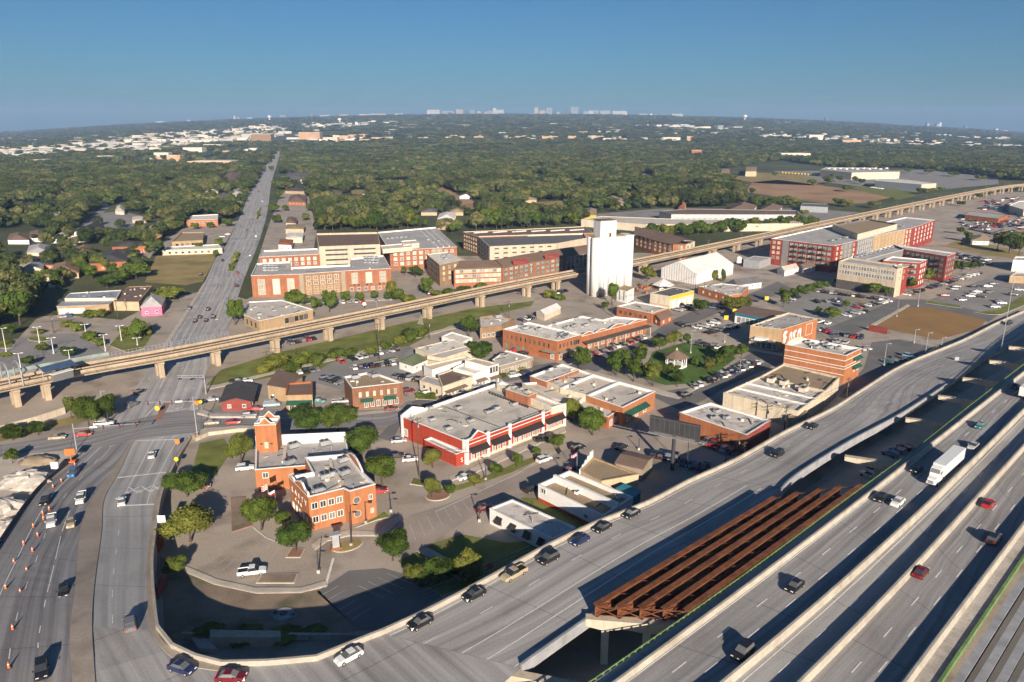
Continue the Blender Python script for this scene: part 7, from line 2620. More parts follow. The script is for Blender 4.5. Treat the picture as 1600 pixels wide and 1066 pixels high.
pts = []
y = 330.0
while y < 8900:
    s = max(11.0, y * .0078)
    x = -.86 * y
    while x < .86 * y:
        xx, yy = x + rnd.uniform(-.45, .45) * s, y + rnd.uniform(-.45, .45) * s
        x += s
        z = terr(xx, yy)
        u, v = pix(xx, yy, z)
        if not hit(u, v, WB):
            continue
        n1 = mnoise.noise(Vector((xx * .008, yy * .008, 3.0)))
        if n1 < -.30 and y < 2800 or rnd.random() < .08:
            continue
        if hit(u, v, PB) and rnd.random() < .9:
            continue
        if v < 234 and mnoise.noise(Vector((xx * .0013, yy * .0013, 9.0))) < -.28:
            continue
        if v > 232 and hit(u, v + .5, XB):
            continue
        # a crown must not hang in front of a kept-out place just beyond it
        hp, rp_ = 18.0 * F / y, 6.5 * F / y
        if v > 255 and rnd.random() < .93 and any(hit(u + a * rp_, v - hp * b_, XB) for a in (-1, 0, 1) for b_ in (.25, .5, .8)):
            if rnd.random() < .75:
                pts.append((xx, yy, z, s * .55, u, v))
            continue
        pts.append((xx, yy, z, s, u, v))
    y += s * .9
MARKS = [(236, 480, 'the pink house'), (130, 470, 'the long low warehouse'), (280, 420, 'the dry grass lot'), (125, 365, 'the white chapel'), (190, 345, 'the church car park'), (165, 400, 'the dark roofed apartment house'), (295, 370, 'the tan clinic'), (315, 343, 'the orange school'),
         (922, 332, 'the yellow cottage'), (860, 322, 'the small meadow'), (715, 318, 'the gravel lane'), (697, 348, 'the house at the lane head'), (545, 362, 'the beige parking garage'), (460, 340, 'the small avenue shops'), (460, 276, 'the large grey roofed house'), (840, 352, 'the white parking garage'), (1100, 328, 'the long grey warehouse'),
         (40, 408, 'the house with yellow gable'), (85, 340, 'the pale roofed barn'), (620, 288, 'the white gable house'), (1000, 330, 'the broad pale warehouse'), (1190, 300, 'the red earth clearing')]
near = []
for lo, hi, k in ((-20, 430, 60), (430, 740, 50), (740, 1300, 45)):
    near += sorted([p for p in pts if lo < p[4] < hi and p[1] < 1500], key=lambda p: p[1])[:k]
ns = set(id(p) for p in near)
for p in near:
    sz = p[3] * rnd.uniform(.5, .8)
    mk_ = min(MARKS, key=lambda m_: (m_[0] - p[4]) ** 2 + 4 * (m_[1] - p[5]) ** 2)
    lab = 'woodland tree %s %s' % ('left of' if p[4] < mk_[0] - 12 else ('right of' if p[4] > mk_[0] + 12 else 'close to'), mk_[2])
    tree(p[0], p[1], p[2], sz, sz * rnd.uniform(.75, 1.0), sz * .35, lab, 'trees at the near edge of the woods', CR_WOOD + CR_MID, 'tree', p[4])
rest = [p for p in pts if id(p) not in ns]


def scatter(name, label, P, protos):
    col = bpy.data.collections.new(name + '_kinds')
    for i, me in enumerate(protos):
        o = bpy.data.objects.new('%s_kind_%d' % (name, i), me)
        col.objects.link(o)
    me = bpy.data.meshes.new(name)
    me.from_pydata([(a[0], a[1], a[2]) for a in P], [], [])
    at = me.attributes.new('tscale', 'FLOAT_VECTOR', 'POINT')
    vals = []
    for a in P:
        k = a[3] * rnd.uniform(.55, .92)
        vals += [k, k, k * rnd.uniform(.7, 1.0) * (1.0 if a[1] < 1500 else max(.45, 1500 / a[1] * 1.15))]
    at.data.foreach_set('vector', vals)
    at = me.attributes.new('trot', 'FLOAT', 'POINT')
    at.data.foreach_set('value', [rnd.random() * 6.28 for _ in P])
    at = me.attributes.new('tkind', 'INT', 'POINT')
    at.data.foreach_set('value', [rnd.randrange(len(protos)) for _ in P])
    ng = bpy.data.node_groups.new(name, 'GeometryNodeTree')
    ng.interface.new_socket('Geometry', in_out='INPUT', socket_type='NodeSocketGeometry')
    ng.interface.new_socket('Geometry', in_out='OUTPUT', socket_type='NodeSocketGeometry')
    N, L = ng.nodes, ng.links
    gi, go = N.new('NodeGroupInput'), N.new('NodeGroupOutput')
    ci = N.new('GeometryNodeCollectionInfo')
    ci.inputs['Collection'].default_value = col
    ci.inputs['Separate Children'].default_value = True
    ci.inputs['Reset Children'].default_value = True
    ip = N.new('GeometryNodeInstanceOnPoints')
    ip.inputs['Pick Instance'].default_value = True

    def attr(nm, ty):
        n_ = N.new('GeometryNodeInputNamedAttribute')
        n_.data_type = ty
        n_.inputs[0].default_value = nm
        return n_.outputs[0]
    cx = N.new('ShaderNodeCombineXYZ')
    L.new(attr('trot', 'FLOAT'), cx.inputs[2])
    er = N.new('FunctionNodeEulerToRotation')
    L.new(cx.outputs[0], er.inputs[0])
    L.new(gi.outputs[0], ip.inputs['Points'])
    L.new(ci.outputs[0], ip.inputs['Instance'])
    L.new(attr('tkind', 'INT'), ip.inputs['Instance Index'])
    L.new(er.outputs[0], ip.inputs['Rotation'])
    L.new(attr('tscale', 'FLOAT_VECTOR'), ip.inputs['Scale'])
    L.new(ip.outputs[0], go.inputs[0])
    o = add(name, me)
    md = o.modifiers.new('scatter', 'NODES')
    md.node_group = ng
    return tag(o, label, 'woods', kind='stuff')


def raised(me):
    return me


scatter('forest', 'dense green woods of round trees behind the town', [(a[0], a[1], a[2] + a[3] * .75, a[3]) for a in rest if a[1] < 1500], CR_WOOD)
scatter('far_forest', 'far dark woods fading towards the horizon', [(a[0], a[1], a[2] + 4.0 + a[3] * .1, a[3]) for a in rest if a[1] >= 1500], CR_FAR)
# ------------------------------------------------------------------ street furniture
def post(name, label, cat, u, v, h, parts, group=None, z=0.0, rz=0.0):
    p = G(u, v, z)
    r = add(name, None, None, (p.x, p.y, z), rz)
    tag(r, label, cat, group, None, u)
    for n_, me in parts(h):
        o = bpy.data.objects.new(n_, me)
        COL.objects.link(o)
        o.parent = r
    return r


PM = {}


def lamp_parts(mat, double=True):
    def f(h):
        k = (mat, double, round(h, 1))
        if k not in PM:
            a, b_, c = MB(), MB(), MB()
            a.cyl((0, 0, 0), (0, 0, h), .16, .09, 8)
            c.box((0, 0, .35), (.6, .6, .7))
            for s in ((-1, 1) if double else (1,)):
                b_.bar((0, 0, h - .1), (s * 1.0, 0, h), .08, .08)
                b_.box((s * 1.2, 0, h), (.9, .45, .2))
            PM[k] = [('pole', a.mesh('pole', [mat])), ('lamp_head', b_.mesh('lamp_head', [mat])), ('footing', c.mesh('footing', ['concrete']))]
        return PM[k]
    return f


for (u, vb, vt) in [(10, 551, 513), (62, 537, 511), (84, 553, 528), (33, 578, 552), (134, 521, 507), (165, 549, 523), (190, 533, 509), (109, 562, 547), (215, 540, 528)]:
    post('lamp_post', 'white double headed lamp post of the station lot', 'lamp post', u, vb, hgt(u, vt, vb), lamp_parts('white'), 'station lot lamp posts', rz=.4)
for (u, vb, vt, lab) in [(164, 657, 611, 'tall street lamp beside the station wall trees'), (1401, 495, 461, 'tall lamp at the corner of the brown field'), (1434, 479, 449, 'tall lamp beside the beige apartments'), (1079, 552, 517, 'white lamp at the gazebo park path'),
                         (1132, 535, 522, 'lamp at the upper gazebo park kerb'), (1471, 541, 527, 'lamp behind the brown field edge'), (1446, 552, 520, 'lamp on the yard fence'), (1428, 536, 515, 'small lamp at the brown field'), (1381, 572, 537, 'tall lamp in the dark fenced yard'), (1156, 580, 562, 'lamp on the shaded street by the park')]:
    post('lamp_post', lab, 'lamp post', u, vb, max(3, hgt(u, vt, vb)), lamp_parts('galv', False), 'street lamps')
for (u, vb, vt, lab) in [(549, 853, 800, 'dark lamp post on the kerb island by the brick front'), (749, 815, 786, 'black lamp post beside the shabby white shop'), (759, 750, 723, 'black lamp post before the red building'), (880, 740, 726, 'black lamp post behind the white shop'), (998, 703, 687, 'lamp post behind the stepped front shop'),
                         (611, 800, 782, 'black lamp post at the orange building corner'), (498, 895, 861, 'black lamp post on the curved drive island'), (572, 818, 785, 'thin lamp before the round windows'), (1073, 735, 690, 'thin pole under the billboard')]:
    post('lamp_post', lab, 'lamp post', u, vb, max(3.5, hgt(u, vt, vb)), lamp_parts('metal_dark', False), 'black lamp posts')
# high mast
r = post('high_mast', 'very tall pale highway lighting mast beside the ramp', 'mast', 1563, 552, 39, lamp_parts('galv'))
# utility poles with cross arms
def util_parts(h):
    k = ('util', round(h, 1))
    if k not in PM:
        a, b_, c = MB(), MB(), MB()
        a.cyl((0, 0, 0), (0, 0, h), .17, .11, 7)
        for z in (h - .6, h - 1.6):
            b_.box((0, 0, z), (2.4, .12, .14))
        for s in (-1, -.4, .4, 1):
            b_.cyl((s * 1.1, 0, h - .55), (s * 1.1, 0, h - .3), .05, .05, 6)
        c.cyl((.25, 0, h - 3.0), (.25, 0, h - 2.1), .22, .22, 8)
        PM[k] = [('pole', a.mesh('pole', ['bark'])), ('cross_arm', b_.mesh('cross_arm', ['bark'])), ('transformer', c.mesh('transformer', ['galv']))]
    return PM[k]


for (u, vb, vt, lab) in [(655, 745, 652, 'utility pole beside the red annex'), (1181, 652, 628, 'utility pole by the cream strip building'), (1225, 676, 634, 'utility pole beside the ramp'), (1160, 733, 690, 'utility pole at the maroon building'), (1320, 640, 590, 'utility pole by the striped building'),
                         (956, 495, 462, 'utility pole below the silo'), (1086, 455, 427, 'utility pole before the white shed'), (1100, 462, 440, 'utility pole beside the orange flat building'), (593, 568, 505, 'utility pole on the rail bank'), (418, 575, 548, 'short utility pole by the rail bank'), (671, 530, 500, 'utility pole near the hall'),
                         (184, 497, 465, 'utility pole by the warehouse'), (84, 520, 490, 'utility pole above the station lot'), (795, 498, 470, 'utility pole by the brown brick shop'), (1132, 745, 715, 'utility pole at the ramp edge'), (1152, 720, 680, 'grey pole beside the maroon wall')]:
    post('utility_pole', lab, 'utility pole', u, vb, max(5, hgt(u, vt, vb)), util_parts, 'utility poles', rz=.7)


for i, (a, c, h) in enumerate((((655, 745), (759, 750), 8.5), ((1181, 652), (1225, 676), 8), ((1225, 676), (1320, 640), 9), ((1160, 733), (1225, 676), 8.5), ((956, 495), (1086, 455), 9), ((593, 568), (671, 530), 10), ((184, 497), (84, 520), 9), ((84, 520), (-40, 545), 9), ((418, 575), (593, 568), 8))):
    mb = MB()
    p, q = G(*a), G(*c)
    for o_ in (-.9, .9):
        P = [Vector((p.x + (q.x - p.x) * t / 10 + o_, p.y + (q.y - p.y) * t / 10, h - 1.2 * (1 - (t / 5 - 1) ** 2))) for t in range(11)]
        mb.sweep(P, [(-.03, -.03), (-.03, .03), (.03, .03), (.03, -.03)])
    tag(mb.build('overhead_wire', 'metal_dark'), 'pair of sagging overhead wires strung between utility poles', 'wire', 'overhead wires', None, a[0])
# traffic signals with mast arms
def signal(u, vb, vt, u2, v2, label):
    p = G(u, vb)
    h = hgt(u, vt, vb)
    q = G(u2, v2, h)
    r = root('traffic_signal', label, 'traffic signal', (p.x, p.y, 0), 'traffic signals')
    mb = MB()
    mb.cyl((p.x, p.y, 0), (p.x, p.y, h + 1.5), .16, .11, 8)
    mb.build('pole', 'galv', r)
    mb = MB()
    mb.cyl((p.x, p.y, h), q, .11, .06, 6)
    mb.build('mast_arm', 'galv', r)
    for t in (.45, .7, .95):
        s = Vector((p.x, p.y, h)).lerp(q, t)
        mb = MB()
        mb.box((s.x, s.y, s.z - .3), (.4, .35, 1.2), .3, 0)
        for k in range(3):
            mb.cyl((s.x, s.y - .18, s.z + .05 - k * .35), (s.x, s.y - .26, s.z + .05 - k * .35), .12, .12, 8, 1)
        mb.build('signal_head', ['metal_dark', 'lamp_red'], r)
    s = Vector((p.x, p.y, h)).lerp(q, .3)
    mb = MB()
    mb.box((s.x, s.y, s.z), (2.0, .08, .5), .2)
    mb.build('street_sign', 'paint', r)


signal(120, 703, 670, 217, 662, 'traffic signal mast arm reaching over the avenue from the left kerb')
signal(309, 686, 627, 227, 629, 'traffic signal mast on brick footing reaching over the railroad markings')
p = G(309, 684)
mb = MB()
mb.box((p.x, p.y, .6), (1.5, 1.5, 1.2))
tag(mb.build('brick_footing', 'brick'), 'square brick footing of the signal mast on the lawn', 'footing')
# railroad cantilever truss
a, b_ = G(322, 616), G(322, 616)
h = hgt(322, 590, 616)
q = G(277, 590, h)
r = root('railroad_cantilever', 'white truss signal cantilever over the avenue below the viaduct', 'signal gantry', (a.x, a.y, 0))
mb = MB()
mb.cyl((a.x, a.y, 0), (a.x, a.y, h + .6), .2, .16)
mb.build('pole', 'galv', r)
mb = MB()
A0 = Vector((a.x, a.y, h))
for dz in (0, .8):
    mb.bar(A0 + Vector((0, 0, dz)), q + Vector((0, 0, dz)), .12, .12)
for k in range(8):
    mb.bar(A0.lerp(q, k / 8), A0.lerp(q, (k + 1) / 8) + Vector((0, 0, .8)), .08, .08)
mb.build('truss', 'galv', r)
for t in (.4, .9):
    s = A0.lerp(q, t)
    mb = MB()
    mb.box((s.x, s.y, h - .5), (1.2, .2, .5))
    mb.build('signal_head', 'metal_dark', r)

# round signs
def disc_sign(u, vb, z, h, mat, rad, label, square=False):
    p = G(u, vb, z)
    r = root('road_sign', label, 'sign', (p.x, p.y, z), None, u)
    mb = MB()
    mb.cyl((p.x, p.y, z), (p.x, p.y, z + h), .05, .05, 6)
    mb.build('post', 'galv', r)
    mb = MB()
    if square:
        mb.box((p.x, p.y - .06, z + h), (rad * 2, .05, rad * 2))
    else:
        mb.cyl((p.x, p.y - .06, z + h), (p.x, p.y - .1, z + h), rad, rad, 8 if mat == 'sign_red' else 20)
    mb.build('plate', mat, r)
    return r


disc_sign(765, 903, 0, 2.8, 'sign_red', .75, 'red stop sign on the shaded lawn beside the ramp')
disc_sign(278, 698, .2, 1.6, 'sign_orange', .75, 'orange work sign at the retaining wall corner')
disc_sign(277, 729, .8, 2.2, 'sign_yellow', .6, 'round yellow railroad sign on the retaining wall')
disc_sign(247, 648, .15, 2.2, 'sign_yellow', .75, 'round yellow railroad sign in the avenue median')
disc_sign(315, 642, .15, 3.2, 'sign_yellow', .6, 'yellow sign beside the signal mast')
disc_sign(309, 642, .15, 2.9, 'sign_orange', .8, 'orange sign beside the signal mast')
disc_sign(1147, 500, 0, 4.5, 'yellow', 1.1, 'round yellow sign before the teal shop')
disc_sign(1134, 506, 0, 3.0, 'yellow', 1.0, 'yellow sign at the corner of the teal shop', True)
disc_sign(1197, 478, 0, 4.0, 'yellow', 1.0, 'yellow sign beside the large car park trees', True)
disc_sign(255, 830, 3.0, 3.0, 'paint', .9, 'white square sign on the retaining wall', True)
disc_sign(87, 738, .3, 2.0, 'paint', 1.0, 'white diamond sign in the work yard shrubs', True)
disc_sign(1494, 567, 1.2, 1.6, 'galv', .8, 'grey sign on the ramp verge', True)
# traffic cones
cm, cb = MB(), MB()
cm.cyl((0, 0, .05), (0, 0, 1.15), .22, .05, 8)
cb.box((0, 0, .03), (.6, .6, .06))
cm2 = MB()
cm2.cyl((0, 0, .6), (0, 0, .8), .145, .11, 8)
CM = [('cone', cm.mesh('cone', ['cone_orange'])), ('base', cb.mesh('base', ['metal_dark'])), ('band', cm2.mesh('band', ['paint']))]
for (u, v, z) in [(14, 1044, 8), (20, 984, 7.4), (32, 927, 6.0), (42, 893, 5.2), (9, 920, 6.2), (51, 862, 4.6), (37, 851, 4.4), (59, 838, 4.0), (68, 812, 3.4), (67, 804, 3.2), (22, 880, 5.0), (77, 797, 3.0), (52, 824, 3.8), (83, 762, 1.7), (96, 753, 1.4), (108, 742, 1.0), (117, 728, .5)]:
    p = G(u, v, z + .04)
    r = add('traffic_cone', None, None, (p.x, p.y, z + .04), rnd.random())
    tag(r, 'orange traffic cone closing the outer lane of the avenue', 'traffic cone', 'orange cones along the avenue', None, v)
    for n_, me in CM:
        o = bpy.data.objects.new(n_, me)
        COL.objects.link(o)
        o.parent = r
        o.scale = (1.05, 1.05, 1.0)
# orange arrow trailer
p = G(112, 724, .3)
r = root('sign_trailer', 'orange work sign trailer at the start of the cone line', 'trailer', (p.x, p.y, .3))
for n_, z, s in (('frame', .6, (2.2, 1.4, .3)), ('mast', 1.8, (.2, .2, 2.4)), ('board', 3.4, (2.6, .25, 1.8))):
    mb = MB()
    mb.box((p.x, p.y, .3 + z), s, .2)
    mb.build(n_, 'cone_orange', r)
mb = MB()
for sx in (-1, 1):
    mb.cyl((p.x + sx * 1.1, p.y, .7), (p.x + sx * 1.3, p.y, .7), .35, .35, 10)
mb.build('wheels', 'tyre', r)

# billboard
p0, p1 = G(1017, 735), G(1017, 735)
bb = G(1054, 735)
zt, zb = hgt(1054, 657, 735), hgt(1054, 681, 735)
bd_ = (G(1095, 665, zt) - G(1016.5, 648.5, zt))
bd_.z = 0
bl = bd_.length
bd_.normalize()
ba = math.atan2(bd_.y, bd_.x)
bc = (G(1095, 665, zt) + G(1016.5, 648.5, zt)) / 2
r = root('billboard', 'large dark billboard panel seen from behind on a single post', 'billboard', (bc.x, bc.y, 0))
mb = MB()
mb.box((bc.x, bc.y, (zt + zb) / 2), (bl, .5, zt - zb), ba)
mb.build('panel', 'metal_dark', r)
mb = MB()
for k in range(11):
    q = bc + bd_ * (bl * (k / 10 - .5))
    mb.box((q.x + bd_.y * .32, q.y - bd_.x * .32, (zt + zb) / 2), (.12, .12, zt - zb - .1), ba)
for z in (zb + .3, zt - .3):
    mb.box((bc.x + bd_.y * .42, bc.y - bd_.x * .42, z), (bl, .12, .15), ba)
mb.build('back_frame', 'trim_dark', r)
mb = MB()
mb.box((bc.x + bd_.y * 1.0, bc.y - bd_.x * 1.0, zb - .2), (bl, 1.2, .1), ba)
mb.build('catwalk', 'galv', r)
mb = MB()
mb.cyl((bc.x, bc.y, 0), (bc.x, bc.y, zb + .3), .5, .5, 12)
mb.build('post', 'metal_dark', r)

# gazebo
p = G(1056, 572)
gz = root('gazebo', 'white octagonal gazebo with brown roof on the park lawn', 'gazebo', (p.x, p.y, 0))
hz = hgt(1056, 548, 572)
R_ = 4.2
pts8 = [(p.x + R_ * math.cos(i * math.pi / 4 + .39), p.y + R_ * math.sin(i * math.pi / 4 + .39)) for i in range(8)]
mb = MB()
mb.prism([Vector((x, y_, 0)) for x, y_ in pts8], 0, .9)
mb.build('floor', 'white', gz)
for x, y_ in pts8:
    mb = MB()
    mb.box((x * .94 + p.x * .06, y_ * .94 + p.y * .06, 2.4), (.25, .25, 3.0))
    mb.build('post', 'white', gz)
mb = MB()
for i in range(8):
    x0, x1 = pts8[i], pts8[(i + 1) % 8]
    mb.bar((x0[0], x0[1], 1.7), (x1[0], x1[1], 1.7), .08, .08)
    mb.bar((x0[0], x0[1], 3.9), (x1[0], x1[1], 3.9), .15, .35)
mb.build('railing', 'white', gz)
mb = MB()
rp = [(p.x + (x - p.x) * 1.18, p.y + (y_ - p.y) * 1.18) for x, y_ in pts8]
for i in range(8):
    x0, x1 = rp[i], rp[(i + 1) % 8]
    mb.face([(x0[0], x0[1], 4.0), (x1[0], x1[1], 4.0), (p.x, p.y, hz + .5)])
mb.prism([Vector((x, y_, 0)) for x, y_ in rp], 3.85, 4.0)
mb.build('roof', 'roof_brown', gz)
mb = MB()
mb.cyl((p.x, p.y, hz + .3), (p.x, p.y, hz + 1.2), .5, .1, 8)
mb.build('finial', 'cream', gz)
ptree(1058, 577, 16, 7, 'yellow flowering bush at the foot of the gazebo', 'planted shrubs in the town', CR_BUSH, 'bush')

# flag poles before the brick building
M('flag_blue', (.05, .07, .25), .8, .1, 2, 0)


def flag(u, vb, vt, cols, label):
    p = G(u, vb)
    h = hgt(u, vt, vb)
    r = root('flag_pole', label, 'flag pole', (p.x, p.y, 0))
    mb = MB()
    mb.cyl((p.x, p.y, 0), (p.x, p.y, h), .09, .05, 6)
    mb.build('pole', 'galv', r)
    for k, c in enumerate(cols):
        mb = MB()
        z1 = h - .2 - k * .2
        f = []
        for i in range(7):
            x = p.x - i * .27
            w = .25 * math.sin(i * 1.3)
            f.append((x, p.y + w, z1 - i * .12))
        for i in range(6):
            a, b_ = f[i], f[i + 1]
            mb.face([a, b_, (b_[0], b_[1], b_[2] - .19), (a[0], a[1], a[2] - .19)])
        mb.build('flag_stripe', c, r)


RW = ['sign_red', 'paint'] * 4
flag(423, 812, 754, RW, 'flag pole with red and white striped flag before the brick front')
flag(434, 818, 765, ['paint'] * 3 + ['sign_red'] * 2, 'second flag pole with pale flag before the brick front')
flag(901, 742, 706, ['flag_blue', 'sign_red', 'paint', 'sign_red', 'paint', 'sign_red'], 'flag pole behind the white shop with red base')

# ------------------------------------------------------------------ kerbs, drives, bays and other ground details
def slab(name, label, mat, px_, z0=0.0, h=.16, edge='sidewalk', cat='kerb'):
    P = GP(px_)
    if area(P) < 0:
        P = P[::-1]
    r = root(name, label, cat, (P[0].x, P[0].y, 0))
    r['kind'] = 'structure'
    mb = MB()
    mb.prism(P, z0, z0 + h)
    mb.build('kerb', edge, r)
    I = inset(P, .25)
    mb = MB()
    mb.prism(I, z0 + h - .02, z0 + h + .03)
    mb.build('surface', mat, r)
    return r


def ellipse(u, v, a, b_, n_=16, rot=0.):
    return [(u + a * math.cos(t) * math.cos(rot) - b_ * math.sin(t) * math.sin(rot), v + a * math.cos(t) * math.sin(rot) + b_ * math.sin(t) * math.cos(rot)) for t in [2 * math.pi * i / n_ for i in range(n_)]]


slab('kerb_island', 'oval planted kerb island below the orange brick building', 'grass_dry', ellipse(543, 853, 25, 9, 18, -.25))
slab('kerb_island', 'rounded planted kerb island before the red building', 'brick_paving', ellipse(684, 775, 20, 8, 16, -.1))
slab('kerb_island', 'small kerb island with tree before the lettered front', 'brick_paving', [(446, 872), (470, 872), (477, 858), (456, 856)])
slab('kerb_island', 'planted island in the curved drive', 'dirt_dark', [(400, 912), (460, 912), (466, 897), (410, 897)])
slab('kerb_island', 'kerbed corner with tree beside the red building', 'grass', [(640, 757), (660, 760), (665, 752), (645, 746)])
slab('sidewalk', 'pale walk along the front of the red building', 'sidewalk', [(700, 745), (735, 733), (882, 668), (885, 675), (740, 741), (705, 752)])
slab('sidewalk', 'curved pale walk along the foot of the brick building', 'sidewalk', [(487, 852), (505, 838), (545, 829), (590, 832), (610, 812), (625, 806), (628, 812), (600, 838), (545, 838), (512, 846), (492, 860)])
slab('sidewalk', 'curved shaded walk around the drive', 'sidewalk', [(283, 882), (340, 906), (400, 919), (470, 919), (510, 908), (512, 916), (470, 927), (400, 928), (335, 914), (278, 890)])
slab('sidewalk', 'short pale walk crossing the shaded lawn', 'sidewalk', [(650, 862), (668, 856), (712, 880), (704, 888)])
slab('planter_bed', 'narrow brick edged planting bed beside the drive', 'dirt_dark', [(361, 778), (384, 776), (386, 812), (395, 822), (362, 832)], edge='brick_paving')
slab('grass_island', 'grass island in the station lot below its lamp', 'grass', ellipse(62, 530, 19, 4))
slab('grass_island', 'grass island at the left end of the station lot', 'grass', ellipse(8, 541, 14, 4))
slab('grass_island', 'dry grass island in the large car park', 'grass_dry', [(1318, 463), (1330, 464), (1362, 474), (1355, 476)])
slab('grass_verge', 'grass verge along the pale highway lot', 'grass', [(1446, 474), (1450, 470), (1502, 478), (1502, 482)], edge='paint_worn')
slab('grass_verge', 'grass verge with white kerb at the lot exit', 'grass', [(1522, 488), (1545, 486), (1560, 484), (1600, 460), (1640, 452), (1640, 462), (1565, 492), (1545, 492)], edge='paint_worn')
slab('walkway', 'pale concrete walk beside the rail strip grass', 'sidewalk', [(325, 605), (430, 580), (560, 550), (700, 512), (760, 500), (760, 503), (700, 516), (560, 555), (430, 584), (328, 609)], h=.12)
slab('walkway', 'pale curving path crossing the rail strip', 'sidewalk', [(652, 506), (660, 488), (668, 486), (660, 498), (662, 508)], h=.12)
for l_, p_, m_ in (('grass bed at the foot of the round window wall', [(556, 825), (590, 813), (612, 808), (600, 798), (590, 806)], 'grass'), ('walk along the brown brick office front', [(548, 646), (632, 638), (634, 642), (550, 651)], 'sidewalk'), ('walk in front of the storefront row', [(692, 620), (782, 592), (786, 595), (696, 625)], 'sidewalk'),
                   ('walk before the canopied brick shops', [(876, 570), (912, 556), (1016, 524), (1019, 527), (915, 561), (880, 574)], 'sidewalk'), ('walk beside the tan theatre', [(1172, 544), (1222, 553), (1224, 557), (1172, 548)], 'sidewalk'), ('grass bed beside the cream shop', [(650, 624), (682, 626), (686, 620), (655, 618)], 'grass'),
                   ('walk along the left kerb of the avenue', [(236, 570), (280, 502), (318, 443), (321, 444), (284, 505), (240, 573)], 'sidewalk'), ('grass verge on the corner across the avenue', [(170, 540), (196, 512), (236, 505), (242, 520), (225, 545), (200, 552)], 'grass'), ('walk before the white bay apartments', [(394, 474), (612, 465), (613, 469), (396, 479)], 'sidewalk'),
                   ('grass verge before the tan brick hall', [(405, 520), (488, 500), (496, 504), (412, 526)], 'grass'), ('kerbed strip dividing the office lot', [(545, 572), (620, 557), (621, 560), (547, 575)], 'grass'), ('walk along the brown field corner', [(1352, 512), (1418, 476), (1422, 478), (1358, 515)], 'sidewalk')):
    slab('sidewalk' if m_ == 'sidewalk' else 'grass_bed', l_, m_, p_, h=.14)
slab('low_wall', 'pale low wall along the cross street corner', 'concrete_tan', [(300, 684), (320, 674), (372, 670), (420, 670), (420, 674), (374, 675), (326, 681), (306, 690)], h=1.1, edge='concrete_tan', cat='wall')
slab('low_wall', 'dark kerb wall before the red diner', 'concrete', [(308, 648), (330, 654), (400, 654), (400, 650), (334, 649), (316, 642)], h=.7, edge='concrete', cat='wall')
slab('sidewalk', 'brown paved edge along the gazebo park', 'sidewalk', [(905, 580), (918, 578), (1060, 617), (1090, 600), (1190, 562), (1194, 566), (1092, 607), (1060, 624), (1035, 618)], h=.12)


def bays(name, label, a0, a1, b0, b1, n_, z=.1):
    """painted bay lines between two traced edges"""
    mk = MB()
    for i in range(n_):
        t = i / (n_ - 1)
        p = G(a0[0] + (a1[0] - a0[0]) * t, a0[1] + (a1[1] - a0[1]) * t, z)
        q = G(b0[0] + (b1[0] - b0[0]) * t, b0[1] + (b1[1] - b0[1]) * t, z)
        strip_marks(mk, [p, q], .12)
    tag(mk.build(name, 'paint_worn'), label, 'markings', kind='structure')


bays('bay_markings', 'white bay lines in the shaded lot beneath the ramp', (503, 930), (550, 968), (530, 915), (580, 950), 6)
bays('bay_markings', 'white bay lines along the upper edge of the shaded lot', (560, 915), (620, 890), (600, 935), (660, 905), 5)
bays('bay_markings', 'white bay lines in the sunny fan beside the kerb island', (370, 838), (425, 872), (398, 824), (440, 850), 5)
bays('bay_markings', 'faint bay lines on the curved drive', (322, 882), (372, 902), (345, 866), (392, 880), 5)
bays('bay_markings', 'faint brick bay lines on the sunlit street corner', (650, 845), (735, 800), (640, 820), (722, 782), 7)
bays('bay_markings', 'bay lines in front of the red building', (690, 760), (840, 700), (702, 748), (850, 690), 14)
bays('bay_markings', 'bay lines of the pale highway lot', (1470, 468), (1560, 478), (1490, 458), (1580, 468), 9)
bays('bay_markings', 'bay lines of the station lot', (20, 566), (140, 545), (12, 560), (132, 540), 14)
mk = MB()
strip_marks(mk, [G(x, y_, .12) for x, y_ in ((395, 824), (415, 840), (440, 850))], .3)
strip_marks(mk, [G(508, 918, .12), G(521, 872, .12)], .5)
strip_marks(mk, [G(680, 800, .12), G(805, 742, .12), G(865, 706, .12)], .2)
tag(mk.build('kerb_paint', 'paint'), 'white painted kerb lines around the orange brick building', 'markings', kind='structure')
# monument sign and manhole covers
p = G(525, 858)
r = root('monument_sign', 'small grey monument sign tower on the oval kerb island', 'sign', (p.x, p.y, 0))
for n_, z0, z1, s in (('base', 0, .6, 2.2), ('pillar', .6, 3.6, 1.5), ('cap', 3.6, 3.9, 2.4)):
    mb = MB()
    mb.box((p.x, p.y, (z0 + z1) / 2), (s, s * .7, z1 - z0), .4)
    mb.build(n_, 'metal_grey' if n_ != 'base' else 'brick', r)
for (u, v, s, lab) in [(443, 960, 2.0, 'round pale manhole cover in the bare earth'), (429, 959, .7, 'small manhole cover left of the large one'), (459, 962, .7, 'small manhole cover right of the large one')]:
    p = G(u, v)
    mb = MB()
    mb.cyl((p.x, p.y, .04), (p.x, p.y, .22), s, s * .95, 20, 0)
    mb.cyl((p.x, p.y, .22), (p.x, p.y, .27), s * .4, s * .4, 14, 1)
    tag(mb.build('manhole_cover', ['girder_grey', 'metal_dark']), lab, 'manhole')
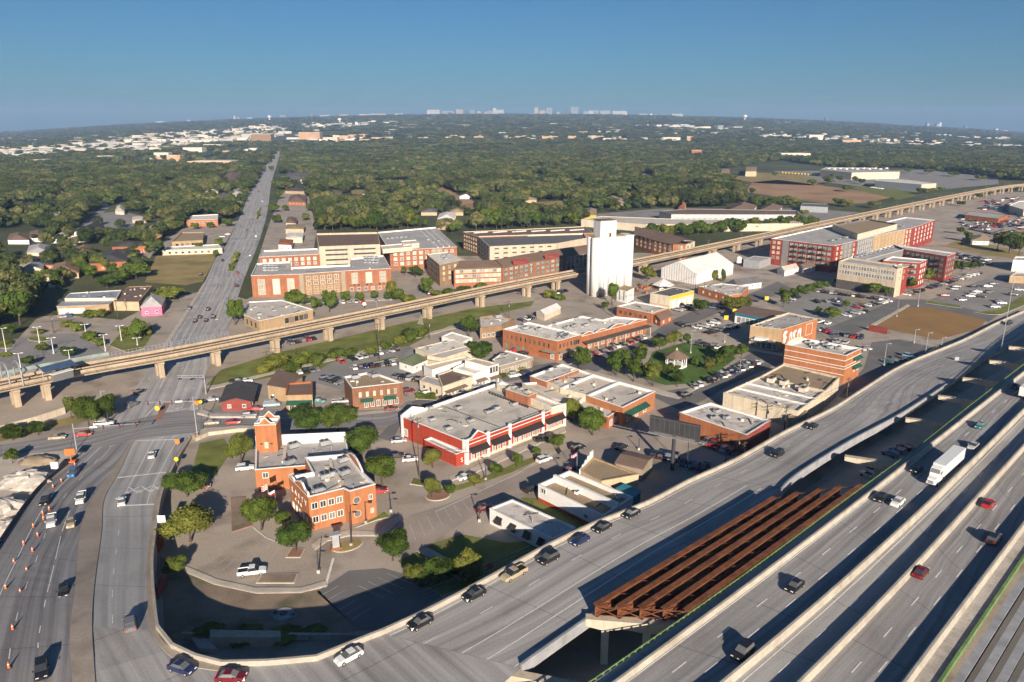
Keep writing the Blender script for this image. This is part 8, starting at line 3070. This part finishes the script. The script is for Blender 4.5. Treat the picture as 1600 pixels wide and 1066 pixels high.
# construction yard heaps and sheets
for (u, v, w, d_, h, lab) in [(44, 756, 7, 4.5, 3.2, 'large pale tarpaulin covered heap in the work yard'), (6, 800, 6, 5, 3.0, 'pale stacked concrete pieces beside the avenue wall'), (12, 830, 5, 4, 2.4, 'lower pale concrete heap at the frame edge'), (60, 722, 5, 2.5, 1.8, 'brown earth mound beside the cross street')]:
    p = G(u, v)
    mb = MB()
    n1, n2 = 18, 7
    for j in range(n2 + 1):
        for i in range(n1):
            t = 2 * math.pi * i / n1
            k = math.cos(j / n2 * math.pi / 2)
            nn_ = 1 + .6 * mnoise.noise(Vector((math.cos(t) * 2.4 + u, math.sin(t) * 2.4, j * .7)))
            mb.v.append((p.x + w * k * nn_ * math.cos(t), p.y + d_ * k * nn_ * math.sin(t), h * math.sin(j / n2 * math.pi / 2) * (.9 + .2 * nn_) - .1))
    for j in range(n2):
        for i in range(n1):
            k = (i + 1) % n1
            mb.f.append((j * n1 + i, j * n1 + k, (j + 1) * n1 + k, (j + 1) * n1 + i))
            mb.m.append(0)
    tag(mb.build('heap', 'dirt_dark' if 'earth' in lab else 'concrete', None, 'earth' in lab), lab, 'heap')
# drainage channel walls below the junction
r = root('culvert', 'concrete culvert with dark channel below the raised junction', 'culvert', (G(440, 1020).x, G(440, 1020).y, 0))
for n_, px_, h, m_ in (('head_wall', [(330, 1000), (440, 1002), (440, 1012), (330, 1012)], 2.2, 'concrete_tan'), ('side_wall', [(285, 996), (560, 998), (560, 1001), (285, 999)], 1.2, 'concrete'), ('apron', [(300, 1004), (330, 1004), (340, 1022), (310, 1020)], 1.0, 'concrete')):
    mb = MB()
    mb.prism(GP(px_), .05, h)
    mb.build(n_, m_, r)
# red freight containers tucked behind the retaining wall, fences, yard wall
for (u, v, lab) in [(249, 858, 'dark red panel on the retaining wall foot'), (253, 925, 'second dark red panel on the retaining wall foot')]:
    p = G(u, v)
    mb = MB()
    mb.box((p.x, p.y, 1.2), (.6, 5, 2.4), .1)
    mb.box((p.x, p.y, 2.5), (.9, 5.3, .2), .1)
    tag(mb.build('wall_panel', 'maroon'), lab, 'panel')
for lab, ln, h in [('chain fence around the dark fenced yard', [(1310, 632), (1352, 612), (1400, 592), (1467, 546), (1428, 537)], 2.2), ('thin fence along the shaded lawn below the ramp', [(660, 938), (735, 905), (770, 890), (835, 862)], 2.0), ('maroon board fence beside the brown field', [(1357, 517), (1386, 523)], 3.0)]:
    P = GP(ln)
    r = root('yard_fence', lab, 'fence', P[0])
    mb = MB()
    if 'board' in lab:
        L_ = plen(P)
        k = 0.0
        bmesh_ = MB()
        bmesh_.box((0, 0, h / 2), (.42, .08, h))
        bm_ = bmesh_.mesh('board', ['maroon'])
        while k < L_:
            q, d = along(P, k)
            add('board', bm_, r, (q.x, q.y, 0), math.atan2(d.y, d.x))
            k += .46
    else:
        for z in (.15, h * .5, h):
            mb.sweep(P, [(-.03, z - .03), (-.03, z + .03), (.03, z + .03), (.03, z - .03)])
        mb.build('rail', 'galv', r)
        fm = MB()
        fm.cyl((0, 0, 0), (0, 0, h), .05, .05, 6)
        fmm = fm.mesh('post', ['galv'])
        L_ = plen(P)
        k = 0.0
        while k < L_:
            q, d = along(P, k)
            add('post', fmm, r, (q.x, q.y, 0))
            k += 3.0
# tents and yard clutter between silo and shed
p = G(1036, 452)
r = root('yard_tent', 'white peaked tent in the yard beside the white metal shed', 'tent', (p.x, p.y, 0))
mb = MB()
s8 = [(p.x + 6.5 * math.cos(i * math.pi / 3), p.y + 6.5 * math.sin(i * math.pi / 3)) for i in range(6)]
for i in range(6):
    a, b_ = s8[i], s8[(i + 1) % 6]
    mb.face([(a[0], a[1], 2.6), (b_[0], b_[1], 2.6), (p.x, p.y, 6.0)])
mb.build('canopy', 'white', r)
for a in s8:
    mb = MB()
    mb.cyl((a[0], a[1], 0), (a[0], a[1], 2.7), .08, .08, 6)
    mb.build('pole', 'galv', r)
for i in range(22):
    u, v = rnd.uniform(992, 1040), rnd.uniform(446, 460)
    p = G(u, v)
    mb = MB()
    k = rnd.random()
    mb.box((0, 0, .5), (rnd.uniform(.8, 2.8), rnd.uniform(.8, 1.8), 1.0))
    mb.box((rnd.uniform(-.3, .3), 0, 1.2), (rnd.uniform(.5, 1.4), .7, .5))
    o = add('salvage_heap', mb.mesh('salvage_heap', [rnd.choice(['rust', 'brick', 'white', 'metal_grey', 'brick_orange'])]), None, (p.x, p.y, 0), rnd.random() * 3)
    tag(o, 'rusty salvage item in the yard between silo and shed', 'salvage', 'salvage items in the yard', None, u)
# little white water tank
p = G(1153, 424)
r = root('water_tank', 'small white water tank on legs beside the white metal shed', 'tank', (p.x, p.y, 0))
mb = MB()
mb.cyl((p.x, p.y, 5.5), (p.x, p.y, 9.0), 1.7, 1.7, 14)
mb.cyl((p.x, p.y, 9.0), (p.x, p.y, 9.8), 1.75, .2, 14)
mb.build('tank', 'white', r)
for i in range(4):
    mb = MB()
    mb.cyl((p.x + 1.6 * math.cos(i * 1.57), p.y + 1.6 * math.sin(i * 1.57), 0), (p.x + 1.3 * math.cos(i * 1.57), p.y + 1.3 * math.sin(i * 1.57), 5.5), .12, .12, 6)
    mb.build('leg', 'rust_dark', r)

# ------------------------------------------------------------------ distant town
def far_box(name, label, cat, u0, u1, vb, vt, mat, D=None, depth=None, group=None, cap=None):
    uc = (u0 + u1) / 2
    if D is None:
        b0 = GT(uc, vb)
    else:
        d = ray(uc, vb)
        b0 = Vector((d[0] * D / d[1], D, CAMH + d[2] * D / d[1]))
    dist = b0.y * cp - (b0.z - CAMH) * sp
    w = (u1 - u0) / F * dist
    d = ray(uc, vt)
    h = max(3.0, CAMH + d[2] * b0.y / d[1] - b0.z)
    dp = depth or w * .6
    r = root(name, label, cat, (b0.x, b0.y + dp / 2, b0.z), group, uc)
    mb = MB()
    base = min(b0.z, terr(b0.x, b0.y)) - 3
    mb.box((b0.x, b0.y + dp / 2, (base + b0.z + h) / 2), (w, dp, b0.z + h - base))
    mb.build('wall', mat, r)
    mb = MB()
    mb.box((b0.x, b0.y + dp / 2, b0.z + h + .25), (w * .985, dp * .985, .5))
    mb.build('roof', cap or 'roof_white', r)
    return r, b0, w, h, dp


DS = 8300
for (u0, u1, vt, mt) in [(668, 687, 171.5, 'skyline_pale'), (691, 709, 173.5, 'skyline_grey'), (713, 723.5, 171, 'skyline_tan'), (734, 742, 172, 'skyline_dark'), (757, 761, 174.5, 'skyline_tan'), (762, 770, 173, 'skyline_grey'), (770.5, 775.5, 169, 'skyline_pale'), (776, 787, 171.5, 'skyline_pale'), (835, 841, 168, 'skyline_tan'),
                         (843, 851.5, 173, 'skyline_tan'), (852.5, 863, 168.5, 'skyline_dark'), (891, 903.5, 167.6, 'skyline_dark'), (911, 919, 174, 'skyline_grey'), (919.5, 927.5, 173, 'skyline_pale'), (928, 935, 172.5, 'skyline_dark'), (937, 953, 173, 'skyline_grey'), (957, 979, 173.5, 'skyline_pale'),
                         (1050, 1065, 178, 'skyline_pale'), (1033, 1040, 179, 'skyline_dark'), (870, 874, 175, 'skyline_grey'), (588, 603, 177.5, 'skyline_tan'), (617, 630, 177.5, 'skyline_pale'), (484, 490, 179, 'skyline_dark'), (438, 447, 180, 'skyline_grey'), (365, 368, 181, 'skyline_pale'), (370, 375, 183, 'skyline_grey'),
                         (386, 394, 184, 'skyline_pale'), (500, 516, 180, 'skyline_pale'), (530, 545, 179, 'skyline_tan'), (746, 752, 174, 'skyline_tan'), (792, 806, 178, 'skyline_pale'), (700, 706, 176, 'skyline_pale')]:
    r, b0, w, h, dp = far_box('skyline_tower', '%s office tower on the distant skyline' % mt.split('_')[1], 'tower', u0, u1, 184.5 + abs(u0 - 800) * .006, vt, mt, DS, 40, 'towers on the distant skyline', 'skyline_grey')
    nf = max(2, int(h / 9))
    for k in range(nf):
        mb = MB()
        mb.box((b0.x, b0.y - .3, b0.z + h * (k + .6) / nf), (w * .9, .8, h / nf * .38))
        mb.build('window_band', 'skyline_dark' if mt != 'skyline_dark' else 'skyline_grey', r)
for (u0, u1, vt, vb, mt) in [(1448, 1452, 193, 200, 'skyline_grey'), (1453, 1457, 194, 200, 'skyline_dark'), (1463, 1466, 193.5, 200, 'skyline_grey'), (1467, 1470.5, 191.5, 200, 'skyline_pale'), (1545, 1549, 203, 208, 'skyline_grey'), (1555, 1559, 201, 208, 'skyline_pale'), (1562, 1566, 203.5, 208, 'skyline_grey'), (1290, 1294, 184, 189, 'skyline_dark'),
                             (1568, 1574, 204, 209, 'skyline_tan'), (1508, 1509.5, 197, 204, 'skyline_grey'), (140, 151, 196, 201, 'skyline_dark'), (82, 92, 201.5, 206, 'skyline_pale'), (244, 257, 190, 196, 'skyline_pale'), (293, 298, 187.5, 192, 'skyline_pale')]:
    far_box('skyline_tower', '%s tower on the far end of the horizon' % mt.split('_')[1], 'tower', u0, u1, vb, vt, mt, 8600, 40, 'towers at the ends of the horizon', 'skyline_grey')


sr = random.Random(3)
for i in range(46):
    u = sr.uniform(560, 1080)
    w = sr.uniform(3, 13)
    far_box('skyline_block', 'low %s block on the distant skyline' % (['pale', 'grey', 'tan'][i % 3]), 'building', u - w / 2, u + w / 2, 185 + abs(u - 800) * .006, sr.uniform(177.5, 181.5), ['skyline_pale', 'skyline_grey', 'skyline_tan'][i % 3], 8100 + i * 3, 40, 'low blocks on the skyline', 'skyline_grey')


def water_tower(u, vt, vb, label, mat='white'):
    b0 = GT(u, vb)
    d = ray(u, vt)
    h = CAMH + d[2] * b0.y / d[1] - b0.z
    r = root('water_tower', label, 'water tower', b0)
    w = h * .3
    mb = MB()
    mb.cyl(b0, b0 + Vector((0, 0, h * .62)), w * .35, w * .3, 12)
    mb.build('stem', mat, r)
    mb = MB()
    P = [b0 + Vector((0, 0, h * k)) for k in (.55, .68, .86, .96, 1.0)]
    for a, c, r0, r1 in zip(P, P[1:], (w * .3, w * .9, w, w * .6), (w * .9, w, w * .6, .1)):
        mb.cyl(a, c, r0, r1, 16, 0, False)
    mb.build('tank', mat, r)


water_tower(531, 184.5, 195, 'white water tower beyond the far end of the avenue')
water_tower(421.5, 180.5, 191, 'slim white water tower left of the avenue on the horizon')
water_tower(1163.5, 179.5, 190.5, 'white water tower standing on the right of the horizon')
# mid-distance blocks that can be told apart
for (u0, u1, vb, vt, mt, lab) in [(393, 424, 223.5, 210, 'brick_brown', 'brown office block with dark windows beside the far avenue'), (152, 175, 251, 244, 'far_orange', 'orange roofed hall in the left woods'), (110, 125, 262, 257, 'far_pale', 'cream hall in the left woods'), (127, 150, 260, 255, 'far_orange', 'small orange hall in the left woods'),
                                  (241, 264, 247, 239, 'far_pale', 'cream block right of the orange hall'), (261, 282, 252, 243, 'far_orange', 'brick block before the cream one'), (286, 316, 238, 231, 'far_pale', 'long white hall in the left distance'), (318, 345, 232, 226, 'far_pale', 'pale sheds beside the white hall'),
                                  (300, 362, 262, 252, 'far_orange', 'tan and red shopping block beside the avenue woods'), (343, 366, 256, 251, 'red_paint', 'red roofed shop by the tan shopping block'), (467, 500, 218, 207, 'far_orange', 'tan store front across the far avenue'), (505, 527, 219, 215, 'far_pale', 'yellow store in the far avenue strip'),
                                  (580, 605, 221, 215, 'far_orange', 'orange roofed shops far in the woods'), (1035, 1063, 219, 215, 'far_pale', 'yellow shed on the far wooded plain'), (1206, 1236, 216.5, 212, 'far_pale', 'cream school on the right plain'), (1264, 1286, 218.5, 211, 'far_pale', 'white halls with a chimney on the right plain'),
                                  (1316, 1345, 227, 219, 'far_orange', 'tan roofed mall on the right plain'), (1220, 1266, 249, 240, 'far_pale', 'cream warehouse in the right woods'), (1080, 1096, 246, 235, 'brick', 'red brick block in the middle woods')]:
    far_box('distant_building', lab, 'building', u0, u1, vb, vt, mt, None, None, 'told apart far buildings')
nfar = 0
for P, n_, mats_, lab, wmax in ((PALE[0], 190, ['far_pale', 'far_pale', 'far_grey', 'skyline_tan'], 'pale flat warehouse in the bright band left of the avenue', 30), (PALE[1], 60, ['far_orange', 'far_pale', 'far_orange'], 'tan building in the long row across the woods', 22),
                                (PALE[2], 16, ['far_pale'], 'pale building near the far water tower', 14), (PALE[3], 18, ['far_pale', 'far_grey'], 'pale building on the right plain', 16), (PALE[4], 34, ['far_grey', 'far_pale', 'far_orange'], 'grey building in the right strip', 14), (PALE[6], 16, ['far_pale', 'far_orange'], 'pale block beside the left woods', 16)):
    a0, a1, c0_, c1_ = min(p[0] for p in P), max(p[0] for p in P), min(p[1] for p in P), max(p[1] for p in P)
    k = 0
    while k < n_:
        u, v = rnd.uniform(max(a0, -60), a1), rnd.uniform(c0_, c1_)
        if not inpoly(u, v, P):
            continue
        k += 1
        w = rnd.uniform(4, wmax) * (.45 if v < 205 else 1)
        far_box('distant_building', lab, 'building', u - w / 2, u + w / 2, v, v - rnd.uniform(2.2, 4.4), rnd.choice(mats_), None, None, lab.replace('building', 'buildings'))
# uncountable specks of far roofs
mb = MB()
for i in range(650):
    u, v = rnd.uniform(-80, 470), rnd.uniform(196, 250)
    if inpoly(u, v, PALE[0]):
        b0 = GT(u, v)
        w = rnd.uniform(20, 80)
        mb.box((b0.x, b0.y, b0.z + 4), (w, w * rnd.uniform(.3, .6), rnd.uniform(7, 11)), rnd.uniform(-.1, .1), rnd.choice([0, 0, 1, 2]))
for i in range(900):
    u, v = rnd.uniform(-100, 1700), 0
    hz0 = 183 + 27 * ((u - 800) / 800) ** 2
    v = hz0 + 2.5 + abs(rnd.gauss(0, 14))
    if v > 262 or (v > 225 and 440 < u < 1150 and rnd.random() < .7):
        continue
    b0 = GT(u, v)
    w = rnd.uniform(8, 45) * (1.0 if v > 205 else 2.0) * min(1.0, b0.y / 3500 + .25)
    h = rnd.uniform(5, 11)
    if b0.y > 8900:
        continue
    mb.box((b0.x, b0.y, b0.z + h / 2 + (4 if b0.y > 1500 else 0)), (w, w * rnd.uniform(.4, 1.0), h), rnd.random(), rnd.randrange(3))
tag(mb.build('far_rooftops', ['far_pale', 'far_grey', 'skyline_pale']), 'countless pale specks of roofs scattered over the far woods', 'rooftops', kind='stuff')

settle_labels()
# ------------------------------------------------------------------ haze over the plain
mb = MB()
mb.box((0, 5500, 130), (27000, 14000, 420))
hz_m = bpy.data.materials.new('haze')
hz_m.use_nodes = True
nt = hz_m.node_tree
nt.nodes.remove(nt.nodes['Principled BSDF'])
pv = nt.nodes.new('ShaderNodeVolumePrincipled')
pv.inputs['Color'].default_value = (0.42, 0.63, 1.0, 1)
pv.inputs['Density'].default_value = 0.00008
pv.inputs['Anisotropy'].default_value = 0.0
nt.links.new(pv.outputs[0], nt.nodes['Material Output'].inputs['Volume'])
hz_m.cycles.homogeneous_volume = True
me = mb.mesh('haze', [hz_m])
o = add('haze', me)
tag(o, 'thin bluish air between the town and the horizon', 'haze', kind='stuff')
